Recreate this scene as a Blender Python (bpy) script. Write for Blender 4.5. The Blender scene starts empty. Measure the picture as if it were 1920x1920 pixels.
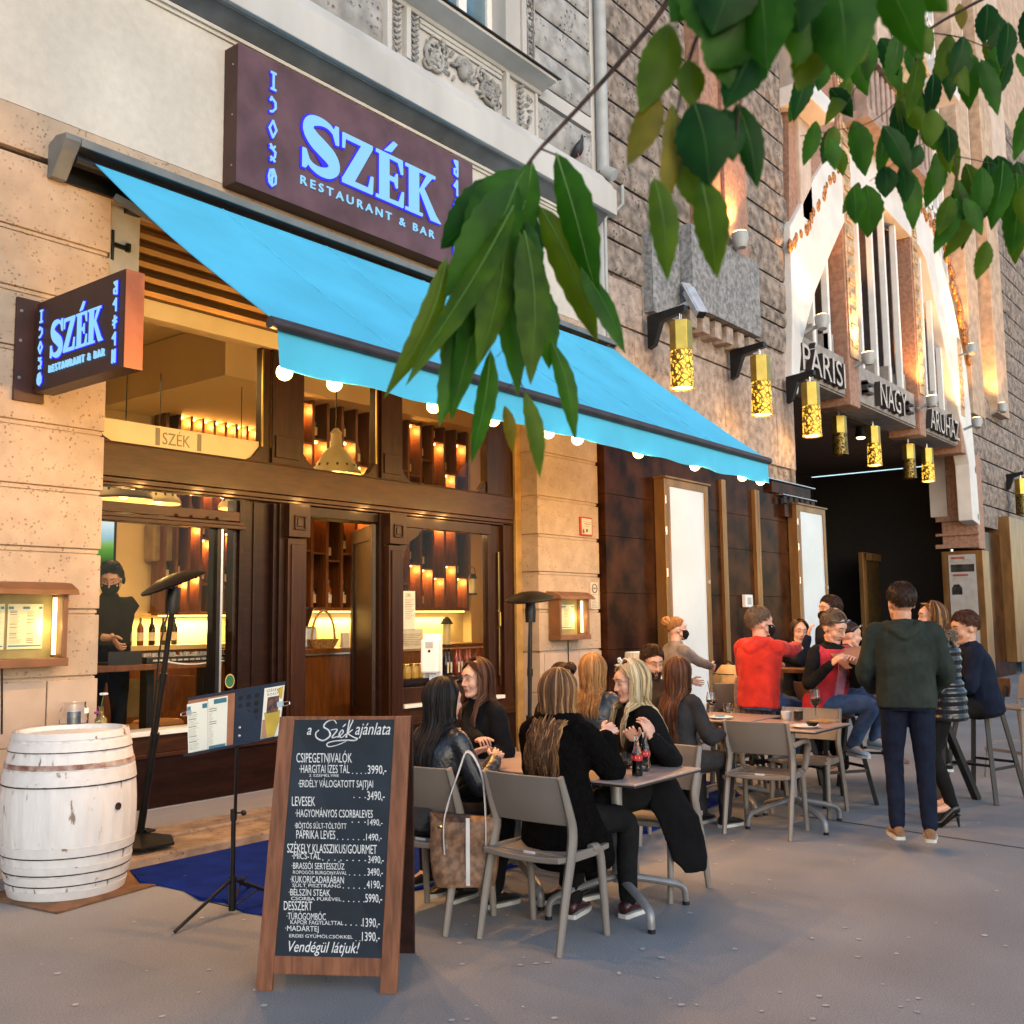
import bpy, bmesh, math, random
from mathutils import Vector, Matrix, noise
random.seed(7)
PI = math.pi
rad = math.radians
S = bpy.context.scene
COL = S.collection

# ------------------------------------------------------------------ camera
FPX, CAMH, YAW, PITCH, ROLL = 1923.0, 1.58, rad(38.3), rad(6.0), 0.012
_F = Vector((math.cos(YAW)*math.cos(PITCH), math.sin(YAW)*math.cos(PITCH), math.sin(PITCH)))
_R0 = Vector((math.sin(YAW), -math.cos(YAW), 0)); _U0 = _R0.cross(_F)
_R = _R0*math.cos(ROLL) - _U0*math.sin(ROLL)
_U = _U0*math.cos(ROLL) + _R0*math.sin(ROLL)
CAM = Vector((0, 0, CAMH))
cd = bpy.data.cameras.new('camera'); cam = bpy.data.objects.new('camera', cd); COL.objects.link(cam)
cd.sensor_width = 36; cd.lens = 36*FPX/1920; cd.clip_end = 500; cd.clip_start = 0.05
cam.matrix_world = Matrix(((_R.x, _U.x, -_F.x, 0), (_R.y, _U.y, -_F.y, 0), (_R.z, _U.z, -_F.z, CAMH), (0, 0, 0, 1)))
cd.dof.use_dof = True; cd.dof.focus_distance = 7.0; cd.dof.aperture_fstop = 5.6
S.camera = cam

# ------------------------------------------------------------------ sky, sun, exposure
W = bpy.data.worlds.new('World'); S.world = W; W.use_nodes = True
wn = W.node_tree; bg = wn.nodes['Background']
sky = wn.nodes.new('ShaderNodeTexSky'); sky.sky_type = 'NISHITA'; sky.sun_disc = False
SUN_EL, SUN_AZ = rad(16), rad(205)
sky.sun_elevation = SUN_EL; sky.sun_rotation = SUN_AZ; sky.air_density = 1.0; sky.dust_density = 0.6; sky.ozone_density = 1.6
wn.links.new(sky.outputs[0], bg.inputs[0]); bg.inputs[1].default_value = 0.15
sd = bpy.data.lights.new('sun', 'SUN'); sun = bpy.data.objects.new('sun', sd); COL.objects.link(sun)
sd.energy = 0.5; sd.angle = rad(60); sd.color = (1.0, 0.97, 0.94)
_sv = Vector((math.sin(SUN_AZ)*math.cos(SUN_EL), math.cos(SUN_AZ)*math.cos(SUN_EL), math.sin(SUN_EL)))
sun.rotation_euler = _sv.to_track_quat('Z', 'Y').to_euler(); sun.location = (0, -6, 12)
VS = S.view_settings; VS.view_transform = 'Standard'; VS.look = 'None'; VS.exposure = 1.08; VS.gamma = 1; VS.use_curve_mapping = False
S.cycles.use_denoising = True; S.cycles.max_bounces = 7; S.cycles.transparent_max_bounces = 12
S.cycles.sample_clamp_indirect = 6; S.cycles.caustics_reflective = False; S.cycles.caustics_refractive = False

# ------------------------------------------------------------------ pixel helpers (1920 frame) used to find real positions
def ray(x, y): return _F + _R*((x-960)/FPX) - _U*((y-960)/FPX)
def pz(x, y, z=0.0):
    d = ray(x, y); return CAM + d*((z-CAMH)/d.z)
def py(x, y, Y):
    d = ray(x, y); return CAM + d*(Y/d.y)
def px(x, y, X):
    d = ray(x, y); return CAM + d*(X/d.x)
def pd(x, y, D): return CAM + ray(x, y)*D

# ------------------------------------------------------------------ materials
MATS = {}
def _n(t, typ, **kw):
    n = t.nodes.new(typ)
    for k, v in kw.items(): setattr(n, k, v)
    return n
def pmat(name, col, rough=0.6, metal=0.0, var=0.12, vs=6.0, bump=0.0, bs=60.0, spec=0.5, coat=0.0, sheen=0.0, trans=0.0,
         ior=1.45, emis=None, es=0.0, alpha=1.0, grain=0.0, gs=90.0, transl=0.0, kind='noise', stretch=(1, 1, 1), col2=None, sub=0.0, detail=4.0, rvar=0.0, lo=0.35, hi=0.65):
    """Principled material whose colour, roughness and bump come from procedural textures in object space."""
    m = bpy.data.materials.new(name); m.use_nodes = True; MATS[name] = m
    t = m.node_tree; b = t.nodes['Principled BSDF']; L = t.links.new
    c = tuple(col[:3])
    b.inputs['Roughness'].default_value = rough; b.inputs['Metallic'].default_value = metal
    b.inputs['Specular IOR Level'].default_value = spec; b.inputs['IOR'].default_value = ior
    b.inputs['Coat Weight'].default_value = coat; b.inputs['Coat Roughness'].default_value = 0.08
    b.inputs['Sheen Weight'].default_value = sheen; b.inputs['Transmission Weight'].default_value = trans
    b.inputs['Alpha'].default_value = alpha
    if sub: b.inputs['Subsurface Weight'].default_value = sub; b.inputs['Subsurface Radius'].default_value = (0.012, 0.005, 0.003)
    if emis: b.inputs['Emission Color'].default_value = (*emis, 1); b.inputs['Emission Strength'].default_value = es
    tc = _n(t, 'ShaderNodeTexCoord'); mp = _n(t, 'ShaderNodeMapping'); mp.inputs['Scale'].default_value = stretch
    L(tc.outputs['Object'], mp.inputs['Vector'])
    c2 = tuple(col2[:3]) if col2 else tuple(max(0, x*(1-var*2)) for x in c)
    c1 = c if col2 else tuple(min(1, x*(1+var)) for x in c)
    nz = _n(t, 'ShaderNodeTexNoise'); nz.inputs['Scale'].default_value = vs; nz.inputs['Detail'].default_value = detail
    L(mp.outputs[0], nz.inputs['Vector'])
    cr = _n(t, 'ShaderNodeValToRGB'); cr.color_ramp.elements[0].position = lo; cr.color_ramp.elements[1].position = hi
    cr.color_ramp.elements[0].color = (*c2, 1); cr.color_ramp.elements[1].color = (*c1, 1)
    L(nz.outputs['Fac'], cr.inputs['Fac']); out = cr.outputs['Color']
    h = None
    if kind in ('pit', 'rough'):
        vo = _n(t, 'ShaderNodeTexVoronoi'); vo.inputs['Scale'].default_value = bs
        n2 = _n(t, 'ShaderNodeTexNoise'); n2.inputs['Scale'].default_value = bs*0.22; n2.inputs['Detail'].default_value = 5
        n2.inputs['Roughness'].default_value = 0.65
        L(mp.outputs[0], n2.inputs['Vector'])
        ad = _n(t, 'ShaderNodeVectorMath', operation='ADD'); L(mp.outputs[0], ad.inputs[0])
        sc = _n(t, 'ShaderNodeVectorMath', operation='SCALE'); sc.inputs['Scale'].default_value = 1.2/bs
        L(n2.outputs['Color'], sc.inputs[0]); L(sc.outputs[0], ad.inputs[1]); L(ad.outputs[0], vo.inputs['Vector'])
        ma = _n(t, 'ShaderNodeMapRange'); ma.inputs['From Min'].default_value = 0.12; ma.inputs['From Max'].default_value = 0.34
        L(vo.outputs['Distance'], ma.inputs['Value'])
        mk = _n(t, 'ShaderNodeMapRange'); mk.inputs['From Min'].default_value = 0.47; mk.inputs['From Max'].default_value = 0.56
        L(n2.outputs['Fac'], mk.inputs['Value'])
        inv = _n(t, 'ShaderNodeMath', operation='SUBTRACT'); inv.inputs[0].default_value = 1; L(ma.outputs[0], inv.inputs[1])
        pit = _n(t, 'ShaderNodeMath', operation='MULTIPLY'); L(inv.outputs[0], pit.inputs[0]); L(mk.outputs[0], pit.inputs[1])
        mx = _n(t, 'ShaderNodeMixRGB'); mx.blend_type = 'MULTIPLY'; mx.inputs['Color2'].default_value = (0.58, 0.50, 0.44, 1)
        L(pit.outputs[0], mx.inputs['Fac']); L(out, mx.inputs['Color1']); out = mx.outputs[0]
        hs = _n(t, 'ShaderNodeMath', operation='SUBTRACT'); L(n2.outputs['Fac'], hs.inputs[0]); L(pit.outputs[0], hs.inputs[1]); h = hs.outputs[0]
    elif kind == 'wood':
        wv = _n(t, 'ShaderNodeTexNoise'); wv.inputs['Scale'].default_value = vs*2.2; wv.inputs['Detail'].default_value = 6
        wv.inputs['Distortion'].default_value = 0.6
        L(mp.outputs[0], wv.inputs['Vector'])
        cr2 = _n(t, 'ShaderNodeValToRGB'); cr2.color_ramp.elements[0].position = 0.38; cr2.color_ramp.elements[1].position = 0.6
        cr2.color_ramp.elements[0].color = (0.55, 0.5, 0.45, 1); cr2.color_ramp.elements[1].color = (1, 1, 1, 1)
        L(wv.outputs['Fac'], cr2.inputs['Fac'])
        mx = _n(t, 'ShaderNodeMixRGB'); mx.blend_type = 'MULTIPLY'; mx.inputs['Fac'].default_value = 0.8
        L(out, mx.inputs['Color1']); L(cr2.outputs[0], mx.inputs['Color2']); out = mx.outputs[0]; h = wv.outputs['Fac']
    elif bump:
        n3 = _n(t, 'ShaderNodeTexNoise'); n3.inputs['Scale'].default_value = bs; n3.inputs['Detail'].default_value = 6
        L(mp.outputs[0], n3.inputs['Vector']); h = n3.outputs['Fac']
    if grain:
        ng = _n(t, 'ShaderNodeTexNoise'); ng.inputs['Scale'].default_value = gs; ng.inputs['Detail'].default_value = 3; L(mp.outputs[0], ng.inputs['Vector'])
        gr = _n(t, 'ShaderNodeMapRange'); gr.inputs['From Min'].default_value = 0.3; gr.inputs['From Max'].default_value = 0.7; gr.inputs['To Min'].default_value = 1-grain; gr.inputs['To Max'].default_value = 1+grain
        L(ng.outputs['Fac'], gr.inputs['Value']); vm = _n(t, 'ShaderNodeVectorMath', operation='SCALE'); L(out, vm.inputs[0]); L(gr.outputs[0], vm.inputs['Scale']); out = vm.outputs[0]
    L(out, b.inputs['Base Color'])
    if transl:
        tl = _n(t, 'ShaderNodeBsdfTranslucent'); L(out, tl.inputs[0]); ms = _n(t, 'ShaderNodeMixShader'); ms.inputs[0].default_value = transl
        oo = [x for x in t.nodes if x.type == 'OUTPUT_MATERIAL'][0]; L(b.outputs[0], ms.inputs[1]); L(tl.outputs[0], ms.inputs[2]); L(ms.outputs[0], oo.inputs[0])
    if rvar:
        rr = _n(t, 'ShaderNodeMapRange'); rr.inputs['To Min'].default_value = max(0, rough-rvar); rr.inputs['To Max'].default_value = min(1, rough+rvar)
        L(nz.outputs['Fac'], rr.inputs['Value']); L(rr.outputs[0], b.inputs['Roughness'])
    if bump and h:
        bp = _n(t, 'ShaderNodeBump'); bp.inputs['Strength'].default_value = min(1, bump); bp.inputs['Distance'].default_value = 0.012 if bump <= 1 else 0.012*bump
        L(h, bp.inputs['Height']); L(bp.outputs[0], b.inputs['Normal'])
    return m
def emat(name, col, s):
    m = bpy.data.materials.new(name); m.use_nodes = True; t = m.node_tree
    for n in list(t.nodes): t.nodes.remove(n)
    o = _n(t, 'ShaderNodeOutputMaterial'); e = _n(t, 'ShaderNodeEmission'); e.inputs[0].default_value = (*col, 1); e.inputs[1].default_value = s
    t.links.new(e.outputs[0], o.inputs[0]); return m
def glassmat(name, col=(1, 1, 1), rough=0.0, refl=1.0):
    """thin window glass: clear with real mirror reflection at grazing angles"""
    m = bpy.data.materials.new(name); m.use_nodes = True; t = m.node_tree
    for n in list(t.nodes): t.nodes.remove(n)
    o = _n(t, 'ShaderNodeOutputMaterial'); tr = _n(t, 'ShaderNodeBsdfTransparent'); gl = _n(t, 'ShaderNodeBsdfGlossy'); mx = _n(t, 'ShaderNodeMixShader')
    fr = _n(t, 'ShaderNodeFresnel'); fr.inputs[0].default_value = 1.45; mu = _n(t, 'ShaderNodeMath', operation='MULTIPLY'); mu.inputs[1].default_value = refl
    tr.inputs[0].default_value = (*col, 1); gl.inputs['Roughness'].default_value = rough
    ge = _n(t, 'ShaderNodeNewGeometry'); iv = _n(t, 'ShaderNodeMath', operation='SUBTRACT'); iv.inputs[0].default_value = 1.0; m2 = _n(t, 'ShaderNodeMath', operation='MULTIPLY')
    L = t.links.new; L(fr.outputs[0], mu.inputs[0]); L(ge.outputs['Backfacing'], iv.inputs[1]); L(mu.outputs[0], m2.inputs[0]); L(iv.outputs[0], m2.inputs[1]); L(m2.outputs[0], mx.inputs[0]); L(tr.outputs[0], mx.inputs[1]); L(gl.outputs[0], mx.inputs[2]); L(mx.outputs[0], o.inputs[0])
    return m

# ------------------------------------------------------------------ mesh builder
class MB:
    def __init__(s): s.v = []; s.f = []; s.m = []; s.st = []
    def add(s, vs, fs, mi=0):
        o = len(s.v); s.st.append((o, len(s.f))); s.v += [tuple(v) for v in vs]; s.f += [tuple(i+o for i in f) for f in fs]; s.m += [mi]*len(fs); return s
    def box(s, x0, x1, y0, y1, z0, z1, mi=0, M=None):
        vs = [Vector((x, y, z)) for x in (x0, x1) for y in (y0, y1) for z in (z0, z1)]
        if M is not None: vs = [M @ v for v in vs]
        return s.add(vs, [(0, 1, 3, 2), (4, 6, 7, 5), (0, 4, 5, 1), (2, 3, 7, 6), (0, 2, 6, 4), (1, 5, 7, 3)], mi)
    def bar(s, a, b, w, h, mi=0, up=(0, 0, 1)):
        a = Vector(a); b = Vector(b); d = (b-a); L = d.length; d.normalize(); u = Vector(up)
        r = d.cross(u)
        if r.length < 1e-4: r = d.cross(Vector((0, 1, 0)))
        r.normalize(); u = r.cross(d)
        vs = [p + r*(sx*w/2) + u*(sz*h/2) for p in (a, b) for sx in (-1, 1) for sz in (-1, 1)]
        return s.add(vs, [(0, 1, 3, 2), (4, 6, 7, 5), (0, 4, 5, 1), (2, 3, 7, 6), (0, 2, 6, 4), (1, 5, 7, 3)], mi)
    def loft(s, rings, mi=0, cap=True, closed=True):
        n = len(rings[0]); o = len(s.v)
        for r in rings: s.v += [tuple(p) for p in r]
        k = n if closed else n-1
        for i in range(len(rings)-1):
            for j in range(k):
                a = o+i*n+j; b = o+i*n+(j+1) % n; s.f.append((a, b, b+n, a+n)); s.m.append(mi)
        if cap and closed:
            s.f.append(tuple(o+j for j in reversed(range(n)))); s.m.append(mi)
            e = o+(len(rings)-1)*n; s.f.append(tuple(e+j for j in range(n))); s.m.append(mi)
        return s
    def tube(s, pts, r, n=8, mi=0, cap=True, sx=1.0, up=(0, 0, 1)):
        pts = [Vector(p) for p in pts]; k = len(pts)
        rs = r if isinstance(r, (list, tuple)) else [r]*k
        rings = []; u = Vector(up); pr = None
        for i, p in enumerate(pts):
            d = (pts[min(i+1, k-1)]-pts[max(i-1, 0)])
            if d.length < 1e-9: d = Vector((0, 0, 1))
            d.normalize()
            if pr is None:
                rr = d.cross(u)
                if rr.length < 1e-3: rr = d.cross(Vector((0, 1, 0)))
            else: rr = pr - d*pr.dot(d)
            if rr.length < 1e-6: rr = d.orthogonal()
            rr.normalize(); pr = rr; w = rr.cross(d)
            rings.append([p + rr*(math.cos(2*PI*j/n)*rs[i]*sx) + w*(math.sin(2*PI*j/n)*rs[i]) for j in range(n)])
        return s.loft(rings, mi, cap)
    def lathe(s, prof, n=24, c=(0, 0, 0), mi=0, cap=True, M=None):
        c = Vector(c); rings = []
        for r, z in prof:
            ring = [Vector((math.cos(2*PI*j/n)*r, math.sin(2*PI*j/n)*r, z)) for j in range(n)]
            rings.append([(M @ p if M is not None else p)+c for p in ring])
        return s.loft(rings, mi, cap)
    def ball(s, c, r, n=12, k=8, mi=0, sc=(1, 1, 1), M=None):
        c = Vector(c); rings = []
        for i in range(k+1):
            th = PI*max(0.012, min(0.988, i/k)); ring = []
            for j in range(n):
                p = Vector((math.cos(2*PI*j/n)*math.sin(th)*r*sc[0], math.sin(2*PI*j/n)*math.sin(th)*r*sc[1], -math.cos(th)*r*sc[2]))
                ring.append((M @ p if M is not None else p)+c)
            rings.append(ring)
        return s.loft(rings, mi)
    def prism(s, poly, fn, d0, d1, mi=0):
        """poly: 2-D outline; fn(u,v,d)->3-D; extruded from d0 to d1"""
        n = len(poly); a = [fn(u, v, d0) for u, v in poly]; b = [fn(u, v, d1) for u, v in poly]
        return s.add(a+b, [tuple(reversed(range(n))), tuple(range(n, 2*n))]+[(i, (i+1) % n, n+(i+1) % n, n+i) for i in range(n)], mi)
    def build(s, name, mats, parent=None, smooth=None, bevel=0.0, loc=None, fix=True):
        me = bpy.data.meshes.new(name); me.from_pydata(s.v, [], s.f); me.update()
        ms = mats if isinstance(mats, (list, tuple)) else [mats]
        for m in ms: me.materials.append(m)
        if len(ms) > 1: me.polygons.foreach_set('material_index', s.m)
        if fix:
            bm = bmesh.new(); bm.from_mesh(me); bmesh.ops.recalc_face_normals(bm, faces=bm.faces); bm.to_mesh(me); bm.free()
        if smooth is not None:
            me.polygons.foreach_set('use_smooth', [True]*len(me.polygons)); me.set_sharp_from_angle(angle=rad(smooth))
        o = bpy.data.objects.new(name, me); COL.objects.link(o)
        if parent: o.parent = parent
        if loc is not None: o.location = loc
        if bevel:
            md = o.modifiers.new('bevel', 'BEVEL'); md.width = bevel; md.segments = 2; md.limit_method = 'ANGLE'; md.angle_limit = rad(40)
        return o
def each(mb, fn, name, mat, **kw):
    """build every added shape of mb as an object of its own"""
    for i, (v0, f0) in enumerate(mb.st):
        v1, f1 = mb.st[i+1] if i+1 < len(mb.st) else (len(mb.v), len(mb.f))
        q = MB(); q.v = mb.v[v0:v1]; q.f = [tuple(a-v0 for a in f) for f in mb.f[f0:f1]]; q.m = mb.m[f0:f1]; fn(q, name, mat, **kw)
def tag(o, label=None, cat=None, group=None, kind=None):
    if label: o['label'] = label
    if cat: o['category'] = cat
    if group: o['group'] = group
    if kind: o['kind'] = kind
    return o
def thing(name, label, cat, loc=(0, 0, 0), rz=0.0, group=None):
    o = bpy.data.objects.new(name, None); COL.objects.link(o); o.empty_display_size = 0.1
    o.location = loc; o.rotation_euler = (0, 0, rz); return tag(o, label, cat, group)
def kids(o): return [c for c in bpy.data.objects if c.parent == o]
def dup(root, loc, rz=None, label=None, group=None):
    def cp(o, par):
        c = o.copy(); COL.objects.link(c); c.parent = par
        for ch in KID.get(o.name, []): cp(ch, c)
        return c
    KID = {}
    for o in bpy.data.objects:
        if o.parent: KID.setdefault(o.parent.name, []).append(o)
    r = cp(root, root.parent); r.location = loc
    if rz is not None: r.rotation_euler = (0, 0, rz)
    if label: r['label'] = label
    if group: r['group'] = group
    return r
def lamp(name, loc, e, col=(1, 0.58, 0.24), r=0.04, kind='POINT', parent=None, aim=None, size=None, spot=None):
    l = bpy.data.lights.new(name, kind); l.energy = e; l.color = col
    if kind == 'AREA':
        l.shape = 'RECTANGLE'; l.size, l.size_y = size
    else: l.shadow_soft_size = r
    if spot: l.spot_size = spot; l.spot_blend = 0.5
    o = bpy.data.objects.new(name, l); COL.objects.link(o); o.location = loc
    if aim is not None: o.rotation_euler = (Vector(aim)-Vector(loc)).to_track_quat('-Z', 'Y').to_euler()
    if parent: o.parent = parent
    return o
def smooth_path(pts, k=4):
    """Catmull-Rom through points"""
    P = [Vector(p) for p in pts]; out = []
    for i in range(len(P)-1):
        a, b, c, d = P[max(i-1, 0)], P[i], P[i+1], P[min(i+2, len(P)-1)]
        for j in range(k):
            t = j/k; out.append(0.5*((2*b)+(c-a)*t+(2*a-5*b+4*c-d)*t*t+(3*b-a-3*c+d)*t**3))
    out.append(P[-1]); return out
def text_mesh(txt, size, depth=0.003, shear=0.0, sx=1.0, align='LEFT', sp=1.0, bold=0.0):
    """letters as (verts, faces) in the XY plane, extruded along Z"""
    c = bpy.data.curves.new('t', 'FONT'); c.body = txt; c.size = size; c.extrude = depth; c.shear = shear; c.space_character = sp
    c.align_x = align; c.offset = bold; c.resolution_u = 3; c.fill_mode = 'BOTH'
    o = bpy.data.objects.new('t', c); COL.objects.link(o)
    dg = bpy.context.evaluated_depsgraph_get(); me = o.evaluated_get(dg).to_mesh()
    vs = [Vector((v.co.x*sx, v.co.y, v.co.z)) for v in me.vertices]; fs = [tuple(p.vertices) for p in me.polygons]
    o.evaluated_get(dg).to_mesh_clear(); bpy.data.objects.remove(o); bpy.data.curves.remove(c)
    return vs, fs
def put_text(mb, txt, size, M, mi=0, **kw):
    vs, fs = text_mesh(txt, size, **kw); mb.add([M @ v for v in vs], fs, mi)
def frame_m(o, xax, yax):
    """matrix whose local X,Y lie along xax,yax, origin o"""
    x = Vector(xax).normalized(); y = Vector(yax).normalized(); z = x.cross(y)
    return Matrix(((x.x, y.x, z.x, o[0]), (x.y, y.y, z.y, o[1]), (x.z, y.z, z.z, o[2]), (0, 0, 0, 1)))
# ------------------------------------------------------------------ materials of the setting
M_pave = pmat('pavement_asphalt', (0.265, 0.262, 0.262), 0.75, var=0.12, vs=0.8, bump=0.5, bs=170, detail=10, lo=0.3, hi=0.7, rvar=0.12, grain=0.30, gs=150, spec=0.3)
M_plaster = pmat('plaster', (0.56, 0.515, 0.455), 0.85, var=0.09, vs=1.1, bump=0.2, bs=60, detail=8, grain=0.06, gs=14, lo=0.25, hi=0.7)
M_pier = pmat('pitted_limestone', (0.44, 0.33, 0.24), 0.85, var=0.09, vs=1.1, kind='pit', bs=34, bump=0.5, detail=8, grain=0.10, gs=7)
M_tile = pmat('smooth_limestone', (0.47, 0.36, 0.28), 0.6, var=0.08, vs=2.5, bump=0.08, bs=30)
M_joint = pmat('joint_mortar', (0.22, 0.16, 0.11), 0.9)
M_cornice = pmat('cornice_plaster', (0.50, 0.485, 0.465), 0.8, var=0.10, vs=1.2, bump=0.1, bs=30, stretch=(1, 1, 0.35))
M_soffit = pmat('dark_moulding', (0.10, 0.11, 0.12), 0.8, var=0.15, vs=3)  # soffit moulding coloured much darker than the cornice
M_rust = pmat('rusticated_stone', (0.34, 0.335, 0.33), 0.9, var=0.16, vs=5, kind='rough', bs=16, bump=1.6)
M_granite = pmat('rough_granite', (0.25, 0.205, 0.175), 0.88, var=0.28, vs=7, kind='rough', bs=16, bump=1.8, detail=8)
M_granite2 = pmat('dressed_granite', (0.36, 0.285, 0.24), 0.85, var=0.18, vs=8, kind='pit', bs=26, bump=0.9, detail=8)
M_granite3 = pmat('grey_granite_block', (0.25, 0.25, 0.255), 0.85, var=0.22, vs=16, kind='pit', bs=30, bump=0.8, detail=8)
M_pink = pmat('pink_granite', (0.34, 0.185, 0.125), 0.6, var=0.14, vs=14, bump=0.2, bs=60, detail=8)
M_white = pmat('white_marble', (0.66, 0.64, 0.62), 0.5, var=0.05, vs=2.5, bump=0.05, bs=20)
M_bandst = pmat('sign_band_stone', (0.30, 0.27, 0.25), 0.7, var=0.1, vs=6, bump=0.15, bs=60)
M_marble = pmat('brown_polished_marble', (0.055, 0.019, 0.008), 0.14, var=0.45, vs=3.0, detail=8, col2=(0.012, 0.005, 0.003), spec=0.05)
M_wood = pmat('dark_walnut', (0.050, 0.0155, 0.004), 0.38, vs=5, kind='wood', bump=0.12, stretch=(0.6, 3, 3), coat=0.06, spec=0.3)
M_woodv = pmat('dark_walnut_upright', (0.036, 0.011, 0.0035), 0.38, vs=5, kind='wood', bump=0.12, stretch=(3, 3, 0.35), coat=0.06, spec=0.3)
M_wooddk = pmat('kick_panel_wood', (0.018, 0.006, 0.0035), 0.35, vs=4, kind='wood', bump=0.1, stretch=(0.5, 3, 3), coat=0.03, spec=0.25)
M_alu = pmat('brushed_aluminium', (0.62, 0.63, 0.66), 0.28, metal=0.85, var=0.05, vs=3, stretch=(0.2, 1, 6))
M_whitep = pmat('white_paint', (0.75, 0.74, 0.72), 0.45, var=0.03)
M_cream = pmat('cream_wall', (0.62, 0.50, 0.30), 0.8, var=0.05, vs=1.2, bump=0.05, bs=40)
M_ceil = pmat('cream_ceiling', (0.66, 0.55, 0.36), 0.8, var=0.03, vs=1)
M_floor = pmat('interior_floor', (0.10, 0.06, 0.035), 0.4, vs=4, kind='wood', stretch=(0.5, 3, 1))
M_black = pmat('black_metal', (0.012, 0.012, 0.013), 0.42, metal=0.3, var=0.2)
M_blackp = pmat('black_plastic', (0.014, 0.014, 0.015), 0.35, var=0.2)
M_brass = pmat('brass', (0.62, 0.42, 0.14), 0.28, metal=1.0, var=0.12, vs=6)
M_bronze = pmat('bronze_frame', (0.30, 0.155, 0.055), 0.34, metal=0.55, var=0.14, vs=5, stretch=(1, 1, 0.3))
M_glass = glassmat('shop_glass', (0.97, 0.97, 0.95), refl=0.55)
M_winglass = pmat('window_glass', (0.06, 0.11, 0.14), 0.04, var=0.5, vs=1.6, spec=1.0, coat=1)
M_grey = pmat('grey_painted_steel', (0.36, 0.37, 0.37), 0.5, var=0.06)
M_step = pmat('worn_stone_step', (0.33, 0.23, 0.16), 0.8, var=0.2, vs=6, kind='pit', bs=22, bump=0.7)
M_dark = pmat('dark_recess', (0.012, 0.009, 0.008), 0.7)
M_ledw = emat('led_strip', (1.0, 0.66, 0.20), 3.5)

# ------------------------------------------------------------------ pavement
g = MB(); g.add([(-60, -60, 0), (160, -60, 0), (160, 60, 0), (-60, 60, 0)], [(0, 1, 2, 3)])
o = g.build('pavement', M_pave); tag(o, kind='structure')
# joint lines in the pavement (saw cuts), thin dark grooves filled with tar
M_tar = pmat('tar_joint', (0.085, 0.08, 0.078), 0.6)
g = MB()
for a, b in (((7.75, 2.95), (8.95, 1.72)), ((8.0, 3.4), (9.2, 1.2)), ):
    pass
pa, pb = pz(1500, 1530), pz(1925, 1592)
pts = [pa.lerp(pb, i/10)+Vector((0, 0.01*math.sin(i*2.1), 0.004)) for i in range(11)]
for i in range(10): g.bar(pts[i], pts[i+1], 0.012, 0.003)
o = g.build('pavement_joint', M_tar); tag(o, kind='structure')
# pale chewing-gum spots and specks pressed on the asphalt
M_gum = pmat('pale_gum_spot', (0.46, 0.45, 0.43), 0.8)
g = MB(); rg = random.Random(3)
for i in range(150):
    p = pz(rg.uniform(0, 1920), rg.uniform(1500, 1915)); r = rg.uniform(0.006, 0.017)
    if p.y > 5.2 or p.x > 11: continue
    k = 7; ph = rg.random()*6
    ring = [Vector((p.x+math.cos(2*PI*j/k+ph)*r*rg.uniform(0.7, 1.2), p.y+math.sin(2*PI*j/k+ph)*r*rg.uniform(0.7, 1.2), 0.004)) for j in range(k)]
    g.add(ring, [tuple(range(k))])
o = g.build('pavement_specks', M_gum); tag(o, kind='structure')

# ------------------------------------------------------------------ restaurant building
YW = 6.65
RB = thing('restaurant_building', 'stone building with a wooden restaurant front and a carved relief under its upper window', 'building', (0, YW, 0))
RBI = Matrix.Translation((0, -YW, 0))
def rb(mb, name, mat, parent=None, **kw):
    """world-coordinate mesh -> child of the building"""
    mb.v = [(x, y-YW, z) for x, y, z in mb.v]
    return mb.build(name, mat, parent or RB, **kw)
JZ = [1.22, 1.67, 2.08, 2.49, 2.91, 3.40, 3.80, 4.21, 4.74]
def courses(mb, x0, x1, zs, y0, y1, gap=0.042, mi=0, xr=None):
    for i in range(len(zs)-1):
        mb.box(x0, x1 + (xr or 0), y0, y1, zs[i]+gap*0.5, zs[i+1]-gap*0.5, mi)
g = MB(); courses(g, -1.6, 3.81, JZ, YW, YW+0.3)
rb(g, 'pier', M_pier, bevel=0.006)
g = MB(); g.box(-1.6, 3.79, YW+0.022, YW+0.3, 0, 4.72); g.box(8.90, 10.03, YW+0.022, YW+0.34, 0, 4.72)
for z in JZ[:-1]:                                            # small fillet moulding in each groove
    g.box(-1.6, 3.795, YW+0.010, YW+0.03, z-0.010, z+0.012); g.box(8.895, 10.035, YW+0.010, YW+0.03, z-0.010, z+0.012)
rb(g, 'grooves', M_pier)
g = MB(); courses(g, 8.87, 10.06, JZ, YW, YW+0.33)
rb(g, 'pilaster', M_pier, bevel=0.006)
g = MB()                                                     # smooth slabs of the base
for x0, x1 in ((-1.6, -0.1), (-0.09, 1.3), (1.31, 2.22), (2.23, 3.0), (3.01, 3.45), (3.46, 3.81), (8.87, 8.95), (8.96, 9.6), (9.61, 10.06)):
    for z0, z1 in ((0, 0.36), (0.365, 0.80), (0.805, 1.215)):
        g.box(x0, x1, YW-0.004, YW+0.3, z0, z1)
each(g, rb, 'base_slab', M_tile, bevel=0.003)
g = MB(); g.box(-1.6, 10.06, YW-0.002, YW+0.33, 4.76, 5.06); g.box(3.81, 8.87, YW, YW+0.33, 4.62, 4.755)
rb(g, 'lintel', M_pier, bevel=0.004)
g = MB(); g.box(-1.6, 10.06, YW, YW+0.33, 5.063, 6.32)
rb(g, 'plaster_wall', M_plaster)
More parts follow.
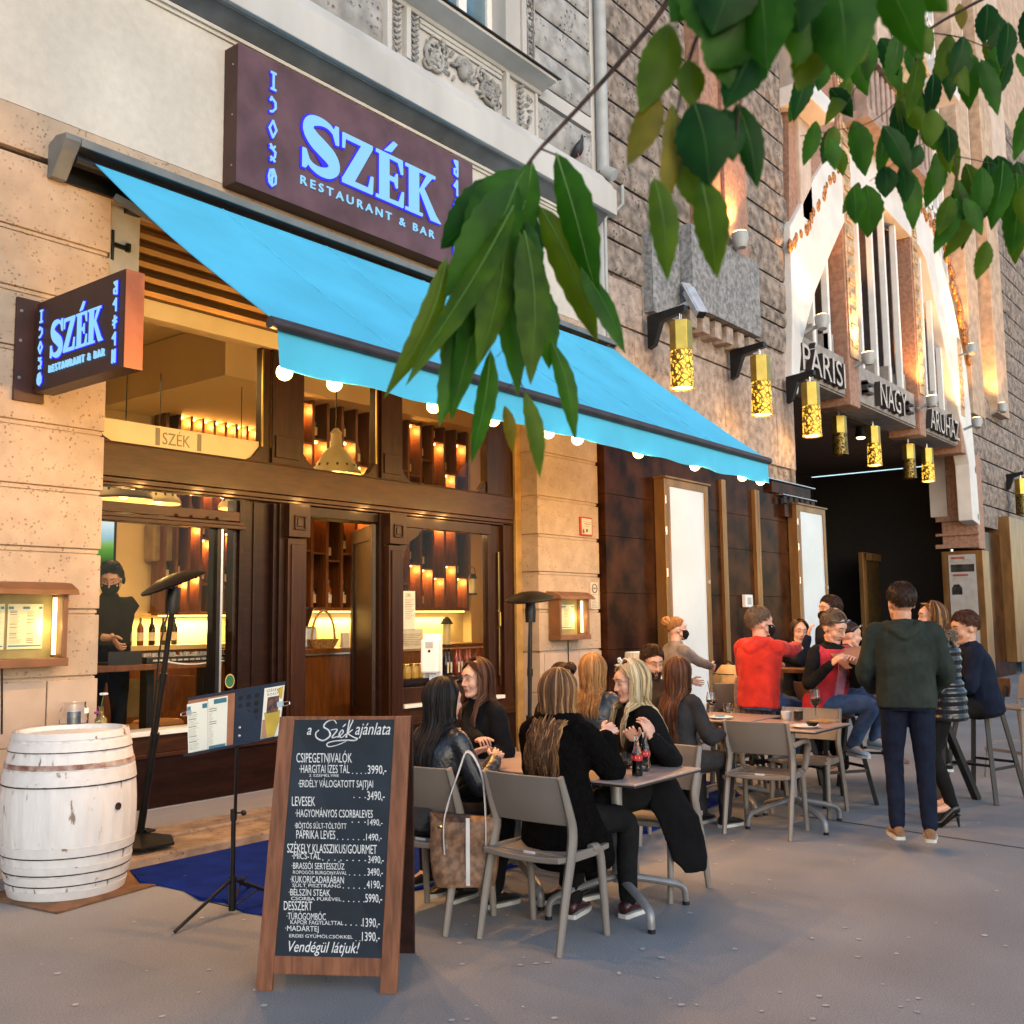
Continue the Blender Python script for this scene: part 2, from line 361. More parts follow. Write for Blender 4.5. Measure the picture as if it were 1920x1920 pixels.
# cornice: moulded soffit and pale fascia, profile swept along X with a returned end
prof = [(0, 6.27), (0.025, 6.27), (0.025, 6.30), (0.05, 6.30), (0.05, 6.325), (0.065, 6.335)]
g = MB(); fn = lambda u, v, d: Vector((d, YW-u, v))
g.prism([(0, 6.265), (0.02, 6.265), (0.02, 6.295), (0.045, 6.295), (0.045, 6.325), (0, 6.325)], fn, -1.6, 10.10)
rb(g, 'moulding', M_plaster)
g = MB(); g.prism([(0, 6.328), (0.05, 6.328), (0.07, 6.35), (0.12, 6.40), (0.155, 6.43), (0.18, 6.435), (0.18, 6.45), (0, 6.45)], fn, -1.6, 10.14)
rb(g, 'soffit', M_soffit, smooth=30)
g = MB(); g.prism([(0, 6.452), (0.235, 6.452), (0.235, 6.77), (0.20, 6.80), (0.10, 6.965), (0, 6.965)], fn, -1.6, 10.26)
rb(g, 'fascia', M_cornice, bevel=0.008)
# upper wall: rock-faced blocks, one course per box, front faces subdivided and displaced
def rocky(mb, x0, x1, z0, z1, y, dep=0.05, st=0.06, seed=0, side=True, mi=0, back=0.1):
    nx = max(2, int((x1-x0)/st)); nz = max(2, int((z1-z0)/st)); V = []; F = []
    for i in range(nx+1):
        for k in range(nz+1):
            x = x0+(x1-x0)*i/nx; z = z0+(z1-z0)*k/nz
            e = 0.35+0.65*min(min(i, nx-i)/1.0, min(k, nz-k)/1.0, 1.0)
            h = noise.fractal(Vector((x*2.6, z*2.6, seed)), 0.8, 2.0, 5)*0.5+0.5
            V.append((x, y-e*(0.35+0.65*h)*dep, z))
    for i in range(nx):
        for k in range(nz):
            a = i*(nz+1)+k; F.append((a, a+nz+1, a+nz+2, a+1))
    mb.add(V, F, mi); mb.box(x0, x1, y, y+back, z0, z1, mi)
g = MB(); sd_ = 0
for z0, z1 in ((7.0, 7.46), (7.70, 8.10), (8.13, 8.52), (8.55, 8.96), (8.99, 9.4), (9.43, 9.9)):
    rocky(g, 8.90, 10.06, z0, z1, YW, 0.07, 0.05, sd_); sd_ += 3
    rocky(g, -0.5, 6.50, z0, z1, YW, 0.07, 0.08, sd_); sd_ += 3
rb(g, 'rusticated_blocks', M_rust, smooth=50)
g = MB(); g.box(-1.6, 10.06, YW+0.03, YW+0.33, 6.97, 7.75); g.box(-1.6, 7.05, YW+0.03, YW+0.33, 7.75, 11); g.box(8.62, 10.06, YW+0.03, YW+0.33, 7.75, 11)
g.box(8.90, 10.05, YW-0.03, YW+0.06, 7.50, 7.67)
rb(g, 'upper_wall', M_cornice)
# relief panel between flat pilaster strips
g = MB()
for x0, x1, y0 in ((6.50, 6.56, 6.56), (6.74, 6.80, 6.54), (8.28, 8.34, 6.54), (8.86, 8.90, 6.58)): g.box(x0, x1, y0, YW+0.03, 6.97, 7.50)
g.box(6.52, 8.88, 6.61, YW+0.03, 6.968, 7.50)
g.box(6.97, 8.26, 6.585, 6.61, 7.40, 7.50); g.box(6.97, 8.26, 6.57, 6.61, 7.44, 7.47)
rb(g, 'panel_frame', M_cornice, bevel=0.006)
g = MB(); rr = random.Random(5)
def spiral(c, r, turns, sgn, w):
    P = []
    for i in range(34):
        t = i/33; a = sgn*t*turns*2*PI+1.2; q = r*(1-0.85*t); P.append(Vector((c[0]+q*math.cos(a), 6.605-0.012*math.sin(t*PI)-0.01, c[1]+q*math.sin(a))))
    g.tube(P, [w*(1-0.5*i/33) for i in range(34)], 6)
for cx, s_ in ((7.20, 1), (8.02, -1)):
    spiral((cx, 7.17), 0.17, 1.8, s_, 0.028); spiral((cx+s_*0.10, 7.30), 0.09, 1.4, -s_, 0.022); spiral((cx-s_*0.13, 7.08), 0.08, 1.3, -s_, 0.022)
    for k in range(6):
        a = k*PI/3; g.ball((cx+0.05*math.cos(a), 6.585, 7.17+0.05*math.sin(a)), 0.032, 8, 6, sc=(1, 0.6, 1))
    g.ball((cx, 6.575, 7.17), 0.03, 8, 6)
g.ball((7.61, 6.57, 7.22), 0.10, 16, 12, sc=(0.85, 0.75, 1.05))                     # carved child's head
g.ball((7.61, 6.50, 7.20), 0.02, 8, 6, sc=(0.8, 1, 1.1)); g.ball((7.575, 6.51, 7.235), 0.014, 8, 6, sc=(1.3, .5, .8)); g.ball((7.645, 6.51, 7.235), 0.014, 8, 6, sc=(1.3, .5, .8))
g.ball((7.61, 6.505, 7.165), 0.018, 8, 6, sc=(1.4, .5, .6))
for k in range(11): a = PI*(k/10); g.ball((7.61+0.10*math.cos(a), 6.565, 7.25+0.085*math.sin(a)), 0.034, 8, 6)
def leafy(x, z, L, a, w):
    d = Vector((math.cos(a), 0, math.sin(a))); q = Vector((-d.z, 0, d.x)); c = Vector((x, 6.60, z))
    P = [c+d*(L*t)+Vector((0, -0.03*math.sin(PI*t), 0)) for t in [i/6 for i in range(7)]]
    g.tube(P, [w*math.sin(PI*min(0.97, 0.12+0.85*i/6)) for i in range(7)], 6)
for k in range(46):
    s_ = rr.choice((-1, 1)); x = 7.61+s_*rr.uniform(0.14, 0.60); z = rr.uniform(7.0, 7.36); leafy(x, z, rr.uniform(0.06, 0.13), rr.uniform(0, 2*PI), rr.uniform(0.012, 0.022))
for xc in (6.65, 6.89, 8.58):                                # side strips of leaves climbing
    for k in range(16):
        z = 7.0+k*0.03; s_ = 1 if k % 2 else -1; leafy(xc, z, 0.075, PI/2-s_*0.9, 0.016)
    g.tube([(xc+0.015*math.sin(i), 6.60, 7.0+i*0.06) for i in range(9)], 0.010, 6)
for k in range(8): leafy(8.72+0.02*(k % 2), 7.02+k*0.055, 0.08, rr.uniform(0, 6), 0.016)
rb(g, 'relief', M_rust, smooth=60)
# sill and upper window
g = MB(); g.prism([(0, 7.50), (0.08, 7.50), (0.10, 7.53), (0.20, 7.56), (0.30, 7.585), (0.30, 7.62), (0, 7.66)], fn, 6.5, 8.95)
rb(g, 'window_sill', M_cornice, bevel=0.004)
g = MB(); g.prism([(0.26, 7.632), (0.33, 7.617), (0.33, 7.632), (0, 7.69), (0, 7.67)], fn, 6.45, 9.0)
rb(g, 'sill_flashing', M_black)
w = MB(); w.box(7.05, 7.30, 6.62, 6.95, 7.66, 11); w.box(8.36, 8.62, 6.60, 6.95, 7.66, 11); w.box(8.62, 8.70, 6.57, 6.7, 7.66, 11)
wo = rb(w, 'window_surround', M_cornice, bevel=0.01)
w = MB()
for x0, x1 in ((7.30, 7.38), (7.80, 7.93), (8.28, 8.36)): w.box(x0, x1, 6.80, 6.86, 7.66, 11)
w.box(7.30, 8.36, 6.80, 6.86, 7.66, 7.76)
win = rb(w, 'window', M_whitep, bevel=0.005)
w = MB(); w.box(7.38, 7.80, 6.835, 6.84, 7.76, 11); w.box(7.93, 8.28, 6.835, 6.84, 7.76, 11)
w.v = [(x, y-YW, z) for x, y, z in w.v]; w.build('pane', M_winglass, win)
g = MB()
for k in range(9): g.ball((8.79, 6.60, 7.75+k*0.14), 0.03, 8, 6, sc=(1, 0.5, 1.3)); g.ball((8.765, 6.60, 7.82+k*0.14), 0.018, 6, 4); g.ball((8.815, 6.60, 7.82+k*0.14), 0.018, 6, 4)
g.box(8.72, 8.735, 6.58, 6.66, 7.70, 9.2); g.box(8.845, 8.86, 6.58, 6.66, 7.70, 9.2)
rb(g, 'bead_strip', M_rust, smooth=60)
# downpipe on the boundary
g = MB(); g.tube([(10.19, 6.56, 11), (10.19, 6.56, 7.02)], 0.075, 14); g.tube([(10.19, 6.56, 7.04), (10.22, 6.42, 6.95)], 0.075, 14)
g.tube([(10.30, 6.36, 6.83), (10.30, 6.36, 6.60), (10.27, 6.42, 6.53), (10.18, 6.50, 6.49), (10.16, 6.53, 6.4), (10.16, 6.53, 3.75)], 0.022, 8)
rb(g, 'downpipe', M_grey, smooth=50)
g = MB(); g.box(10.06, 10.30, YW-0.005, YW+0.3, 3.7, 11); rb(g, 'boundary_strip', M_cornice)

# ---- the wooden shopfront
YS = 6.88
def sb(x0, x1, z0, z1, y0=6.86, y1=6.98): return (x0, x1, y0, y1, z0, z1)
g = MB(); g.box(3.70, 8.87, 6.15, 7.1, -0.02, 0.075); stp = rb(g, 'doorstep', M_step, bevel=0.015)
g = MB(); g.box(3.70, 8.87, 6.55, 6.87, 0.075, 0.10); rb(g, 'inner_step', M_step, bevel=0.006)
SF = bpy.data.objects.new('shopfront', None); COL.objects.link(SF); SF.parent = RB; SF.location = (0, 0, 0)
def sf(mb, name, mat, **kw): return rb(mb, name, mat, SF, **kw)
g = MB(); g.box(*sb(3.78, 5.60, 0.085, 0.235, 6.845, 6.9)); g.box(*sb(6.98, 8.7, 0.085, 0.235, 6.845, 6.9)); each(g, sf, 'metal_strip', M_alu, bevel=0.003)
g = MB(); g.box(*sb(3.78, 5.60, 0.236, 0.60, 6.87, 6.98)); g.box(*sb(6.98, 8.7, 0.236, 0.60, 6.87, 6.98)); each(g, sf, 'kick_panel', M_wooddk)
g = MB()
for x0, x1 in ((3.78, 5.6), (6.98, 8.7)):
    g.box(*sb(x0, x1, 0.60, 0.63, 6.85)); g.box(*sb(x0, x1, 0.63, 0.762, 6.868))
each(g, sf, 'panel_ledge', M_wood, bevel=0.004)
g = MB(); g.box(*sb(3.78, 5.14, 0.764, 0.80, 6.83, 7.05)); g.box(*sb(7.0, 8.5, 0.764, 0.80, 6.83, 7.05)); each(g, sf, 'white_sill', M_whitep, bevel=0.004)
g = MB()
g.box(*sb(3.78, 8.70, 2.655, 2.90, 6.845, 7.0)); g.box(*sb(3.78, 8.70, 2.615, 2.652, 6.865, 7.0)); g.box(*sb(3.78, 8.70, 2.59, 2.612, 6.88, 7.0)); g.box(*sb(3.78, 8.7, 2.902, 2.915, 6.855, 7.0))
sf(g, 'beam', M_wood, bevel=0.004)
for x0, x1 in ((5.60, 5.80), (6.79, 6.98)):                  # carved pilasters either side of the door
    g = MB(); g.box(*sb(x0, x1, 0.08, 2.29, 6.83)); g.box(x0+0.03, x1-0.03, 6.815, 6.84, 0.3, 2.24)
    g.box(*sb(x0-0.015, x1+0.015, 2.30, 2.585, 6.80)); a = (x0+x1)/2
    for r_, y_ in ((0.062, 6.785),):
        g.box(a-r_, a+r_, y_, 6.81, 2.47, 2.485); g.box(a-r_, a+r_, y_, 6.81, 2.36, 2.375); g.box(a-r_, a-r_+0.015, y_, 6.81, 2.375, 2.47); g.box(a+r_-0.015, a+r_, y_, 6.81, 2.375, 2.47)
    g.box(a-0.03, a+0.03, 6.79, 6.81, 2.39, 2.455)
    sf(g, 'carved_post', M_woodv, bevel=0.004)
g = MB(); g.box(*sb(5.14, 5.595, 0.80, 2.585, 6.96, 7.05)); g.box(5.18, 5.22, 6.93, 6.97, 0.8, 2.58); g.box(5.50, 5.54, 6.90, 6.97, 0.8, 2.58); g.box(5.54, 5.595, 6.87, 6.97, 0.8, 2.585)
g.box(5.33, 5.36, 6.945, 6.97, 0.8, 2.58)
sf(g, 'side_panel', M_wooddk, bevel=0.003)
g = MB(); g.box(*sb(8.32, 8.36, 0.80, 2.585, 6.9)); g.box(*sb(8.36, 8.70, 0.60, 2.585, 6.93)); g.box(*sb(8.56, 8.70, 0.62, 3.9, 6.88)); g.box(*sb(8.50, 8.53, 0.9, 2.3, 6.90, 6.95))
g.box(*sb(7.0, 8.36, 0.801, 0.95, 6.89)); g.box(*sb(7.0, 8.36, 2.48, 2.585, 6.89)); g.box(*sb(6.985, 7.03, 0.8, 2.585, 6.89))
g.prism([(7.03, 2.48), (7.32, 2.48), (7.25, 2.40), (7.13, 2.33), (7.03, 2.12)], lambda u, v, d: Vector((u, d, v)), 6.90, 6.97)
sf(g, 'window_frame', M_woodv, bevel=0.004)
g = MB(); g.box(8.76, 8.865, 6.87, 6.9, 0.1, 3.95); sf(g, 'brass_strip', pmat('gilded_strip', (0.55, 0.34, 0.12), 0.45, metal=0.4))
g = MB(); g.box(8.70, 8.76, 6.9, 7.0, 0.1, 3.95); sf(g, 'dark_gap', M_wooddk)
g = MB(); g.box(8.455, 8.467, 6.87, 6.885, 1.0, 2.3); g.tube([(8.44, 6.88, 1.5), (8.44, 6.84, 1.52), (8.44, 6.84, 1.66), (8.44, 6.88, 1.68)], 0.009, 8); sf(g, 'window_handle', M_brass)
# left window: rails and sliding sash
g = MB(); g.box(*sb(3.78, 5.14, 2.40, 2.475, 6.88, 6.95)); g.box(*sb(3.78, 5.2, 2.335, 2.365, 6.87, 7.0)); g.box(*sb(3.78, 5.2, 2.37, 2.395, 6.90, 7.0))
for x in (4.55, 4.68, 4.83, 4.92): g.ball((x, 6.87, 2.41), 0.012, 8, 6)
sf(g, 'transom_rail', M_wood, bevel=0.003)
g = MB(); g.box(*sb(4.945, 4.975, 0.8, 2.34, 6.9, 7.02)); sf(g, 'sash_post', M_black)
g = MB(); g.box(*sb(4.98, 5.0, 0.8, 2.34, 6.9, 7.0)); sf(g, 'sash_edge', M_alu)
# door: dark head and an open leaf folded inwards
g = MB(); g.box(*sb(5.80, 6.79, 2.50, 2.588, 6.92, 7.15)); g.box(*sb(6.74, 6.79, 0.1, 2.588, 6.90, 7.0)); sf(g, 'door_frame', M_wooddk, bevel=0.004)
g = MB(); T = Matrix.Translation((6.735, 6.96, 0)) @ Matrix.Rotation(rad(60), 4, 'Z')
g.box(0, 0.08, -0.02, 0.03, 0.24, 2.49, M=T); g.box(0.80, 0.90, -0.02, 0.03, 0.24, 2.49, M=T); g.box(0.08, 0.8, -0.02, 0.03, 0.24, 0.75, M=T); g.box(0.08, 0.8, -0.02, 0.03, 2.35, 2.49, M=T)
g.box(0.08, 0.8, 0.0, 0.01, 0.75, 2.35, M=T)
sf(g, 'door', M_wooddk, bevel=0.004)
# glass panes
for nm, (x0, x1, z0, z1) in {'a': (3.80, 4.945, 0.8, 2.335), 'b': (5.0, 5.14, 0.8, 2.335), 'c': (3.8, 5.14, 2.475, 2.59), 'd': (7.03, 8.32, 0.95, 2.48)}.items():
    g = MB(); g.box(x0, x1, 6.925, 6.931, z0, z1); sf(g, 'pane', M_glass)
# transom lights with chamfered lower corners
def gusset(mb, x, z, sx, w_=0.16, h_=0.14): mb.prism([(x, z), (x+sx*w_, z), (x+sx*w_*0.55, z+h_*0.25), (x, z+h_)], lambda u, v, d: Vector((u, d, v)), 6.90, 6.97)
g = MB()
for x0, x1 in ((5.36, 5.46), (5.46, 5.80), (6.68, 6.74), (6.74, 7.02), (8.30, 8.56)): g.box(*sb(x0, x1, 2.918, 3.90, 6.88 if (x1-x0) > 0.2 else 6.91))
g.box(5.49, 5.74, 6.865, 6.885, 2.97, 3.16); g.box(6.77, 6.99, 6.865, 6.885, 2.97, 3.16); g.box(3.78, 3.86, 6.90, 6.97, 2.918, 3.9)
for x, s_ in ((3.86, 1), (5.36, -1), (5.80, 1), (6.68, -1), (7.02, 1), (8.30, -1)): gusset(g, x, 2.918, s_)
each(g, sf, 'transom_frame', M_woodv, bevel=0.004)
g = MB()
for x in (5.362, 5.455, 6.685): g.box(x, x+0.012, 6.895, 6.91, 3.05, 3.88)
sf(g, 'glazing_bead', M_brass)
for x0, x1 in ((3.86, 5.36), (5.80, 6.68), (7.02, 8.30)):
    g = MB(); g.box(x0, x1, 6.935, 6.941, 2.918, 3.9); sf(g, 'transom_pane', M_glass)
M_frost = pmat('cream_film', (0.62, 0.50, 0.28), 0.5, var=0.03)
M_filmdk = pmat('film_print', (0.20, 0.17, 0.11), 0.6)
g = MB(); g.prism([(3.86, 3.03), (3.97, 2.925), (5.27, 2.925), (5.352, 2.99), (5.352, 3.09), (3.86, 3.09)], lambda u, v, d: Vector((u, d, v)), 6.925, 6.932); sf(g, 'window_film', M_frost)
g = MB()
put_text(g, 'SZÉK', 0.135, frame_m((4.44, 6.923, 2.955), (1, 0, 0), (0, 0, 1)), depth=0.001, sx=0.82)
g.box(4.385, 4.42, 6.92, 6.924, 2.94, 3.075); g.box(4.755, 4.79, 6.92, 6.924, 2.94, 3.075)
sf(g, 'film_lettering', M_filmdk)
g = MB(); g.box(*sb(3.78, 8.70, 3.90, 4.04, 6.86, 7.0)); sf(g, 'cream_band', M_frost, bevel=0.004)
M_shut = pmat('shutter_bronze', (0.16, 0.085, 0.03), 0.32, metal=0.6, var=0.1, vs=2)
g = MB(); P = []
zz = 4.04; n_ = 0
while zz < 4.60:
    P += [(0.0, zz), (0.03, zz+0.012), (0.045, zz+0.05), (0.03, zz+0.09), (0.0, zz+0.10)]; zz += 0.108
g.prism(P+[(-0.1, zz), (-0.1, 4.04)], lambda u, v, d: Vector((d, 6.86-u, v)), 3.85, 8.70); sf(g, 'roller_shutter', M_shut, smooth=30)
g = MB(); g.box(3.84, 4.07, 6.70, 6.74, 3.60, 4.64); g.box(3.83, 3.85, 6.69, 6.8, 3.6, 4.6); sf(g, 'guide_rail', M_grey, bevel=0.003)
g = MB(); g.box(3.86, 3.95, 6.68, 6.70, 4.30, 4.33); g.tube([(3.85, 6.69, 4.2), (3.85, 6.69, 4.42)], 0.012, 8); g.box(3.955, 3.985, 6.67, 6.70, 4.29, 4.35); sf(g, 'latch', M_black)

# ---- interior room
g = MB(); g.box(1.4, 11.2, 6.98, 11.2, 0.06, 0.23); rb(g, 'interior_floor', M_floor)
g = MB(); g.box(1.4, 11.2, 6.99, 11.2, 4.56, 4.7); g.box(1.4, 11.2, 6.99, 7.6, 4.1, 4.558); g.box(6.0, 11.2, 8.3, 11.2, 4.0, 4.55); rb(g, 'interior_ceiling', M_ceil)
g = MB(); g.box(1.4, 11.2, 10.62, 10.8, 0.23, 4.56); g.box(1.2, 1.4, 6.98, 10.8, 0.23, 4.56); g.box(10.75, 10.95, 6.99, 10.62, 0.23, 4.0)
g.box(8.9, 10.75, 6.99, 7.08, 0.23, 4.0); g.box(10.0, 10.75, 8.58, 8.75, 0.23, 4.0)
rb(g, 'interior_wall', M_cream)
g = MB(); g.box(6.9, 8.1, 10.55, 10.62, 1.35, 1.72); g.box(5.7, 8.1, 10.50, 10.6, 1.68, 1.70); rb(g, 'splashback', M_frost)
for a_, sz, e in (((4.6, 8.6, 4.0), (2.6, 1.6), 42), ((8.2, 7.9, 3.95), (2.6, 1.0), 6), ((7.4, 9.6, 3.9), (1.6, 1.2), 16)):
    lamp('room_light', a_, e, (1, 0.58, 0.20), kind='AREA', aim=(a_[0], a_[1]+0.001, 0), size=sz)
# ------------------------------------------------------------------ department store next door
DS = thing('department_store', 'rough granite department store with a white marble gable over its dark entrance', 'building', (0, YW, 0))
def ds(mb, name, mat, parent=None, **kw):
    mb.v = [(x, y-YW, z) for x, y, z in mb.v]
    return mb.build(name, mat, parent or DS, **kw)
FX = lambda u, v, d: Vector((u, d, v))
def fp(pts, Y): return [((p := py(a, b, Y)).x, p.z) for a, b in pts]
g = MB(); k = 0
GJ = [5.84, 6.27, 6.52, 7.05, 7.65, 8.1, 8.56, 9.0, 9.5, 10.05, 10.65, 11.2, 11.65, 12.2, 12.8, 13.4]
for i in range(len(GJ)-1):
    xs = [10.32, 12.0+1.9*((i*0.37) % 1), 15.85]
    if GJ[i] > 6.9: xs = [10.32, 12.55]
    for a, b in zip(xs[:-1], xs[1:]): rocky(g, a+0.012, b-0.012, GJ[i]+0.018, GJ[i+1]-0.018, YW, 0.055, 0.06, k); k += 2.7
    if GJ[i] > 6.9:
        rocky(g, 14.02, 15.85+0.04*(i % 3), GJ[i]+0.018, GJ[i+1]-0.018, YW, 0.055, 0.06, k); k += 2.7
        rocky(g, 12.57, 13.2, GJ[i]+0.018, GJ[i+1]-0.018, YW, 0.055, 0.06, k); k += 2.7
ds(g, 'granite_wall', M_granite, smooth=50)
g = MB(); g.box(10.30, 15.9, YW+0.03, 7.4, 3.66, 13.6); g.box(15.75, 15.9, YW, 9.5, 0, 13.6); ds(g, 'wall_core', M_granite)
g = MB(); x = 10.33; rg = random.Random(9)
for z0, z1 in ((5.22, 5.80), (3.95, 5.20)):
    x = 10.32
    while x < 15.9:
        w_ = rg.uniform(0.6, 1.15); x1 = min(15.92, x+w_)
        if 15.92-x1 < 0.3: x1 = 15.92
        rocky(g, x+0.004, x1-0.004, z0+0.006, z1-0.006, YW, 0.03, 0.07, x*3, back=0.2); x = x1
ds(g, 'dressed_course', M_granite2, smooth=50)
# projecting bay block with dentils beneath
g = MB(); rocky(g, 11.95, 14.05, 5.72, 6.85, 6.32, 0.012, 0.08, 4, back=0.3); rocky(g, 11.2, 11.93, 5.5, 6.6, 6.5, 0.03, 0.08, 8, back=0.3)
ds(g, 'bay_block', M_granite3, smooth=50)
g = MB()
for k in range(6): g.box(12.0+k*0.36, 12.2+k*0.36, 6.40, 6.66, 5.46, 5.70)
ds(g, 'dentils', M_granite2, bevel=0.006)
g = MB(); g.box(12.55, 13.95, 6.42, 6.72, 6.86, 13.5); g.box(13.1, 13.5, 6.36, 6.42, 6.9, 13.5); ds(g, 'lit_pilaster', M_pink, bevel=0.01)
# dark polished marble plinth with small square notches
g = MB()
zr = [0.0, 0.55, 1.22, 1.88, 2.55, 3.05, 3.66]
for i in range(6):
    xs = [10.07, 11.0, 11.16, 12.95, 13.9, 14.9, 15.35, 16.15]
    for a, b in zip(xs[:-1], xs[1:]): g.box(a+0.002, b-0.002, YW-0.09, YW+0.1, zr[i]+0.002, zr[i+1]-0.002)
g.box(15.0, 16.2, YW-0.18, YW-0.092, 3.12, 3.32); g.box(14.6, 16.1, YW-0.16, YW-0.092, 3.47, 3.64)
for k in range(6): g.box(14.95+k*0.22, 15.09+k*0.22, YW-0.19, YW-0.182, 3.33, 3.44)
ds(g, 'marble_plinth', M_marble, bevel=0.002)
g = MB(); g.box(10.10, 16.22, YW-0.2, YW+0.05, 3.655, 3.668); g.box(14.9, 16.24, YW-0.21, YW-0.09, 3.452, 3.462)
ds(g, 'metal_cap', M_alu)
g = MB(); g.box(12.98, 13.10, YW-0.14, YW-0.085, 0, 3.5); g.box(14.02, 14.10, YW-0.15, YW-0.085, 0, 3.45); g.box(14.12, 14.17, YW-0.15, YW-0.085, 0, 3.45)
ds(g, 'bronze_strip', M_bronze, bevel=0.004)
# entrance recess
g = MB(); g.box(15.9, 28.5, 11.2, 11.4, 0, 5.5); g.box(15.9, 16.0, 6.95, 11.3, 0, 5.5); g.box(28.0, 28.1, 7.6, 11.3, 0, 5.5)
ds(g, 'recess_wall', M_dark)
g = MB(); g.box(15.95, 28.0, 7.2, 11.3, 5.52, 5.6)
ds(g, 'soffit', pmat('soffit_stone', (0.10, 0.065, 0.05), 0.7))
g = MB()
for px_ in (1622, 1700):
    p = py(px_, 1100, 9.4); g.box(p.x-0.12, p.x+0.12, 9.38, 9.5, 0, py(px_, 1036, 9.4).z)
a, b = py(1622, 1036, 9.4), py(1712, 1036, 9.4); g.box(a.x-0.12, b.x, 9.38, 9.5, a.z-0.2, a.z)
ds(g, 'door_frame', M_bronze, bevel=0.01)
g = MB(); g.box(a.x, b.x, 9.44, 9.46, 0, a.z-0.2); ds(g, 'door', pmat('bronze_door', (0.11, 0.065, 0.02), 0.3, metal=0.5, var=0.2))
# band with the store's name, in three panels between pink columns
BY = 6.60
g = MB()
for x0, x1 in ((15.9, 18.2), (18.78, 22.3), (22.78, 25.6)): g.box(x0, x1, BY, BY+0.6, 5.58, 6.28)
g.box(15.9, 25.9, BY+0.03, BY+0.6, 5.55, 5.578)
for x0, x1, n_ in ((15.9, 18.1, 3), (18.9, 22.2, 4), (22.8, 25.2, 3)):
    for k in range(n_):
        xx = x0+(x1-x0)*(k+0.25)/n_; g.box(xx, xx+0.24, BY+0.02, BY+0.4, 6.282, 6.62)
ds(g, 'sign_band', M_bandst, bevel=0.01)
M_ltr = pmat('pale_letter_face', (0.50, 0.46, 0.42), 0.5); M_ltrside = pmat('letter_side', (0.03, 0.022, 0.02), 0.6)
def store_text(txt, x0, x1, z0, z1):
    vs, fs = text_mesh(txt, 1.0, depth=0.5)
    ux0 = min(v.x for v in vs); ux1 = max(v.x for v in vs); uz0 = min(v.y for v in vs); uz1 = max(v.y for v in vs)
    m = MB()
    m.v = [(x0+(v.x-ux0)/(ux1-ux0)*(x1-x0), BY-0.13 if v.z > 0 else BY-0.02, z0+(v.y-uz0)/(uz1-uz0)*(z1-z0)) for v in vs]
    for f in fs: m.f.append(f); m.m.append(0 if all(vs[i].z > 0 for i in f) else 1)
    return ds(m, 'lettering', [M_ltr, M_ltrside], fix=False)
store_text('PÁRISI', 15.98, 17.9, 5.62, 6.20); store_text('NAGY', 19.75, 21.35, 5.62, 6.10); store_text('ÁRUHÁZ', 22.95, 25.2, 5.62, 6.20)
g = MB()
for xa in (19.05, 21.5):
    for k in range(2): g.box(xa, xa+0.36, BY-0.11, BY-0.01, 5.76+0.16*k, 5.81+0.16*k)
    g.box(xa, xa+0.08, BY-0.11, BY-0.01, 5.74, 6.0)
ds(g, 'sign_ornament', M_ltrside)
# columns and slats of the screen above the band
M_lit = pmat('carved_sandstone', (0.52, 0.36, 0.22), 0.8, var=0.2, vs=4, kind='pit', bs=12, bump=1, stretch=(1, 1, 2))
for x0, x1, zt in ((18.25, 18.75, 12.5), (22.35, 22.75, 11.2), (25.5, 25.9, 8.2)):
    g = MB(); g.box(x0, x1, 6.52, 7.2, 5.4, zt); ds(g, 'pink_column', M_pink, bevel=0.02)
    g = MB(); g.box(x0+0.04, x1-0.04, 6.49, 6.518, 6.3, zt)
    for k in range(int((zt-6.5)/0.3)): g.box(x0+0.1, x1-0.1, 6.46, 6.488, 6.5+k*0.3, 6.62+k*0.3)
    ds(g, 'carved_front', M_lit, bevel=0.01)
for xx, zt in ((16.0, 9), (16.85, 11), (17.55, 12), (19.25, 12), (20.05, 12), (20.8, 12), (21.55, 11.5), (23.25, 11), (23.9, 10), (24.5, 9)):
    g = MB(); g.box(xx, xx+0.09, 6.60, 6.72, 6.28, zt); g.box(xx+0.12, xx+0.18, 6.64, 6.76, 6.28, zt); ds(g, 'slat', M_whitep, bevel=0.008)
g = MB()
for xx in (16.1, 16.95, 17.65, 19.35, 20.15, 20.9, 21.65, 23.35, 24.0, 24.6): g.box(xx+0.12, xx+0.5, 6.8, 7.0, 6.25, 11)
ds(g, 'screen_pier', pmat('screen_stone', (0.19, 0.14, 0.12), 0.8, var=0.1))
g = MB(); g.box(15.9, 27, 7.02, 7.15, 5.6, 13.5); ds(g, 'screen_back', pmat('dark_window', (0.02, 0.02, 0.025), 0.2))
# white marble gable frame: its outline in the facade plane, half a metre thick
AY = 6.50
Lo = [(1486, 712), (1487, 600), (1482, 425), (1530, 330), (1590, 235), (1640, 268), (1655, 330)]
Li = [(1634, 370), (1592, 398), (1560, 470), (1530, 545), (1505, 640), (1497, 740)]
g = MB(); g.prism(fp(Lo+Li, AY), FX, AY, AY+0.34)
Ro = [(1640, 268), (1700, 345), (1745, 415), (1785, 560), (1812, 690), (1822, 790), (1832, 900), (1838, 985)]
Ri = [(1825, 975), (1818, 870), (1804, 800), (1770, 640), (1738, 490), (1725, 462), (1655, 385), (1634, 370), (1655, 330)]
g.prism(fp(Ro+Ri, AY), FX, AY, AY+0.34)
ds(g, 'marble_gable', M_white, bevel=0.02)
M_gilt = pmat('gilded_ornament', (0.55, 0.22, 0.06), 0.45, metal=0.5, var=0.4, vs=20)
g = MB(); rg = random.Random(2)
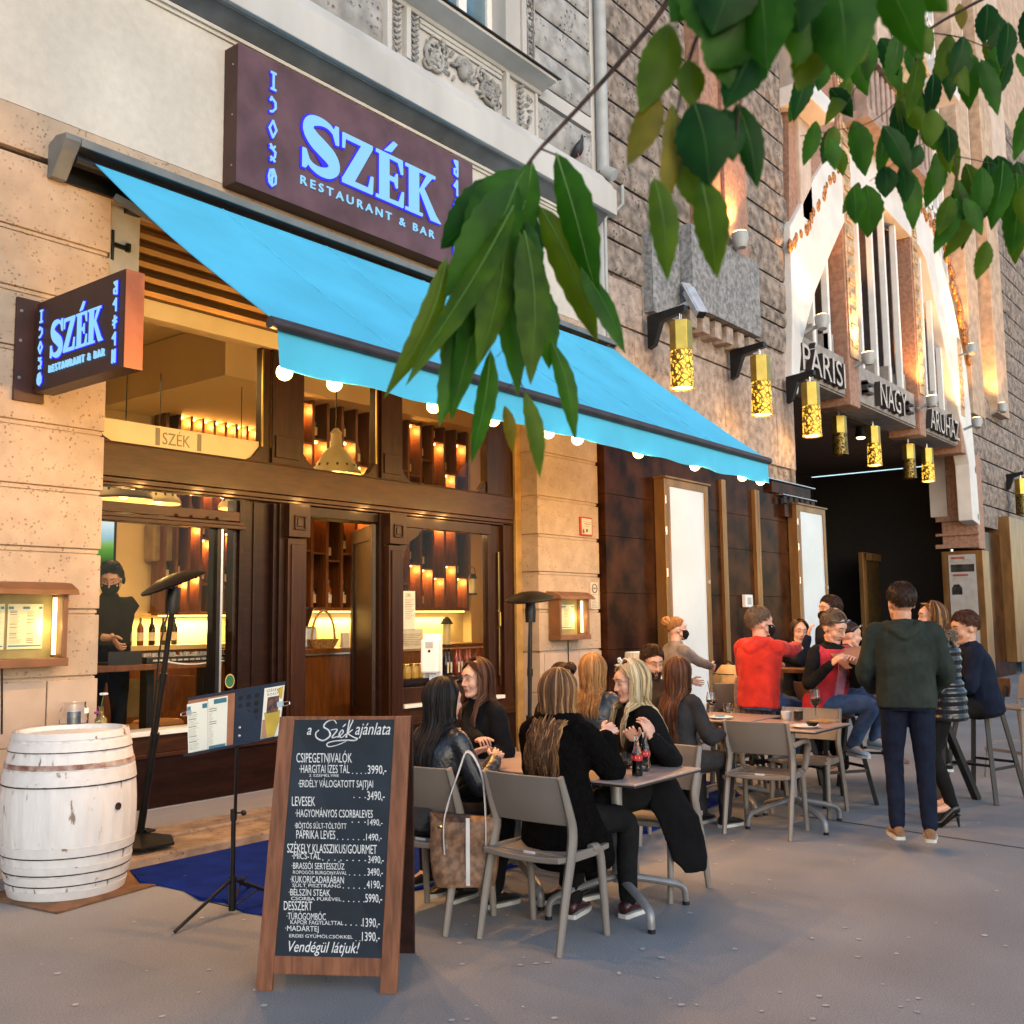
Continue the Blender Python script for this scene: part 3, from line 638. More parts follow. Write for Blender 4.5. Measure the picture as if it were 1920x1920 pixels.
for a, b, n_, r_ in (((1775, 470), (1822, 690), 26, 0.16), ((1712, 360), (1775, 470), 16, 0.16), ((1510, 430), (1568, 320), 12, 0.10), ((1483, 460), (1500, 440), 5, 0.12)):
    for k in range(n_):
        t = k/(n_-1); p = py(a[0]+(b[0]-a[0])*t+rg.uniform(-3, 3), a[1]+(b[1]-a[1])*t+rg.uniform(-3, 3), AY); g.ball(p, r_*rg.uniform(0.5, 0.9), 7, 5, sc=(1, 0.5, 1.3))
ds(g, 'gable_ornament', M_gilt, smooth=60)
# pink stepped jamb facing the street corner, above the poster case
JX = py(1834, 985, 6.52).x
fJ = lambda u, v, d: Vector((d, u, v))
jq = [(6.52, px(1830, 850, JX).z), (6.52, px(1838, 1028, JX).z)]
jl = [(px(a_, b_, JX).y, px(a_, b_, JX).z) for a_, b_ in ((1768, 1028), (1764, 970), (1757, 935), (1755, 850))]
g = MB(); g.prism(jq+jl, fJ, JX, JX+0.6)
ds(g, 'stepped_jamb', M_pink, bevel=0.02)
g = MB()
for b_, h_ in ((885, 0.16), (972, 0.14), (1002, 0.06), (1024, 0.10)):
    z_ = px(1790, b_, JX).z; yl = px(1757, b_, JX).y; g.box(JX-0.06, JX+0.02, 6.50, yl+0.02, z_-h_/2, z_+h_/2)
for k in range(9): g.box(JX-0.012, JX+0.01, 6.6+k*0.1, 6.605+k*0.1, 3.9, 5.4)
ds(g, 'jamb_moulding', M_pink, bevel=0.01)
# right wing
g = MB()
wx0 = py(1838, 990, 6.6).x; wx1 = py(1887, 1000, 6.6).x
g.box(JX+0.62, wx1, 6.56, 7.3, 0, 3.62); ds(g, 'marble_pier', M_marble)
g = MB(); k = 0
for i in range(22):
    z0 = 3.75+i*0.58
    xs = [26.6, 29.0, 31.5, 34, 37, 40, 44]
    for a, b in zip(xs[:-1], xs[1:]):
        if a < 28 and z0 > 7: continue
        rocky(g, a+0.01, b-0.01, z0+0.02, z0+0.56, 6.62, 0.10, 0.2, k, back=0.4); k += 1.9
ds(g, 'wing_wall', M_granite, smooth=50)
g = MB()
for a, b, y_ in ((1822, 1843, 6.5), (1868, 1888, 6.4)):
    u = py(a, 760, y_); v = py(b, 760, y_); g.box(u.x, v.x, y_-0.05, 6.9, u.z-0.2, 22)
ds(g, 'wing_pilaster', pmat('sandstone_pilaster', (0.46, 0.34, 0.25), 0.8, var=0.12, vs=5, bump=0.3, bs=30), bevel=0.02)
g = MB(); u = py(1886, 1000, 6.4); g.box(u.x, u.x+3, 6.3, 7.2, 0.35, 4.1); ds(g, 'wing_showcase', M_bronze, bevel=0.01)
g = MB(); g.box(31.0, 60, 6.7, 7.4, 0, 3.7); ds(g, 'wing_base', M_winglass)
g = MB(); g.box(26.5, 60, 7.2, 7.6, 4, 30); ds(g, 'rear_wall', pmat('pale_rear_wall', (0.55, 0.50, 0.46), 0.8, var=0.08, vs=1))
# upper storey above the gable: bays, windows, balcony
g = MB()
g.box(15.92, 21, 7.16, 8, 11.2, 22); g.box(24.5, 45, 7.0, 8, 8.0, 26)
ds(g, 'upper_facade', pmat('warm_sandstone', (0.45, 0.33, 0.25), 0.8, var=0.12, vs=3, bump=0.2, bs=20))
g = MB()
for a, b, t_, z_ in ((1480, 1500, 60, 400), (1560, 1595, 60, 240), (1635, 1660, 10, 120), (1770, 1795, 0, 420), (1830, 1862, 0, 300)):
    u = py(a, t_, 6.6); v = py(b, t_, 6.6); w_ = py(a, z_, 6.6); g.box(u.x, v.x, 6.5, 7.1, w_.z, u.z+6)
ds(g, 'upper_pilaster', pmat('pale_pilaster', (0.52, 0.42, 0.35), 0.75, var=0.08, vs=3), bevel=0.03)
g = MB()
u = py(1700, 400, 6.9); v = py(1768, 400, 6.9); g.box(u.x, v.x, 6.92, 6.96, u.z-1, u.z+18)
u = py(1505, 300, 6.9); v = py(1560, 300, 6.9); g.box(u.x, v.x, 6.92, 6.96, u.z-1, u.z+10)
ds(g, 'upper_window', pmat('sky_lit_glass', (0.22, 0.30, 0.36), 0.05, var=0.2, vs=0.6, spec=1, coat=1))
g = MB()
u = py(1700, 400, 6.85); v = py(1768, 400, 6.85)
for k in range(7): xx = u.x+(v.x-u.x)*k/6; g.box(xx-0.05, xx+0.05, 6.82, 6.95, u.z-1, u.z+18)
for k in range(10): g.box(u.x, v.x, 6.82, 6.95, u.z-1+k*1.7, u.z-0.88+k*1.7)
ds(g, 'window_bars', M_whitep)
g = MB(); rows = ((1628, 1700, 290, 210),)
u = py(1625, 200, 6.2); v = py(1735, 200, 6.2); zb = py(1640, 148, 6.2).z
g.box(u.x-0.5, v.x, 5.95, 7.0, zb, zb+0.22); g.box(u.x-0.5, v.x, 6.0, 7.0, zb-1.25, zb-1.05)
for k in range(14): xx = u.x-0.4+k*(v.x-u.x)/13; g.box(xx, xx+0.16, 6.05, 6.3, zb-1.05, zb)
ds(g, 'balcony', pmat('balcony_stone', (0.36, 0.26, 0.22), 0.8, var=0.12), bevel=0.02)
# pink spandrel behind the left arm of the gable, ledges and a carved figure above it
g = MB(); g.prism(fp([(1478, 425), (1476, 180), (1500, 120), (1560, 110), (1600, 240), (1560, 300), (1520, 360)], 6.6), FX, 6.58, 7.0); ds(g, 'spandrel', M_pink)
g = MB()
u = py(1498, 200, 6.3); v = py(1545, 235, 6.3); g.box(u.x, v.x, 6.1, 6.8, v.z, v.z+0.35); u = py(1752, 150, 6.2); v = py(1782, 160, 6.2); g.box(u.x, v.x, 6.0, 6.9, v.z-0.5, v.z+0.1); ds(g, 'ledge', M_white, bevel=0.03)
p = py(1712, 205, 6.15); g = MB(); b_ = Vector((p.x, 6.2, p.z))
g.loft([[b_+Vector((r*math.cos(2*PI*j/20)*(1+0.10*math.sin(5*2*PI*j/20)), r*0.8*math.sin(2*PI*j/20), z)) for j in range(20)] for z, r in ((0, 0.42), (0.5, 0.36), (1.0, 0.30), (1.25, 0.34), (1.5, 0.36), (1.7, 0.26), (1.8, 0.10), (1.9, 0.09))])
g.ball(b_+Vector((0, 0, 2.05)), 0.17, 14, 10, sc=(0.85, 0.95, 1.15)); g.tube([b_+Vector((-0.33, -0.1, 1.6)), b_+Vector((-0.42, -0.25, 1.2)), b_+Vector((-0.1, -0.35, 1.05))], [0.11, 0.09, 0.06], 8); g.tube([b_+Vector((0.33, -0.1, 1.6)), b_+Vector((0.40, -0.2, 1.15)), b_+Vector((0.3, -0.3, 0.8))], [0.11, 0.09, 0.06], 8)
ds(g, 'carved_figure', pmat('figure_stone', (0.50, 0.34, 0.20), 0.8, var=0.2, vs=6), smooth=60)
# ------------------------------------------------------------------ signs, awning, lights on the facade
M_rusty = pmat('brown_sign_panel', (0.125, 0.058, 0.068), 0.45, var=0.22, vs=3.5, bump=0.05, bs=20, col2=(0.075, 0.032, 0.036), detail=8)
M_rusty2 = pmat('brown_sign_edge', (0.05, 0.018, 0.013), 0.5)
M_ltglow = emat('backlit_letter', (0.30, 0.66, 1.0), 0.52)
M_halo = emat('blue_halo_led', (0.05, 0.04, 1.0), 0.6)
def serif_S(n=30):
    """outline of a bold serif S inside [0,1]x[0,1]"""
    c = smooth_path([(0.90, 0.80, 0), (0.70, 0.93, 0), (0.46, 0.95, 0), (0.22, 0.88, 0), (0.16, 0.72, 0), (0.30, 0.58, 0), (0.52, 0.48, 0), (0.76, 0.36, 0), (0.84, 0.21, 0), (0.70, 0.08, 0), (0.45, 0.04, 0), (0.22, 0.10, 0), (0.06, 0.26, 0)], 4)
    N = len(c); L = []; R = []
    for i, p in enumerate(c):
        t = (c[min(i+1, N-1)]-c[max(i-1, 0)]).normalized(); q = Vector((-t.y, t.x, 0)); s_ = i/(N-1)
        w = 0.030+0.125*max(0, math.sin(PI*s_))**1.6
        L.append(p+q*w); R.append(p-q*w)
    body = [(p.x, p.y) for p in L]+[(p.x, p.y) for p in reversed(R)]
    return [body, [(0.86, 1.0), (0.94, 1.0), (0.95, 0.66), (0.88, 0.66), (0.80, 0.84)], [(0.02, 0.0), (0.10, 0.0), (0.2, 0.14), (0.1, 0.34), (0.02, 0.34)]]
LET = {
 'S': serif_S(),
 'Z': [[(0.04, 1.0), (0.96, 1.0), (0.96, 0.92), (0.72, 0.90), (0.12, 0.90), (0.10, 0.70), (0.04, 0.70)], [(0.62, 0.90), (0.96, 0.92), (0.40, 0.10), (0.04, 0.08)], [(0.04, 0.0), (0.97, 0.0), (0.99, 0.36), (0.92, 0.36), (0.84, 0.10), (0.04, 0.10)]],
 'E': [[(0.0, 1.0), (0.95, 1.0), (0.97, 0.70), (0.91, 0.70), (0.80, 0.92), (0.0, 0.94)], [(0.12, 0.94), (0.46, 0.94), (0.46, 0.06), (0.12, 0.06)], [(0.46, 0.56), (0.66, 0.56), (0.72, 0.66), (0.77, 0.66), (0.77, 0.36), (0.72, 0.36), (0.66, 0.47), (0.46, 0.47)], [(0.0, 0.0), (0.98, 0.0), (1.0, 0.33), (0.94, 0.33), (0.82, 0.08), (0.0, 0.06)]],
 'K': [[(0.0, 1.0), (0.56, 1.0), (0.56, 0.94), (0.0, 0.94)], [(0.12, 0.94), (0.44, 0.94), (0.44, 0.06), (0.12, 0.06)], [(0.0, 0.06), (0.56, 0.06), (0.56, 0.0), (0.0, 0.0)], [(0.60, 1.0), (1.0, 1.0), (1.0, 0.94), (0.90, 0.93), (0.52, 0.52), (0.44, 0.52), (0.72, 0.94), (0.60, 0.94)], [(0.44, 0.56), (0.60, 0.64), (1.02, 0.14), (1.20, 0.0), (0.86, 0.0), (0.52, 0.48)]],
}
ACC = [(0.0, 0.0), (0.24, 0.03), (0.44, 0.30), (0.30, 0.34)]
RUNES = {
 'I': [[(0.5, 0), (0.5, 1)], [(0.3, 0), (0.7, 0)], [(0.3, 1), (0.7, 1)]],
 'J': [[(0.35, 0.95), (0.25, 0.75), (0.45, 0.85), (0.70, 0.7), (0.72, 0.35), (0.45, 0.1), (0.25, 0.05)]],
 'D': [[(0.5, 0), (0.82, 0.5), (0.5, 1), (0.18, 0.5), (0.5, 0)]],
 'X': [[(0.3, 1), (0.5, 0.75), (0.7, 0.95)], [(0.5, 0.75), (0.3, 0.8)], [(0.5, 0.75), (0.75, 0.6), (0.7, 0.3), (0.35, 0.05)], [(0.35, 0.25), (0.7, 0.05)]],
 'O': [[(0.5, 0), (0.8, 0.2), (0.82, 0.6), (0.6, 1), (0.3, 0.9), (0.18, 0.5), (0.25, 0.15), (0.5, 0)], [(0.45, 0.1), (0.5, 0.9)], [(0.3, 0.4), (0.75, 0.7)]],
 'B': [[(0.7, 0), (0.7, 1)], [(0.7, 1), (0.3, 0.98), (0.68, 0.55)], [(0.68, 0.5), (0.28, 0.4), (0.3, 0.1), (0.7, 0.0)], [(0.3, 0.1), (0.3, 0.4)]],
 'Q': [[(0.65, 0), (0.65, 1)], [(0.65, 1), (0.25, 0.6), (0.65, 0.5)]],
 'H': [[(0.5, 0), (0.5, 1)], [(0.25, 0.62), (0.78, 0.8)], [(0.25, 0.32), (0.78, 0.5)]],
 'M': [[(0.3, 0), (0.3, 1)], [(0.7, 0), (0.7, 1)], [(0.3, 1), (0.7, 0.5)], [(0.7, 1), (0.3, 0.5)], [(0.3, 0.5), (0.7, 0)], [(0.7, 0.5), (0.3, 0)]],
}
def grow(poly, d):
    cx = sum(p[0] for p in poly)/len(poly); n = len(poly); A = sum(poly[i][0]*poly[(i+1) % n][1]-poly[(i+1) % n][0]*poly[i][1] for i in range(n))
    out = []
    for i in range(n):
        a = Vector(poly[i-1]); b = Vector(poly[i]); c = Vector(poly[(i+1) % n])
        e1 = (b-a); e2 = (c-b)
        if e1.length < 1e-6 or e2.length < 1e-6: out.append(tuple(b)); continue
        e1.normalize(); e2.normalize(); n1 = Vector((e1.y, -e1.x)); n2 = Vector((e2.y, -e2.x)); q = n1+n2
        if q.length < 0.3: q = n1
        q = q.normalized()*d*(1 if A > 0 else -1); out.append((b.x+q.x, b.y+q.y))
    return out
def logo(mb, halo, fn, x0, z0, w, h, d0, d1):
    """SZÉK in bold serif, first letter taller; fn(u,v,d) places it"""
    lay = [('S', 0.0, -0.03, 0.25, 0.99), ('Z', 0.255, 0.0, 0.225, 0.92), ('E', 0.50, 0.0, 0.205, 0.92), ('K', 0.72, 0.0, 0.235, 0.92)]
    for ch, u, v, cw, chh in lay:
        for p in LET[ch]:
            q = [(x0+(u+a*cw)*w, z0+(v+b*chh)*h) for a, b in p]
            mb.prism(q, fn, d0, d1); halo.prism(grow(q, h*0.034), fn, d0*0.35, d0*0.5)
    q = [(x0+(0.56+a*0.22)*w, z0+(0.97+b*0.72)*h) for a, b in ACC]; mb.prism(q, fn, d0, d1); halo.prism(grow(q, h*0.034), fn, d0*0.35, d0*0.5)
def rune(mb, halo, ch, fn, x, z, w, h, r, d0, d1):
    for st in RUNES[ch]:
        P = [(x+a*w, z+b*h) for a, b in st]
        for a, b in zip(P[:-1], P[1:]):
            t = Vector((b[0]-a[0], b[1]-a[1])); t.normalize(); q = Vector((-t.y, t.x))*r; e = t*r*0.6
            for m_, s_, dd0, dd1 in ((mb, 1, d0, d1), (halo, 2.0, d0*0.35, d0*0.5)):
                qq = q*s_; ee = e*s_
                m_.prism([(a[0]-ee.x+qq.x, a[1]-ee.y+qq.y), (b[0]+ee.x+qq.x, b[1]+ee.y+qq.y), (b[0]+ee.x-qq.x, b[1]+ee.y-qq.y), (a[0]-ee.x-qq.x, a[1]-ee.y-qq.y)], fn, dd0, dd1)
# large fascia sign
SX0, SX1, SZ0, SZ1, SYF = py(447, 80, 6.47).x, py(886, 322, 6.47).x, 5.03, 6.18, 6.47
fs_ = thing('fascia_sign', 'large brown sign with glowing blue serif letters above the awning', 'sign', ((SX0+SX1)/2, 6.56, SZ0))
def chl(mb, name, mat, par, **kw):
    L = par.location; mb.v = [(x-L.x, y-L.y, z-L.z) for x, y, z in mb.v]; return mb.build(name, mat, par, **kw)
g = MB(); g.box(SX0, SX1, SYF, SYF+0.004, SZ0, SZ1); chl(g, 'panel', M_rusty, fs_)
g = MB(); g.box(SX0, SX1, SYF+0.005, 6.645, SZ0, SZ1); chl(g, 'box', M_rusty2, fs_)
g = MB()
for k in range(3): g.ball((SX0-0.002, 6.53, SZ0+0.15+0.42*k), 0.008, 6, 4)
chl(g, 'rivets', M_alu, fs_)
fS = lambda u, v, d: Vector((u, SYF-d, v))
a = py(562, 300, SYF); b = py(812, 405, SYF)
g = MB(); hl = MB(); w_ = (b.x-a.x)/0.955
zb = py(562, 309, SYF).z
logo(g, hl, fS, a.x, zb, w_, 0.49, 0.02, 0.034)
xr = py(508, 200, SYF).x
for i, ch in enumerate('IJDXO'): rune(g, hl, ch, fS, xr-0.05, SZ1-0.26-0.205*i, 0.11, 0.14, 0.008, 0.02, 0.03)
xr = py(851, 320, SYF).x
for i, ch in enumerate('BQHQM'): rune(g, hl, ch, fS, xr-0.05, SZ1-0.22-0.20*i, 0.11, 0.15, 0.009, 0.02, 0.03)
def spaced(mb, txt, x0, x1, z, size, fn_m):
    vs, fs = text_mesh(txt, size, depth=0.006, sp=1.45); m0 = min(v.x for v in vs); m1 = max(v.x for v in vs); k = (x1-x0)/(m1-m0)
    mb.add([fn_m @ Vector((x0+(v.x-m0)*k, z+v.y, v.z)) for v in vs], fs)
MS = frame_m((0, SYF-0.014, 0), (1, 0, 0), (0, 0, 1))
spaced(g, 'RESTAURANT & BAR', a.x, b.x, zb-0.165, 0.105, MS)
chl(g, 'lettering', M_ltglow, fs_); chl(hl, 'halo', M_halo, fs_)
# projecting sign on the left pier
PX = 3.25
ps = thing('projecting_sign', 'small brown box sign with glowing blue letters sticking out from the left pier', 'sign', (PX+0.06, 6.6, 3.12))
PY0, PY1, PZ0, PZ1 = px(232, 600, PX).y, px(69, 600, PX).y, 3.10, 3.70
g = MB(); g.box(PX, PX+0.13, PY0, PY1, PZ0, PZ1); chl(g, 'box', pmat('projecting_sign_panel', (0.035, 0.012, 0.012), 0.4), ps)
g = MB(); g.box(PX+0.004, PX+0.126, PY0-0.008, PY0-0.001, PZ0, PZ1); chl(g, 'edge', pmat('copper_edge', (0.26, 0.09, 0.05), 0.5, metal=0.3), ps)
g = MB(); g.box(PX-0.1, PX+0.1, 6.62, 6.645, PZ0-0.05, PZ1+0.04); g.box(PX+0.02, PX+0.11, PY1, 6.62, PZ0+0.05, PZ1-0.05); chl(g, 'bracket', M_rusty2, ps)
g = MB()
for x, z in ((-0.07, 3.2), (0.07, 3.2), (-0.07, 3.65), (-0.07, 3.45)): g.ball((PX+x, 6.62, z), 0.012, 6, 4)
chl(g, 'bolt', M_alu, ps)
fP = lambda u, v, d: Vector((PX-d, PY1-u, v)); WP = PY1-PY0
g = MB(); hl = MB(); logo(g, hl, fP, WP*0.20, PZ0+0.20, WP*0.60, 0.24, 0.008, 0.014)
for i, ch in enumerate('IJDXO'): rune(g, hl, ch, fP, WP*0.04, PZ1-0.14-0.105*i, 0.075, 0.075, 0.006, 0.008, 0.013)
for i, ch in enumerate('BQHQM'): rune(g, hl, ch, fP, WP*0.885, PZ1-0.14-0.105*i, 0.075, 0.075, 0.006, 0.008, 0.013)
spaced(g, 'RESTAURANT & BAR', WP*0.19, WP*0.82, PZ0+0.10, 0.07, Matrix(((0, 0, -1, PX-0.008), (-1, 0, 0, PY1), (0, 1, 0, 0), (0, 0, 0, 1))))
chl(g, 'lettering', M_ltglow, ps); chl(hl, 'halo', M_halo, ps)

# ---- awning
M_awn = pmat('turquoise_canvas', (0.105, 0.56, 0.82), 0.75, var=0.05, vs=1.5, bump=0.2, bs=420, detail=6, grain=0.04, gs=260, transl=0.10, spec=0.2)
M_cass = pmat('awning_cassette', (0.16, 0.165, 0.16), 0.5, var=0.08)
M_bar = pmat('awning_dark_bar', (0.06, 0.05, 0.055), 0.45, metal=0.3)
AX0, AX1 = 3.44, 10.16
aw = thing('awning', 'turquoise canvas awning stretched over the terrace below the large sign', 'awning', ((AX0+AX1)/2, 6.6, 4.6))
g = MB(); fA = lambda u, v, d: Vector((d, 6.648-u, v))
cs = [(0, 4.62), (0, 4.86), (0.10, 4.90), (0.24, 4.88), (0.24, 4.84), (0.06, 4.62)]
g.prism(cs, fA, 3.33, 3.44); g.prism(cs, fA, 10.18, 10.22); chl(g, 'end_cap', M_cass, aw, bevel=0.006)
g = MB(); g.prism([(0.0, 4.845), (0.10, 4.89), (0.245, 4.875), (0.245, 4.815), (0.22, 4.815), (0.22, 4.85), (0.0, 4.83)], fA, AX0+0.001, 10.179); chl(g, 'cassette', M_cass, aw, bevel=0.004)
g = MB(); g.prism([(0.0, 4.63), (0.03, 4.63), (0.03, 4.80), (0.0, 4.82)], fA, AX0+0.001, 10.179); g.tube([(AX0, 6.50, 4.75), (10.17, 6.50, 4.75)], 0.045, 12); chl(g, 'roller', M_black, aw, smooth=40)
A0 = Vector((3.56, 6.44, 4.745)); A1 = Vector((10.14, 6.44, 4.775)); B0 = Vector((3.58, 4.47, 3.245)); B1 = Vector((10.16, 4.54, 3.235))
g = MB(); nu, nv = 44, 14
V = []
for i in range(nu+1):
    for j in range(nv+1):
        u = i/nu; v = j/nv; p = A0.lerp(A1, u).lerp(B0.lerp(B1, u), v)
        sag = -0.030*math.sin(PI*v)*(1+0.35*math.cos(u*13))-0.006*math.sin(u*34+v*5)*math.sin(PI*v)-0.004*math.sin(u*71+v*2)*v
        V.append(p+Vector((0, 0, sag)))
F = [(i*(nv+1)+j, (i+1)*(nv+1)+j, (i+1)*(nv+1)+j+1, i*(nv+1)+j+1) for i in range(nu) for j in range(nv)]
top = V; bot = [p+Vector((0, 0.002, -0.004)) for p in V]; n_ = len(V)
g.add(top+bot, F+[tuple(x+n_ for x in reversed(f)) for f in F])
chl(g, 'canopy', M_awn, aw, smooth=60)
g = MB()
for k in range(1, 6):
    i = int(nu*k/6); P = [top[i*(nv+1)+j]+Vector((0, 0, 0.0025)) for j in range(nv+1)]; g.tube(P, 0.005, 4, sx=1.0)
chl(g, 'seam', pmat('awning_seam', (0.095, 0.52, 0.77), 0.8), aw)
g = MB(); V = []; nv = 5
for i in range(80+1):
    u = i/80; p = B0.lerp(B1, u)
    for j in range(nv+1):
        v = j/nv; z = p.z-0.03-(0.215+0.012*math.sin(u*9*PI)**2)*v; y = p.y+0.012+0.014*v*math.sin(u*47)+0.01*v*math.sin(u*23+1); V.append(Vector((p.x, y, z)))
V = [Vector((p.x+ (0.03*((B0.z-p.z)/0.25) if i < nv+1 else 0), p.y, p.z)) for i, p in enumerate(V)]
F = [(i*(nv+1)+j, (i+1)*(nv+1)+j, (i+1)*(nv+1)+j+1, i*(nv+1)+j+1) for i in range(80) for j in range(nv)]
n_ = len(V); g.add(V+[p+Vector((0, 0.004, 0)) for p in V], F+[tuple(x+n_ for x in reversed(f)) for f in F])
chl(g, 'valance', M_awn, aw, smooth=60)
g = MB(); g.tube([B0+Vector((-0.06, 0, -0.01)), B1+Vector((0.01, 0, -0.01))], 0.036, 10); chl(g, 'front_bar', M_bar, aw, smooth=40)
def arm(a, e, b):
    m = MB(); m.bar(a, e, 0.06, 0.045); m.bar(e, b, 0.05, 0.04); m.ball(e, 0.045, 8, 6); return m
for a_, e_, b_ in (((3.75, 6.5, 4.58), (4.75, 5.75, 3.95), (3.85, 4.55, 3.23)), ((9.9, 6.5, 4.58), (8.9, 5.75, 3.95), (9.8, 4.6, 3.22))): chl(arm(a_, e_, b_), 'folding_arm', M_cass, aw)
g = MB()
for x in (3.9, 6.6, 9.7): g.box(x, x+0.12, 6.45, 6.64, 4.55, 4.63)
chl(g, 'wall_bracket', M_black, aw)

# ---- string of bulbs under the valance
M_bulb = emat('warm_bulb', (1.0, 0.55, 0.13), 9)
bx = [3.73, 4.11, 4.99, 5.62, 6.29, 6.68, 7.61, 8.63, 9.64, 10.07]; bY = 4.60
sl = thing('string_light', 'string of warm glowing round bulbs hanging under the front edge of the awning', 'string lights', (7, bY, 3.1))
P = []
for i, x in enumerate(bx):
    P.append(Vector((x, bY, 3.10)))
    if i < 9: P.append(Vector(((x+bx[i+1])/2, bY, 3.085)))
g = MB(); g.tube(smooth_path(P, 3), 0.005, 5); chl(g, 'cord', M_black, sl)
for x in bx:
    m = MB(); m.lathe([(0.014, 3.055), (0.016, 3.10), (0.010, 3.105)], 10, (x, bY, 0)); chl(m, 'socket', M_blackp, sl)
    m = MB(); m.ball((x, bY, 3.01), 0.048, 14, 10); bo = chl(m, 'bulb', M_bulb, sl, smooth=180)
    l = lamp('bulb_light', (x-7, 0, -0.145), 42, (1, 0.47, 0.12), r=0.04, parent=sl)

# ---- glazed menu cases with light tubes
M_oak = pmat('brown_case_metal', (0.20, 0.085, 0.035), 0.5, var=0.12, vs=5)
M_sheet = pmat('menu_paper', (0.72, 0.66, 0.46), 0.7, var=0.02)
M_ink = pmat('menu_ink', (0.10, 0.10, 0.09), 0.7); M_teal = pmat('menu_teal', (0.06, 0.22, 0.28), 0.7)
M_back = pmat('case_back', (0.30, 0.24, 0.10), 0.6); M_tubeL = emat('light_tube', (1.0, 0.76, 0.28), 3.5)
def menu_lines(mb, x0, x1, z0, z1, y, seed, fn=None, hdr=True):
    r_ = random.Random(seed); fn = fn or (lambda u, v, d: Vector((u, y-d, v))); z = z1-0.12*(z1-z0); w = x1-x0
    def strip(a, b, zz, h, mi): mb.prism([(a, zz), (b, zz), (b, zz+h), (a, zz+h)], fn, 0.0008, 0.0012, mi)
    if hdr:
        strip(x0+0.02*w, x0+0.16*w, z1-0.085*(z1-z0), 0.06*(z1-z0), 1); strip(x0+0.42*w, x0+0.62*w, z1-0.085*(z1-z0), 0.06*(z1-z0), 1); strip(x0+0.88*w, x0+0.98*w, z1-0.085*(z1-z0), 0.06*(z1-z0), 1)
        strip(x0+0.03*w, x0+0.97*w, z0+0.02*(z1-z0), 0.035*(z1-z0), 1)
    for col in (0, 1):
        z = z1-0.14*(z1-z0); a = x0+(0.06+0.48*col)*w
        while z > z0+0.10*(z1-z0):
            if r_.random() < 0.18: strip(a, a+0.2*w, z, 0.013*(z1-z0), 0); z -= 0.035*(z1-z0)
            else: strip(a, a+r_.uniform(0.2, 0.38)*w, z, 0.004*(z1-z0), 2); z -= 0.017*(z1-z0)
M_inkl = pmat('menu_ink_pale', (0.40, 0.36, 0.26), 0.7)
def menu_case(x0, x1, z0, z1, nsheet, label):
    t = thing('menu_case', label, 'menu case', ((x0+x1)/2, YW, z0))
    yb = 6.49; m = MB()
    m.box(x0, x1, 6.64, 6.648, z0, z1); chl(m, 'back_panel', M_back, t)
    m = MB(); fr = 0.035
    m.box(x0, x0+fr, yb, 6.64, z0, z1); m.box(x1-fr, x1, yb, 6.64, z0, z1); m.box(x0-0.005, x1+0.005, yb-0.015, 6.64, z0-0.055, z0); chl(m, 'case_frame', M_oak, t, bevel=0.004)
    m = MB(); m.prism([(0, z1+0.085), (0.10, z1+0.075), (0.19, z1+0.03), (0.205, z1), (0, z1)], lambda u, v, d: Vector((d, 6.648-u, v)), x0-0.035, x1+0.05); chl(m, 'hood', M_oak, t, smooth=30)
    m = MB(); m.tube([(x1-fr-0.02, 6.56, z0+0.02), (x1-fr-0.02, 6.56, z1-0.02)], 0.013, 10); chl(m, 'light_tube', M_tubeL, t, smooth=60)
    wi = (x1-x0-2*fr-0.06)
    for k in range(nsheet):
        a = x0+fr+0.01+k*wi/nsheet+0.008; b = a+wi/nsheet-0.02
        m = MB(); m.box(a, b, 6.632, 6.634, z0+0.06, z1-0.06); s_ = chl(m, 'menu_sheet', M_sheet, t)
        m = MB(); menu_lines(m, a, b, z0+0.07, z1-0.07, 6.632, k+int(x0*10)); L = t.location; m.v = [(x-L.x, y-L.y, z-L.z) for x, y, z in m.v]; m.build('print', [M_ink, M_teal, M_inkl], s_)
    m = MB(); m.box(x0+fr, x1-fr, yb+0.008, yb+0.011, z0, z1); chl(m, 'pane', M_glass, t)
    m = MB(); m.tube([(x0+0.6*(x1-x0), 6.63, z0-0.05), (x0+0.6*(x1-x0)+0.015, 6.64, z0-0.3), (x0+0.6*(x1-x0)+0.02, 6.64, 0.9)], 0.006, 6); chl(m, 'cable', M_black, t)
    lamp('case_light', (x1-t.location.x-0.09, -0.07, (z1-z0)/2), 0.8, (1, 0.66, 0.22), r=0.03, parent=t)
    return t
menu_case(2.62, 3.50, 1.37, 1.78, 3, 'lit glass menu case with a brown hood on the left pier above the white barrel')
menu_case(9.03, 9.60, 1.41, 1.80, 1, 'small lit menu case with a brown hood on the pilaster right of the windows')
# small plaques
g = MB(); fW = lambda u, v, d: Vector((u, 6.648-d, v))
t = thing('notice_plaque', 'small white plaque with a red border high on the pilaster', 'plaque', (9.78, 6.648, 2.55))
m = MB(); m.box(9.655, 9.905, 6.630, 6.648, 2.53, 2.75); chl(m, 'red_border', pmat('red_border', (0.40, 0.035, 0.02), 0.5), t, bevel=0.008)
m = MB(); m.box(9.68, 9.88, 6.627, 6.629, 2.55, 2.73); chl(m, 'face', pmat('plaque_face', (0.62, 0.52, 0.38), 0.6), t)
m = MB(); m.box(9.72, 9.86, 6.6255, 6.6265, 2.665, 2.672); m.box(9.74, 9.84, 6.6255, 6.6265, 2.64, 2.644); m.box(9.76, 9.80, 6.6255, 6.6265, 2.575, 2.61); m.prism([(9.69, 2.56), (9.735, 2.56), (9.72, 2.61), (9.70, 2.60)], lambda u, v, d: Vector((u, d, v)), 6.6255, 6.6265); m.box(9.7, 9.86, 6.6255, 6.6265, 2.69, 2.694); chl(m, 'print', M_ink, t)
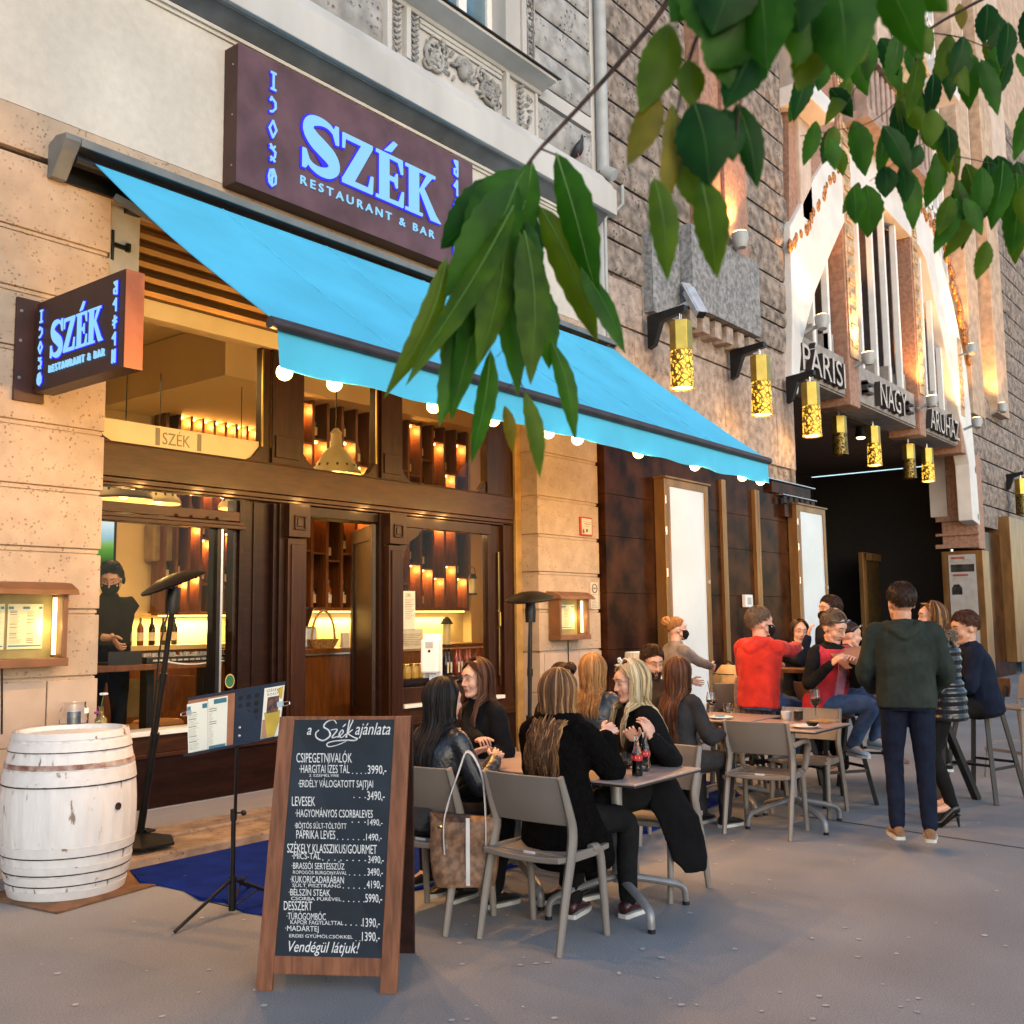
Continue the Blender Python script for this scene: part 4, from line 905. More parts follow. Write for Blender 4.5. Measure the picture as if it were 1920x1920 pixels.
t = thing('house_sign', 'narrow white sign with a barred circle beside the right menu case', 'sign', (9.93, 6.648, 1.68))
m = MB(); m.box(9.85, 10.005, 6.638, 6.648, 1.86, 2.0); m.box(9.85, 10.005, 6.638, 6.648, 1.69, 1.852); chl(m, 'face', pmat('sign_face', (0.60, 0.53, 0.42), 0.6), t)
m = MB(); m.tube([(9.928+0.05*math.cos(i*PI/12), 6.636, 1.93+0.05*math.sin(i*PI/12)) for i in range(25)], 0.006, 6); m.box(9.90, 9.956, 6.634, 6.637, 1.925, 1.937)
for k in range(7): m.box(9.87, 9.985-0.02*(k % 3), 6.636, 6.6375, 1.71+k*0.018, 1.714+k*0.018)
chl(m, 'print', M_ink, t)

# ---- hanging wall lanterns: brass boxes with a pierced lower half
M_shell = pmat('lantern_brass', (0.42, 0.30, 0.06), 0.35, metal=0.75, var=0.1)
M_glowp = bpy.data.materials.new('pierced_lantern_glow'); M_glowp.use_nodes = True
def pierced(name, lit):
    m = bpy.data.materials.new(name); m.use_nodes = True; t = m.node_tree; b = t.nodes['Principled BSDF']; L = t.links.new
    b.inputs['Base Color'].default_value = (0.20, 0.12, 0.02, 1); b.inputs['Metallic'].default_value = 0.7; b.inputs['Roughness'].default_value = 0.4
    tc = _n(t, 'ShaderNodeTexCoord'); vo = _n(t, 'ShaderNodeTexVoronoi', feature='DISTANCE_TO_EDGE'); vo.inputs['Scale'].default_value = 17
    nz = _n(t, 'ShaderNodeTexNoise'); nz.inputs['Scale'].default_value = 9; ad = _n(t, 'ShaderNodeMixRGB'); ad.inputs[0].default_value = 0.12
    L(tc.outputs['Object'], nz.inputs['Vector']); L(tc.outputs['Object'], ad.inputs[1]); L(nz.outputs['Color'], ad.inputs[2]); L(ad.outputs[0], vo.inputs['Vector'])
    gt = _n(t, 'ShaderNodeMath', operation='GREATER_THAN'); gt.inputs[1].default_value = 0.13; L(vo.outputs['Distance'], gt.inputs[0])
    if lit:
        b.inputs['Emission Color'].default_value = (1, 0.50, 0.05, 1); mu = _n(t, 'ShaderNodeMath', operation='MULTIPLY'); mu.inputs[1].default_value = 0.95
        L(gt.outputs[0], mu.inputs[0]); L(mu.outputs[0], b.inputs['Emission Strength'])
    else:
        mx = _n(t, 'ShaderNodeMixRGB'); mx.inputs[1].default_value = (0.22, 0.15, 0.03, 1); mx.inputs[2].default_value = (0.02, 0.014, 0.006, 1); L(gt.outputs[0], mx.inputs[0]); L(mx.outputs[0], b.inputs['Base Color'])
    return m
bpy.data.materials.remove(M_glowp)
M_lit_l = pierced('pierced_lit', True); M_unlit_l = pierced('pierced_unlit', False); M_lbulb = emat('lantern_lamp', (1, 0.66, 0.22), 6)
def lantern(top, h, w, lit, label, bracket=None, cord=0.12):
    """top: centre of the lid in world space"""
    base = Vector((top.x, top.y, top.z-h))
    t = thing('wall_lantern', label, 'lantern', base, group='brass lanterns of the store')
    m = MB(); m.lathe([(w*0.62, h*0.56), (w*0.62, h), (w*0.56, h)], 6, (0, 0, 0)); m.lathe([(w*0.60, h*0.555), (w*0.60, h*0.565)], 6); m.build('hood', M_shell, t, bevel=0.004)
    m = MB(); m.lathe([(w*0.64, 0.0), (w*0.60, h*0.555)], 20, cap=False); m.lathe([(w*0.665, 0.0), (w*0.665, 0.03*h)], 20, cap=False); m.build('pierced_shade', M_lit_l if lit else M_unlit_l, t, smooth=40)
    if lit:
        m = MB(); m.ball((0, 0, h*0.52), w*0.28, 10, 8, sc=(1, 1, .6)); m.lathe([(w*0.55, 0.015*h), (0.01, 0.015*h)], 16); m.build('lamp', M_lbulb, t)
        lamp('lantern_light', (0, 0, -0.12), 9, (1, 0.52, 0.14), r=0.08, parent=t)
    m = MB(); m.tube([(0.02, 0, h), (0.02, 0, h+cord)], 0.004, 5); m.tube([(-0.02, 0, h), (-0.02, 0, h+cord)], 0.004, 5); m.build('hanger', M_alu, t)
    if bracket:
        yw = 6.56-base.y; zt = h+cord; m = MB()
        m.prism([(yw, zt-0.40), (yw, zt+0.03), (-0.08, zt+0.08), (-0.08, zt+0.0), (yw-0.2, zt-0.07), (yw-0.09, zt-0.36)], lambda u, v, d: Vector((d, u, v)), -0.05, 0.05); m.build('bracket', M_black, t, bevel=0.006)
    return t
for (tx, ty, bxx, h_, lb) in ((1276, 603, 11.19, 0.86, 'largest lit brass lantern, nearest the awning under the security camera'), (1425, 668, 13.52, 0.86, 'lit brass lantern on the middle bracket, left of the store name'), (1519, 718, 15.49, 0.86, 'lit brass lantern at the corner of the dark entrance')):
    lantern(px(tx, ty, bxx), h_, 0.23, True, lb, bracket=True)
for tx, ty, tb, lit, lb in ((1573, 781, 852, False, 'unlit brass lantern hanging leftmost in the dark entrance'), (1637, 800, 872, True, 'lit brass lantern hanging inside the entrance below the middle word'), (1703, 833, 896, False, 'unlit brass lantern hanging between two lit ones in the entrance'), (1738, 841, 902, True, 'lit brass lantern rightmost in the entrance, by the pink stone jamb')):
    Y_ = 7.0; p = py(tx, ty, Y_); q = py(tx, tb, Y_); lantern(p, p.z-q.z, 0.22, lit, lb, cord=max(0.03, 5.52-p.z))
p = py(1914, 898, 6.2); lantern(p, 0.95, 0.27, False, 'unlit brass lantern on a black bracket at the far right edge', bracket=True)
p = py(1614, 820, 7.4)
t = thing('ceiling_spot', 'small warm spotlight under the ceiling of the dark entrance', 'spotlight', p); m = MB(); m.lathe([(0.10, 0), (0.12, 0.05), (0.05, 0.4)], 12); m.build('body', M_black, t); m = MB(); m.ball((0, 0, -0.012), 0.09, 10, 6, sc=(1, 1, .3)); m.build('lens', M_lbulb, t)
# ---- security camera and floodlights
M_cam = pmat('camera_housing', (0.62, 0.63, 0.65), 0.3, metal=0.4)
a, b = px(1290, 545, 11.9), px(1315, 590, 11.75)
t = thing('security_camera', 'white security camera tilted down above the largest lantern', 'camera', a)
d_ = (b-a); m = MB(); m.bar((0, 0, 0), d_*1.0, 0.13, 0.12); chl_ = m.build('housing', M_cam, t, bevel=0.012)
m = MB(); m.bar(d_*-0.1+Vector((0, 0, 0.07)), d_*1.1+Vector((0, 0, 0.07)), 0.17, 0.012); m.build('sunshield', M_cam, t)
m = MB(); m.bar(d_*1.0, d_*1.015, 0.11, 0.10); m.build('lens', M_black, t); m = MB(); m.tube([d_*0.4, d_*0.4+Vector((0.0, 0.2, -0.05)), d_*0.4+Vector((0, 6.56-a.y-d_.y*0.4, -0.05))], 0.03, 8); m.build('mount', M_cam, t)
M_fl = emat('floodlight_face', (1, 0.62, 0.2), 10)
def flood(p, aim, e, label, body=0.12):
    t = thing('floodlight', label, 'floodlight', p, group='floodlights on the store front'); d = (Vector(aim)-p).normalized()
    M_ = d.to_track_quat('Z', 'Y').to_matrix().to_4x4(); m = MB(); m.lathe([(body*0.6, -0.12), (body, 0.0), (body, 0.10), (body*0.9, 0.10)], 14, M=M_); m.build('body', M_grey, t, smooth=40)
    m = MB(); m.lathe([(body*0.9, 0.105), (body*0.88, 0.112)], 14, M=M_); m.build('lens', M_fl, t)
    m = MB(); m.bar((0, 0, -0.02), (0, 0.3, -0.12), 0.05, 0.05); m.build('bracket', M_grey, t)
    l = lamp('flood_light', d*0.2, e, (1, 0.46, 0.13), r=0.08, kind='SPOT', parent=t, spot=rad(95)); l.rotation_euler = d.to_track_quat('-Z', 'Y').to_euler()
flood(py(1628, 672, 6.25), (18.5, 6.6, 12), 210, 'grey floodlight above the sign band between first and middle word')
flood(py(1748, 752, 6.2), (22.5, 6.6, 12), 210, 'grey floodlight above the sign band before the last word')
flood(py(1822, 655, 6.0), (27, 6.6, 14), 300, 'glaring floodlight halfway up the right arm of the marble gable')
flood(py(1832, 793, 6.0), (26.5, 6.5, 12), 130, 'glaring floodlight at the foot of the right arm of the marble gable')
flood(Vector((13.2, 6.2, 6.95)), (13.25, 6.5, 12), 130, 'floodlight standing on the grey granite bay, behind the leaves')
flood(Vector((15.98, 6.12, 6.35)), (16.6, 6.4, 10), 130, 'floodlight at the left foot of the marble gable')
flood(py(1880, 765, 6.1), (30.5, 6.5, 14), 210, 'floodlight under the far right pilaster')
# ---- showcase cabinets with white backlit glass
M_wglass = pmat('white_cabinet_glass', (0.62, 0.66, 0.68), 0.25, var=0.05, vs=1.2, spec=0.5)
def cabinet(x0, x1, z0, z1, label, y0=6.40):
    t = thing('showcase_cabinet', label, 'cabinet', ((x0+x1)/2, 6.5, z0), group='showcase cabinets on the store')
    m = MB(); m.box(x0, x0+0.02, y0+0.02, 6.55, z0, z1); m.box(x1-0.02, x1, y0+0.02, 6.55, z0, z1); m.box(x0+0.02, x1-0.02, y0+0.02, 6.55, z1-0.02, z1); m.box(x0+0.02, x1-0.02, y0+0.02, 6.55, z0, z0+0.02); chl(m, 'casing', M_bronze, t)
    m = MB(); m.box(x0-0.02, x1+0.03, y0-0.03, 6.55, z1+0.001, z1+0.022); chl(m, 'cap', M_bronze, t)
    m = MB(); w_ = 0.10
    m.box(x0, x0+w_, y0, y0+0.02, z0, z1); m.box(x1-w_, x1, y0, y0+0.02, z0, z1); m.box(x0+w_, x1-w_, y0, y0+0.02, z1-w_, z1); m.box(x0+w_, x1-w_, y0, y0+0.02, z0, z0+w_)
    m.box(x0+w_, x0+w_+0.02, y0-0.012, y0, z0+w_, z1-w_); m.box(x1-w_-0.02, x1-w_, y0-0.012, y0, z0+w_, z1-w_); chl(m, 'door_frame', M_bronze, t, bevel=0.005)
    m = MB(); m.box(x0+w_, x1-w_, y0+0.012, y0+0.016, z0+w_, z1-w_); chl(m, 'glass_panel', M_wglass, t)
    for zz in (z0+(z1-z0)*0.9, z0+(z1-z0)*0.78, z0+(z1-z0)*0.62):
        m = MB(); m.tube([(x0+0.01, y0-0.008, zz), (x0+0.01, y0-0.008, zz+0.1)], 0.012, 8); chl(m, 'hinge', M_alu, t)
    m = MB(); m.box(x1-w_+0.02, x1-w_+0.05, y0-0.02, y0, z0+(z1-z0)*0.6, z0+(z1-z0)*0.6+0.05); chl(m, 'lock', M_alu, t)
p = py(1245, 895, 6.40); q = py(1327, 905, 6.40)
cabinet(p.x, q.x, 0.06, p.z, 'tall white glass showcase in a bronze frame behind the waitress')
p2 = py(1493, 945, 6.40); q2 = py(1547, 955, 6.40)
cabinet(p2.x, q2.x, 0.06, p2.z, 'tall pale blue glass showcase at the edge of the dark entrance')
p = py(1398, 1127, 6.55); t = thing('wall_socket', 'small white socket box on the brown marble above the red hoodie', 'socket', p); m = MB(); m.box(-0.12, 0.12, -0.06, 0, -0.09, 0.09); m.build('box', M_whitep, t, bevel=0.01); m = MB(); m.box(-0.06, 0.06, -0.065, -0.061, -0.05, 0.05); m.build('outlet', M_grey, t)
# poster case on the right jamb, turned towards the terrace
PXJ = JX-0.04; zt = px(1800, 1033, PXJ).z; y0_, y1_ = px(1846, 1100, PXJ).y, px(1768, 1100, PXJ).y
t = thing('poster_case', 'bronze framed information poster beneath the pink stone jamb', 'poster', (PXJ, (y0_+y1_)/2, 0.1))
m = MB(); m.box(PXJ, PXJ+0.6, y0_, y1_, 0.1, zt); chl(m, 'frame', M_bronze, t, bevel=0.01)
M_post = pmat('poster_paper', (0.44, 0.41, 0.40), 0.6, var=0.04)
ya, yb, zs_ = px(1829, 1045, PXJ).y, px(1778, 1045, PXJ).y, px(1800, 1040, PXJ).z
m = MB(); m.box(PXJ-0.012, PXJ-0.002, ya, yb, 0.4, zs_); chl(m, 'sheet', M_post, t)
W_ = yb-ya; X0_, X1_ = PXJ-0.016, PXJ-0.0125
def pbox(mm, u0, u1, z0, z1): mm.box(X0_, X1_, yb-u1*W_, yb-u0*W_, z0, z1)
H_ = zs_-0.4
m = MB(); pbox(m, 0.08, 0.94, zs_-0.16*H_, zs_-0.09*H_); m.prism([(yb-0.46*W_, zs_-0.37*H_), (yb-0.08*W_, zs_-0.37*H_), (yb-0.08*W_, zs_-0.31*H_), (yb-0.16*W_, zs_-0.275*H_), (yb-0.36*W_, zs_-0.275*H_), (yb-0.46*W_, zs_-0.31*H_)], lambda u, v, d: Vector((d, u, v)), X0_, X1_)
chl(m, 'picture', pmat('dark_photo', (0.03, 0.025, 0.022), 0.5, var=0.6, vs=6), t)
m = MB(); rg = random.Random(4)
for k in range(34):
    z = zs_-(0.40+k*0.017)*H_
    if z < 0.45: break
    pbox(m, 0.08, 0.38+rg.random()*0.08, z, z+0.012); pbox(m, 0.52, 0.86+rg.random()*0.08, z+0.09*H_, z+0.09*H_+0.012)
for k in range(3): pbox(m, 0.08, 0.9-0.1*rg.random(), zs_-(0.05+0.012*k)*H_, zs_-(0.045+0.012*k)*H_); pbox(m, 0.08, 0.9-0.1*rg.random(), zs_-(0.22+0.014*k)*H_, zs_-(0.215+0.014*k)*H_)
chl(m, 'print', M_inkl, t)
m = MB(); pbox(m, 0.10, 0.6, zs_-0.04*H_, zs_-0.02*H_); pbox(m, 0.14, 0.7, zs_-0.20*H_, zs_-0.18*H_); chl(m, 'heading', pmat('poster_red', (0.36, 0.08, 0.05), 0.6), t)
# pigeon on the cornice
p = py(1084, 322, 6.52); M_pig = pmat('pigeon_feathers', (0.03, 0.032, 0.038), 0.6, var=0.3, vs=30)
t = thing('pigeon', 'dark pigeon perched on the cornice ledge beside the downpipe', 'pigeon', (p.x, 6.50, 6.966))
m = MB()
m.loft([[Vector((math.cos(2*PI*j/12)*r*0.85, y+math.sin(2*PI*j/12)*r*0.2, z+math.sin(2*PI*j/12)*r)) for j in range(12)] for y, z, r in ((0.14, 0.02, 0.012), (0.10, 0.05, 0.035), (0.05, 0.085, 0.065), (0.0, 0.115, 0.075), (-0.03, 0.15, 0.06), (-0.04, 0.19, 0.035), (-0.045, 0.22, 0.032), (-0.05, 0.245, 0.03), (-0.055, 0.262, 0.012))])
m.tube([(0, -0.075, 0.24), (0, -0.105, 0.23)], [0.008, 0.002], 6); m.build('body', M_pig, t, smooth=70)
m = MB()
for s_ in (-1, 1): m.tube([(s_*0.025, 0, 0.06), (s_*0.025, -0.01, 0.0)], 0.006, 6)
m.build('legs', pmat('pigeon_leg', (0.35, 0.08, 0.07), 0.6), t)
flood(py(1700, 225, 5.9), (21.6, 6.3, 14), 60, 'floodlight at the foot of the carved stone figure above the gable')
# ------------------------------------------------------------------ terrace furniture
M_chair = pmat('taupe_plastic', (0.195, 0.170, 0.150), 0.5, var=0.04, vs=3)
M_tag = pmat('white_tag', (0.7, 0.72, 0.76), 0.5)
M_top = pmat('table_laminate', (0.36, 0.27, 0.24), 0.35, var=0.05, vs=5); M_edge = pmat('table_edge', (0.03, 0.026, 0.024), 0.5)
M_leg = pmat('table_leg_metal', (0.27, 0.26, 0.26), 0.4, metal=0.4)
CH = [0]
def curve_panel(mb, rows, th, n=9):
    """rows: (x, z, halfwidth, bow); panel facing +x, wrapped n across, th thick"""
    fr = []; bk = []
    for x, z, hw, bow in rows:
        for j in range(n):
            t = -1+2*j/(n-1); X_ = x-bow*(1-t*t)
            fr.append((X_+th/2, hw*t, z)); bk.append((X_-th/2, hw*t, z))
    R_ = len(rows); F = []
    for i in range(R_-1):
        for j in range(n-1): a = i*n+j; F.append((a, a+1, a+n+1, a+n))
    N = len(fr); F2 = [tuple(N+i for i in reversed(f)) for f in F]; S_ = []
    def rim(idx):
        for a, b in zip(idx[:-1], idx[1:]): S_.append((a, b, N+b, N+a))
    rim([j for j in range(n)]); rim([(R_-1)*n+j for j in range(n)]); rim([i*n for i in range(R_)]); rim([i*n+n-1 for i in range(R_)])
    mb.add(fr+bk, F+F2+S_)
def make_chair(name, label, arms=False, group='taupe terrace chairs'):
    t = thing(name, label, 'chair', group=group)
    m = MB(); V = []; n = 8
    rows = [[(-0.20+0.44*i/n, y, 0.445+0.012*math.sin(PI*i/n)*-1-0.012*(1-(y/0.23)**2)) for y in [-0.235+0.47*j/6 for j in range(7)]] for i in range(n+1)]
    up = [Vector(p) for r in rows for p in r]; N = len(up); F = [(i*7+j, (i+1)*7+j, (i+1)*7+j+1, i*7+j+1) for i in range(n) for j in range(6)]
    per = [i*7 for i in range(n+1)]+[n*7+j for j in range(1, 7)]+[i*7+6 for i in range(n-1, -1, -1)]+[j for j in range(5, 0, -1)]
    m.add(up+[p-Vector((0, 0, 0.028)) for p in up], F+[tuple(N+i for i in reversed(f)) for f in F]+[(per[i], per[(i+1) % len(per)], N+per[(i+1) % len(per)], N+per[i]) for i in range(len(per))])
    m.build('seat', M_chair, t, smooth=40, bevel=0.005)
    m = MB(); curve_panel(m, [(-0.085, 0.575, 0.222, 0.012), (-0.105, 0.63, 0.232, 0.024), (-0.135, 0.71, 0.238, 0.03), (-0.165, 0.79, 0.240, 0.03), (-0.176, 0.82, 0.236, 0.028)], 0.018)
    m.build('backrest', M_chair, t, smooth=50, bevel=0.005)
    for s_ in (-1, 1):
        m = MB(); P = smooth_path([(-0.225, s_*0.245, 0.0), (-0.165, s_*0.245, 0.25), (-0.105, s_*0.243, 0.46), (-0.088, s_*0.238, 0.56), (-0.12, s_*0.24, 0.66), (-0.178, s_*0.236, 0.82)], 3)
        k = len(P); m.tube(P, [0.019+0.009*math.sin(PI*min(1, i/(k*0.9))) for i in range(k)], 8, sx=0.85); m.build('leg', M_chair, t, smooth=50)
        m = MB(); P = smooth_path([(0.205, s_*0.232, 0.0), (0.185, s_*0.228, 0.25), (0.165, s_*0.222, 0.42), (0.10, s_*0.215, 0.435)], 3); m.tube(P, [0.019+0.009*i/len(P) for i in range(len(P))], 8, sx=0.9); m.build('leg', M_chair, t, smooth=50)
        m = MB(); m.bar((-0.11, s_*0.228, 0.425), (0.15, s_*0.222, 0.422), 0.022, 0.045); m.build('side_rail', M_chair, t, bevel=0.006)
        if arms:
            m = MB(); P = smooth_path([(-0.105, s_*0.245, 0.64), (0.02, s_*0.275, 0.665), (0.15, s_*0.275, 0.655), (0.20, s_*0.262, 0.60), (0.18, s_*0.24, 0.45)], 4); m.tube(P, 0.017, 8, sx=1.4); m.build('armrest', M_chair, t, smooth=50)
    m = MB(); m.bar((-0.112, -0.235, 0.42), (-0.112, 0.235, 0.42), 0.03, 0.04); m.build('rear_rail', M_chair, t, bevel=0.006)
    m = MB(); m.box(-0.132, -0.1285, -0.04, 0.03, 0.405, 0.44); m.build('tag', M_tag, t)
    return t
CHAIRS = {}
def place_chair(kind, x, y, rz, label):
    if kind not in CHAIRS: CHAIRS[kind] = make_chair('terrace_chair' if kind == 'c' else 'terrace_armchair', label, kind == 'a'); c = CHAIRS[kind]; c.location = (x, y, 0); c.rotation_euler = (0, 0, rad(rz)); c['label'] = label; return c
    return dup(CHAIRS[kind], (x, y, 0), rad(rz), label)
place_chair('c', 4.275, 3.195, 0, 'nearest taupe chair, under the woman in the black fur coat')
place_chair('c', 4.19, 3.86, 3, 'taupe chair half hidden behind the chalkboard, under the black haired woman')
place_chair('c', 5.37, 3.22, 180, 'taupe chair under the blonde woman with wavy hair')
place_chair('c', 5.52, 4.08, 184, 'taupe chair against the window, under the brunette facing the street')
place_chair('a', 7.245, 3.36, 5, 'empty taupe armchair turned away in the middle of the terrace')
place_chair('a', 7.17, 4.02, -6, 'taupe armchair under the woman with the straight dark brown hair')
place_chair('c', 8.16, 3.42, 184, 'empty taupe chair on the far side of the middle table, beside the red vest')
place_chair('c', 8.85, 4.28, 200, 'empty taupe chair behind the cocktail glasses, left of the draped stool')
place_chair('c', 7.65, 4.80, 262, 'taupe chair under the bearded man')
place_chair('c', 6.35, 4.62, 60, 'taupe chair under the woman with the dark hair bun')
place_chair('c', 6.42, 4.18, 20, 'taupe chair under the honey blonde woman in the leather jacket')
TB = [None]
def make_table(label):
    t = thing('terrace_table', label, 'table', group='square terrace tables')
    m = MB(); m.box(-0.35, 0.35, -0.335, 0.335, 0.738, 0.75); m.build('tabletop', M_top, t, bevel=0.003)
    m = MB(); m.box(-0.349, 0.349, -0.334, 0.334, 0.728, 0.7378); m.build('top_edge', M_edge, t)
    m = MB(); m.tube([(0, 0, 0.16), (0, 0, 0.725)], 0.032, 14); m.box(-0.2, 0.2, -0.03, 0.03, 0.70, 0.727); m.build('column', M_leg, t, smooth=40)
    for k in range(4):
        a = PI/4+k*PI/2+0.2; d = Vector((math.cos(a), math.sin(a), 0)); m = MB()
        P = smooth_path([d*0.02+Vector((0, 0, 0.19)), d*0.15+Vector((0, 0, 0.165)), d*0.34+Vector((0, 0, 0.12)), d*0.395+Vector((0, 0, 0.085)), d*0.405+Vector((0, 0, 0.02))], 4)
        m.tube(P, [0.022-0.006*i/len(P) for i in range(len(P))], 8, sx=1.3); lg = m.build('leg', M_leg, t, smooth=50)
        m = MB(); m.lathe([(0.02, 0), (0.02, 0.02)], 10, d*0.405); m.build('foot', M_black, lg)
    return t
t0_ = make_table('laminate table with the cola bottles, between the fur coat and the blonde'); t0_.location = (4.855, 3.13, 0)
dup(t0_, (4.86, 3.83, 0), 0, 'laminate table by the window with a phone on it, between two dark haired women')
dup(t0_, (7.62, 3.31, 0), 0, 'laminate table with the red wine glass and plates in the middle of the terrace')
dup(t0_, (7.97, 4.02, 0), 0, 'laminate table with the white wine and water glasses behind the armchair')
dup(t0_, (6.95, 4.86, 0), 0.3, 'laminate table near the pilaster, between the bun and the bearded man')
# bar stools of the same plastic
def make_stool(label):
    t = thing('bar_stool', label, 'bar stool', group='taupe bar stools')
    m = MB(); m.box(-0.19, 0.19, -0.19, 0.19, 0.66, 0.69); m.build('seat', M_chair, t, bevel=0.012)
    m = MB(); curve_panel(m, [(-0.19, 0.74, 0.19, 0.012), (-0.215, 0.83, 0.20, 0.024), (-0.245, 0.95, 0.20, 0.024), (-0.255, 0.98, 0.195, 0.022)], 0.02); m.build('backrest', M_chair, t, smooth=50, bevel=0.006)
    for sx in (-1, 1):
        for sy in (-1, 1):
            m = MB()
            if sx < 0: m.tube([(-0.29, sy*0.235, 0), (-0.20, sy*0.20, 0.66), (-0.20, sy*0.195, 0.76)], [0.017, 0.022, 0.016], 8)
            else: m.tube([(0.25, sy*0.225, 0), (0.18, sy*0.185, 0.66)], [0.016, 0.022], 8)
            m.build('leg', M_chair, t, smooth=50)
    for z, k in ((0.27, 0.225), (0.33, 0.21)):
        m = MB(); s_ = k
        if z < 0.3: m.bar((0.235, -s_, z), (0.235, s_, z), 0.02, 0.03); m.bar((-0.25, -s_, z), (-0.25, s_, z), 0.02, 0.03)
        else: m.bar((-0.245, -s_, z), (0.225, -s_+0.01, z), 0.02, 0.03); m.bar((-0.245, s_, z), (0.225, s_-0.01, z), 0.02, 0.03)
        m.build('footrest', M_chair, t)
    return t
st0 = make_stool('empty taupe bar stool at the far right edge of the terrace'); st0.location = (11.0, 2.42, 0); st0.rotation_euler = (0, 0, rad(150))
dup(st0, (8.72, 4.02, 0), rad(10), 'taupe bar stool with a brown scarf draped over its back')
dup(st0, (8.92, 4.42, 0), rad(30), 'taupe bar stool carrying the beige backpack')
# dark stools with splayed legs, and the high table
M_dkwood = pmat('black_stained_wood', (0.016, 0.014, 0.014), 0.45, var=0.2); M_brseat = pmat('brown_seat', (0.10, 0.05, 0.03), 0.5)
def make_dstool(label):
    t = thing('dark_stool', label, 'bar stool', group='black splayed leg stools')
    m = MB(); m.lathe([(0.02, 0.715), (0.19, 0.715), (0.20, 0.735), (0.19, 0.755), (0.02, 0.76)], 20); m.build('seat', M_brseat, t, smooth=40)
    m = MB(); curve_panel(m, [(-0.20, 0.86, 0.17, 0.03), (-0.225, 0.95, 0.18, 0.035), (-0.24, 1.02, 0.165, 0.03)], 0.022); m.build('backrest', M_brseat, t, smooth=50, bevel=0.006)
    for sx in (-1, 1):
        for sy in (-1, 1):
            m = MB(); m.bar((sx*0.25, sy*0.24, 0), (sx*0.13, sy*0.13, 0.72), 0.034, 0.034); m.build('leg', M_dkwood, t)
        m = MB(); m.bar((-0.13, sx*0.12, 0.70), (-0.21, sx*0.13, 0.96), 0.02, 0.02); m.build('back_post', M_dkwood, t)
        m = MB(); m.bar((-0.205, sx*0.20, 0.28), (0.205, sx*0.20, 0.28), 0.018, 0.022); m.build('stretcher', M_dkwood, t)
        m = MB(); m.bar((sx*0.20, -0.195, 0.31), (sx*0.20, 0.195, 0.31), 0.018, 0.022); m.build('stretcher', M_dkwood, t)
    return t
ds0 = make_dstool('black stool with slanted legs under the man in the dark jacket at right'); ds0.location = (9.62, 2.44, 0); ds0.rotation_euler = (0, 0, rad(165))
dup(ds0, (8.72, 3.42, 0), rad(-35), 'black stool under the man in the red vest')
dup(ds0, (8.78, 3.88, 0), rad(-15), 'black stool under the man in the red hoodie')
dup(ds0, (9.85, 3.55, 0), rad(200), 'black stool under the woman with sunglasses on her head')
dup(ds0, (9.65, 4.15, 0), rad(200), 'black stool under the woman resting her face on her hand')
t = thing('high_table', 'high dark table with crossed black legs where the group in red sits', 'table', (9.3, 3.25, 0), rad(-10))
m = MB(); m.box(-0.32, 0.32, -0.85, 0.85, 1.06, 1.10); m.build('tabletop', pmat('high_table_wood', (0.16, 0.075, 0.035), 0.45, kind='wood', vs=5), t, bevel=0.005)
for sy in (-1, 1):
    for sx in (-1, 1):
        m = MB(); m.bar((sx*0.36, sy*0.72, 0), (-sx*0.20, sy*0.60, 1.06), 0.06, 0.05); m.build('leg', M_dkwood, t)
# ---- things on the tables
M_clear = pmat('clear_glass', (0.95, 0.95, 0.95), 0.02, var=0, trans=1.0, ior=1.45)
M_cola = pmat('cola', (0.012, 0.004, 0.002), 0.08, var=0.1); M_redlab = pmat('red_label', (0.50, 0.015, 0.02), 0.4); M_china = pmat('white_china', (0.72, 0.71, 0.70), 0.2, var=0.02)
M_ice = pmat('iced_drink', (0.62, 0.50, 0.36), 0.1, var=0.2, vs=30); M_coffee = pmat('coffee_drink', (0.05, 0.02, 0.008), 0.15); M_wine = pmat('red_wine', (0.10, 0.004, 0.008), 0.05, var=0); M_wwine = pmat('white_wine', (0.62, 0.55, 0.25), 0.1)
M_foil = pmat('label_white', (0.72, 0.7, 0.66), 0.5)
def bottle(name, label, cat, p, fill, h=0.21, r=0.029, lab=True, group=None):
    t = thing(name, label, cat, p, group=group); k = h/0.21
    prof = [(r*0.9, 0), (r, 0.008), (r, 0.045), (r*0.9, 0.065), (r*1.0, 0.095), (r*0.9, 0.12), (r*0.55, 0.155), (r*0.42, 0.175), (r*0.42, 0.197), (r*0.47, 0.20), (r*0.47, 0.21)]
    m = MB(); m.lathe([(a, z*k) for a, z in prof], 18); m.build('glass_body', M_clear, t, smooth=50)
    m = MB(); m.lathe([(a*0.9, z*k+0.002) for a, z in prof if z < (0.11 if fill == M_cola else 0.02)], 16); m.build('drink', fill, t, smooth=50)
    if lab:
        m = MB(); m.lathe([(r*1.01, 0.082*k), (r*1.03, 0.095*k), (r*1.0, 0.112*k)], 18, cap=False); m.build('label', M_redlab, t, smooth=60)
        m = MB(); m.lathe([(r*1.035, 0.093*k), (r*1.035, 0.101*k)], 9, cap=False); m.build('label_script', M_foil, t)
    return t
p = pz(1195, 1455, 0.75); bottle('cola_bottle', 'half full cola bottle with a red label, in front on the nearest table', 'bottle', p, M_cola)
p = pz(1210, 1446, 0.75); bottle('cola_bottle', 'empty cola bottle with a red label behind the half full one', 'bottle', p, M_clear)
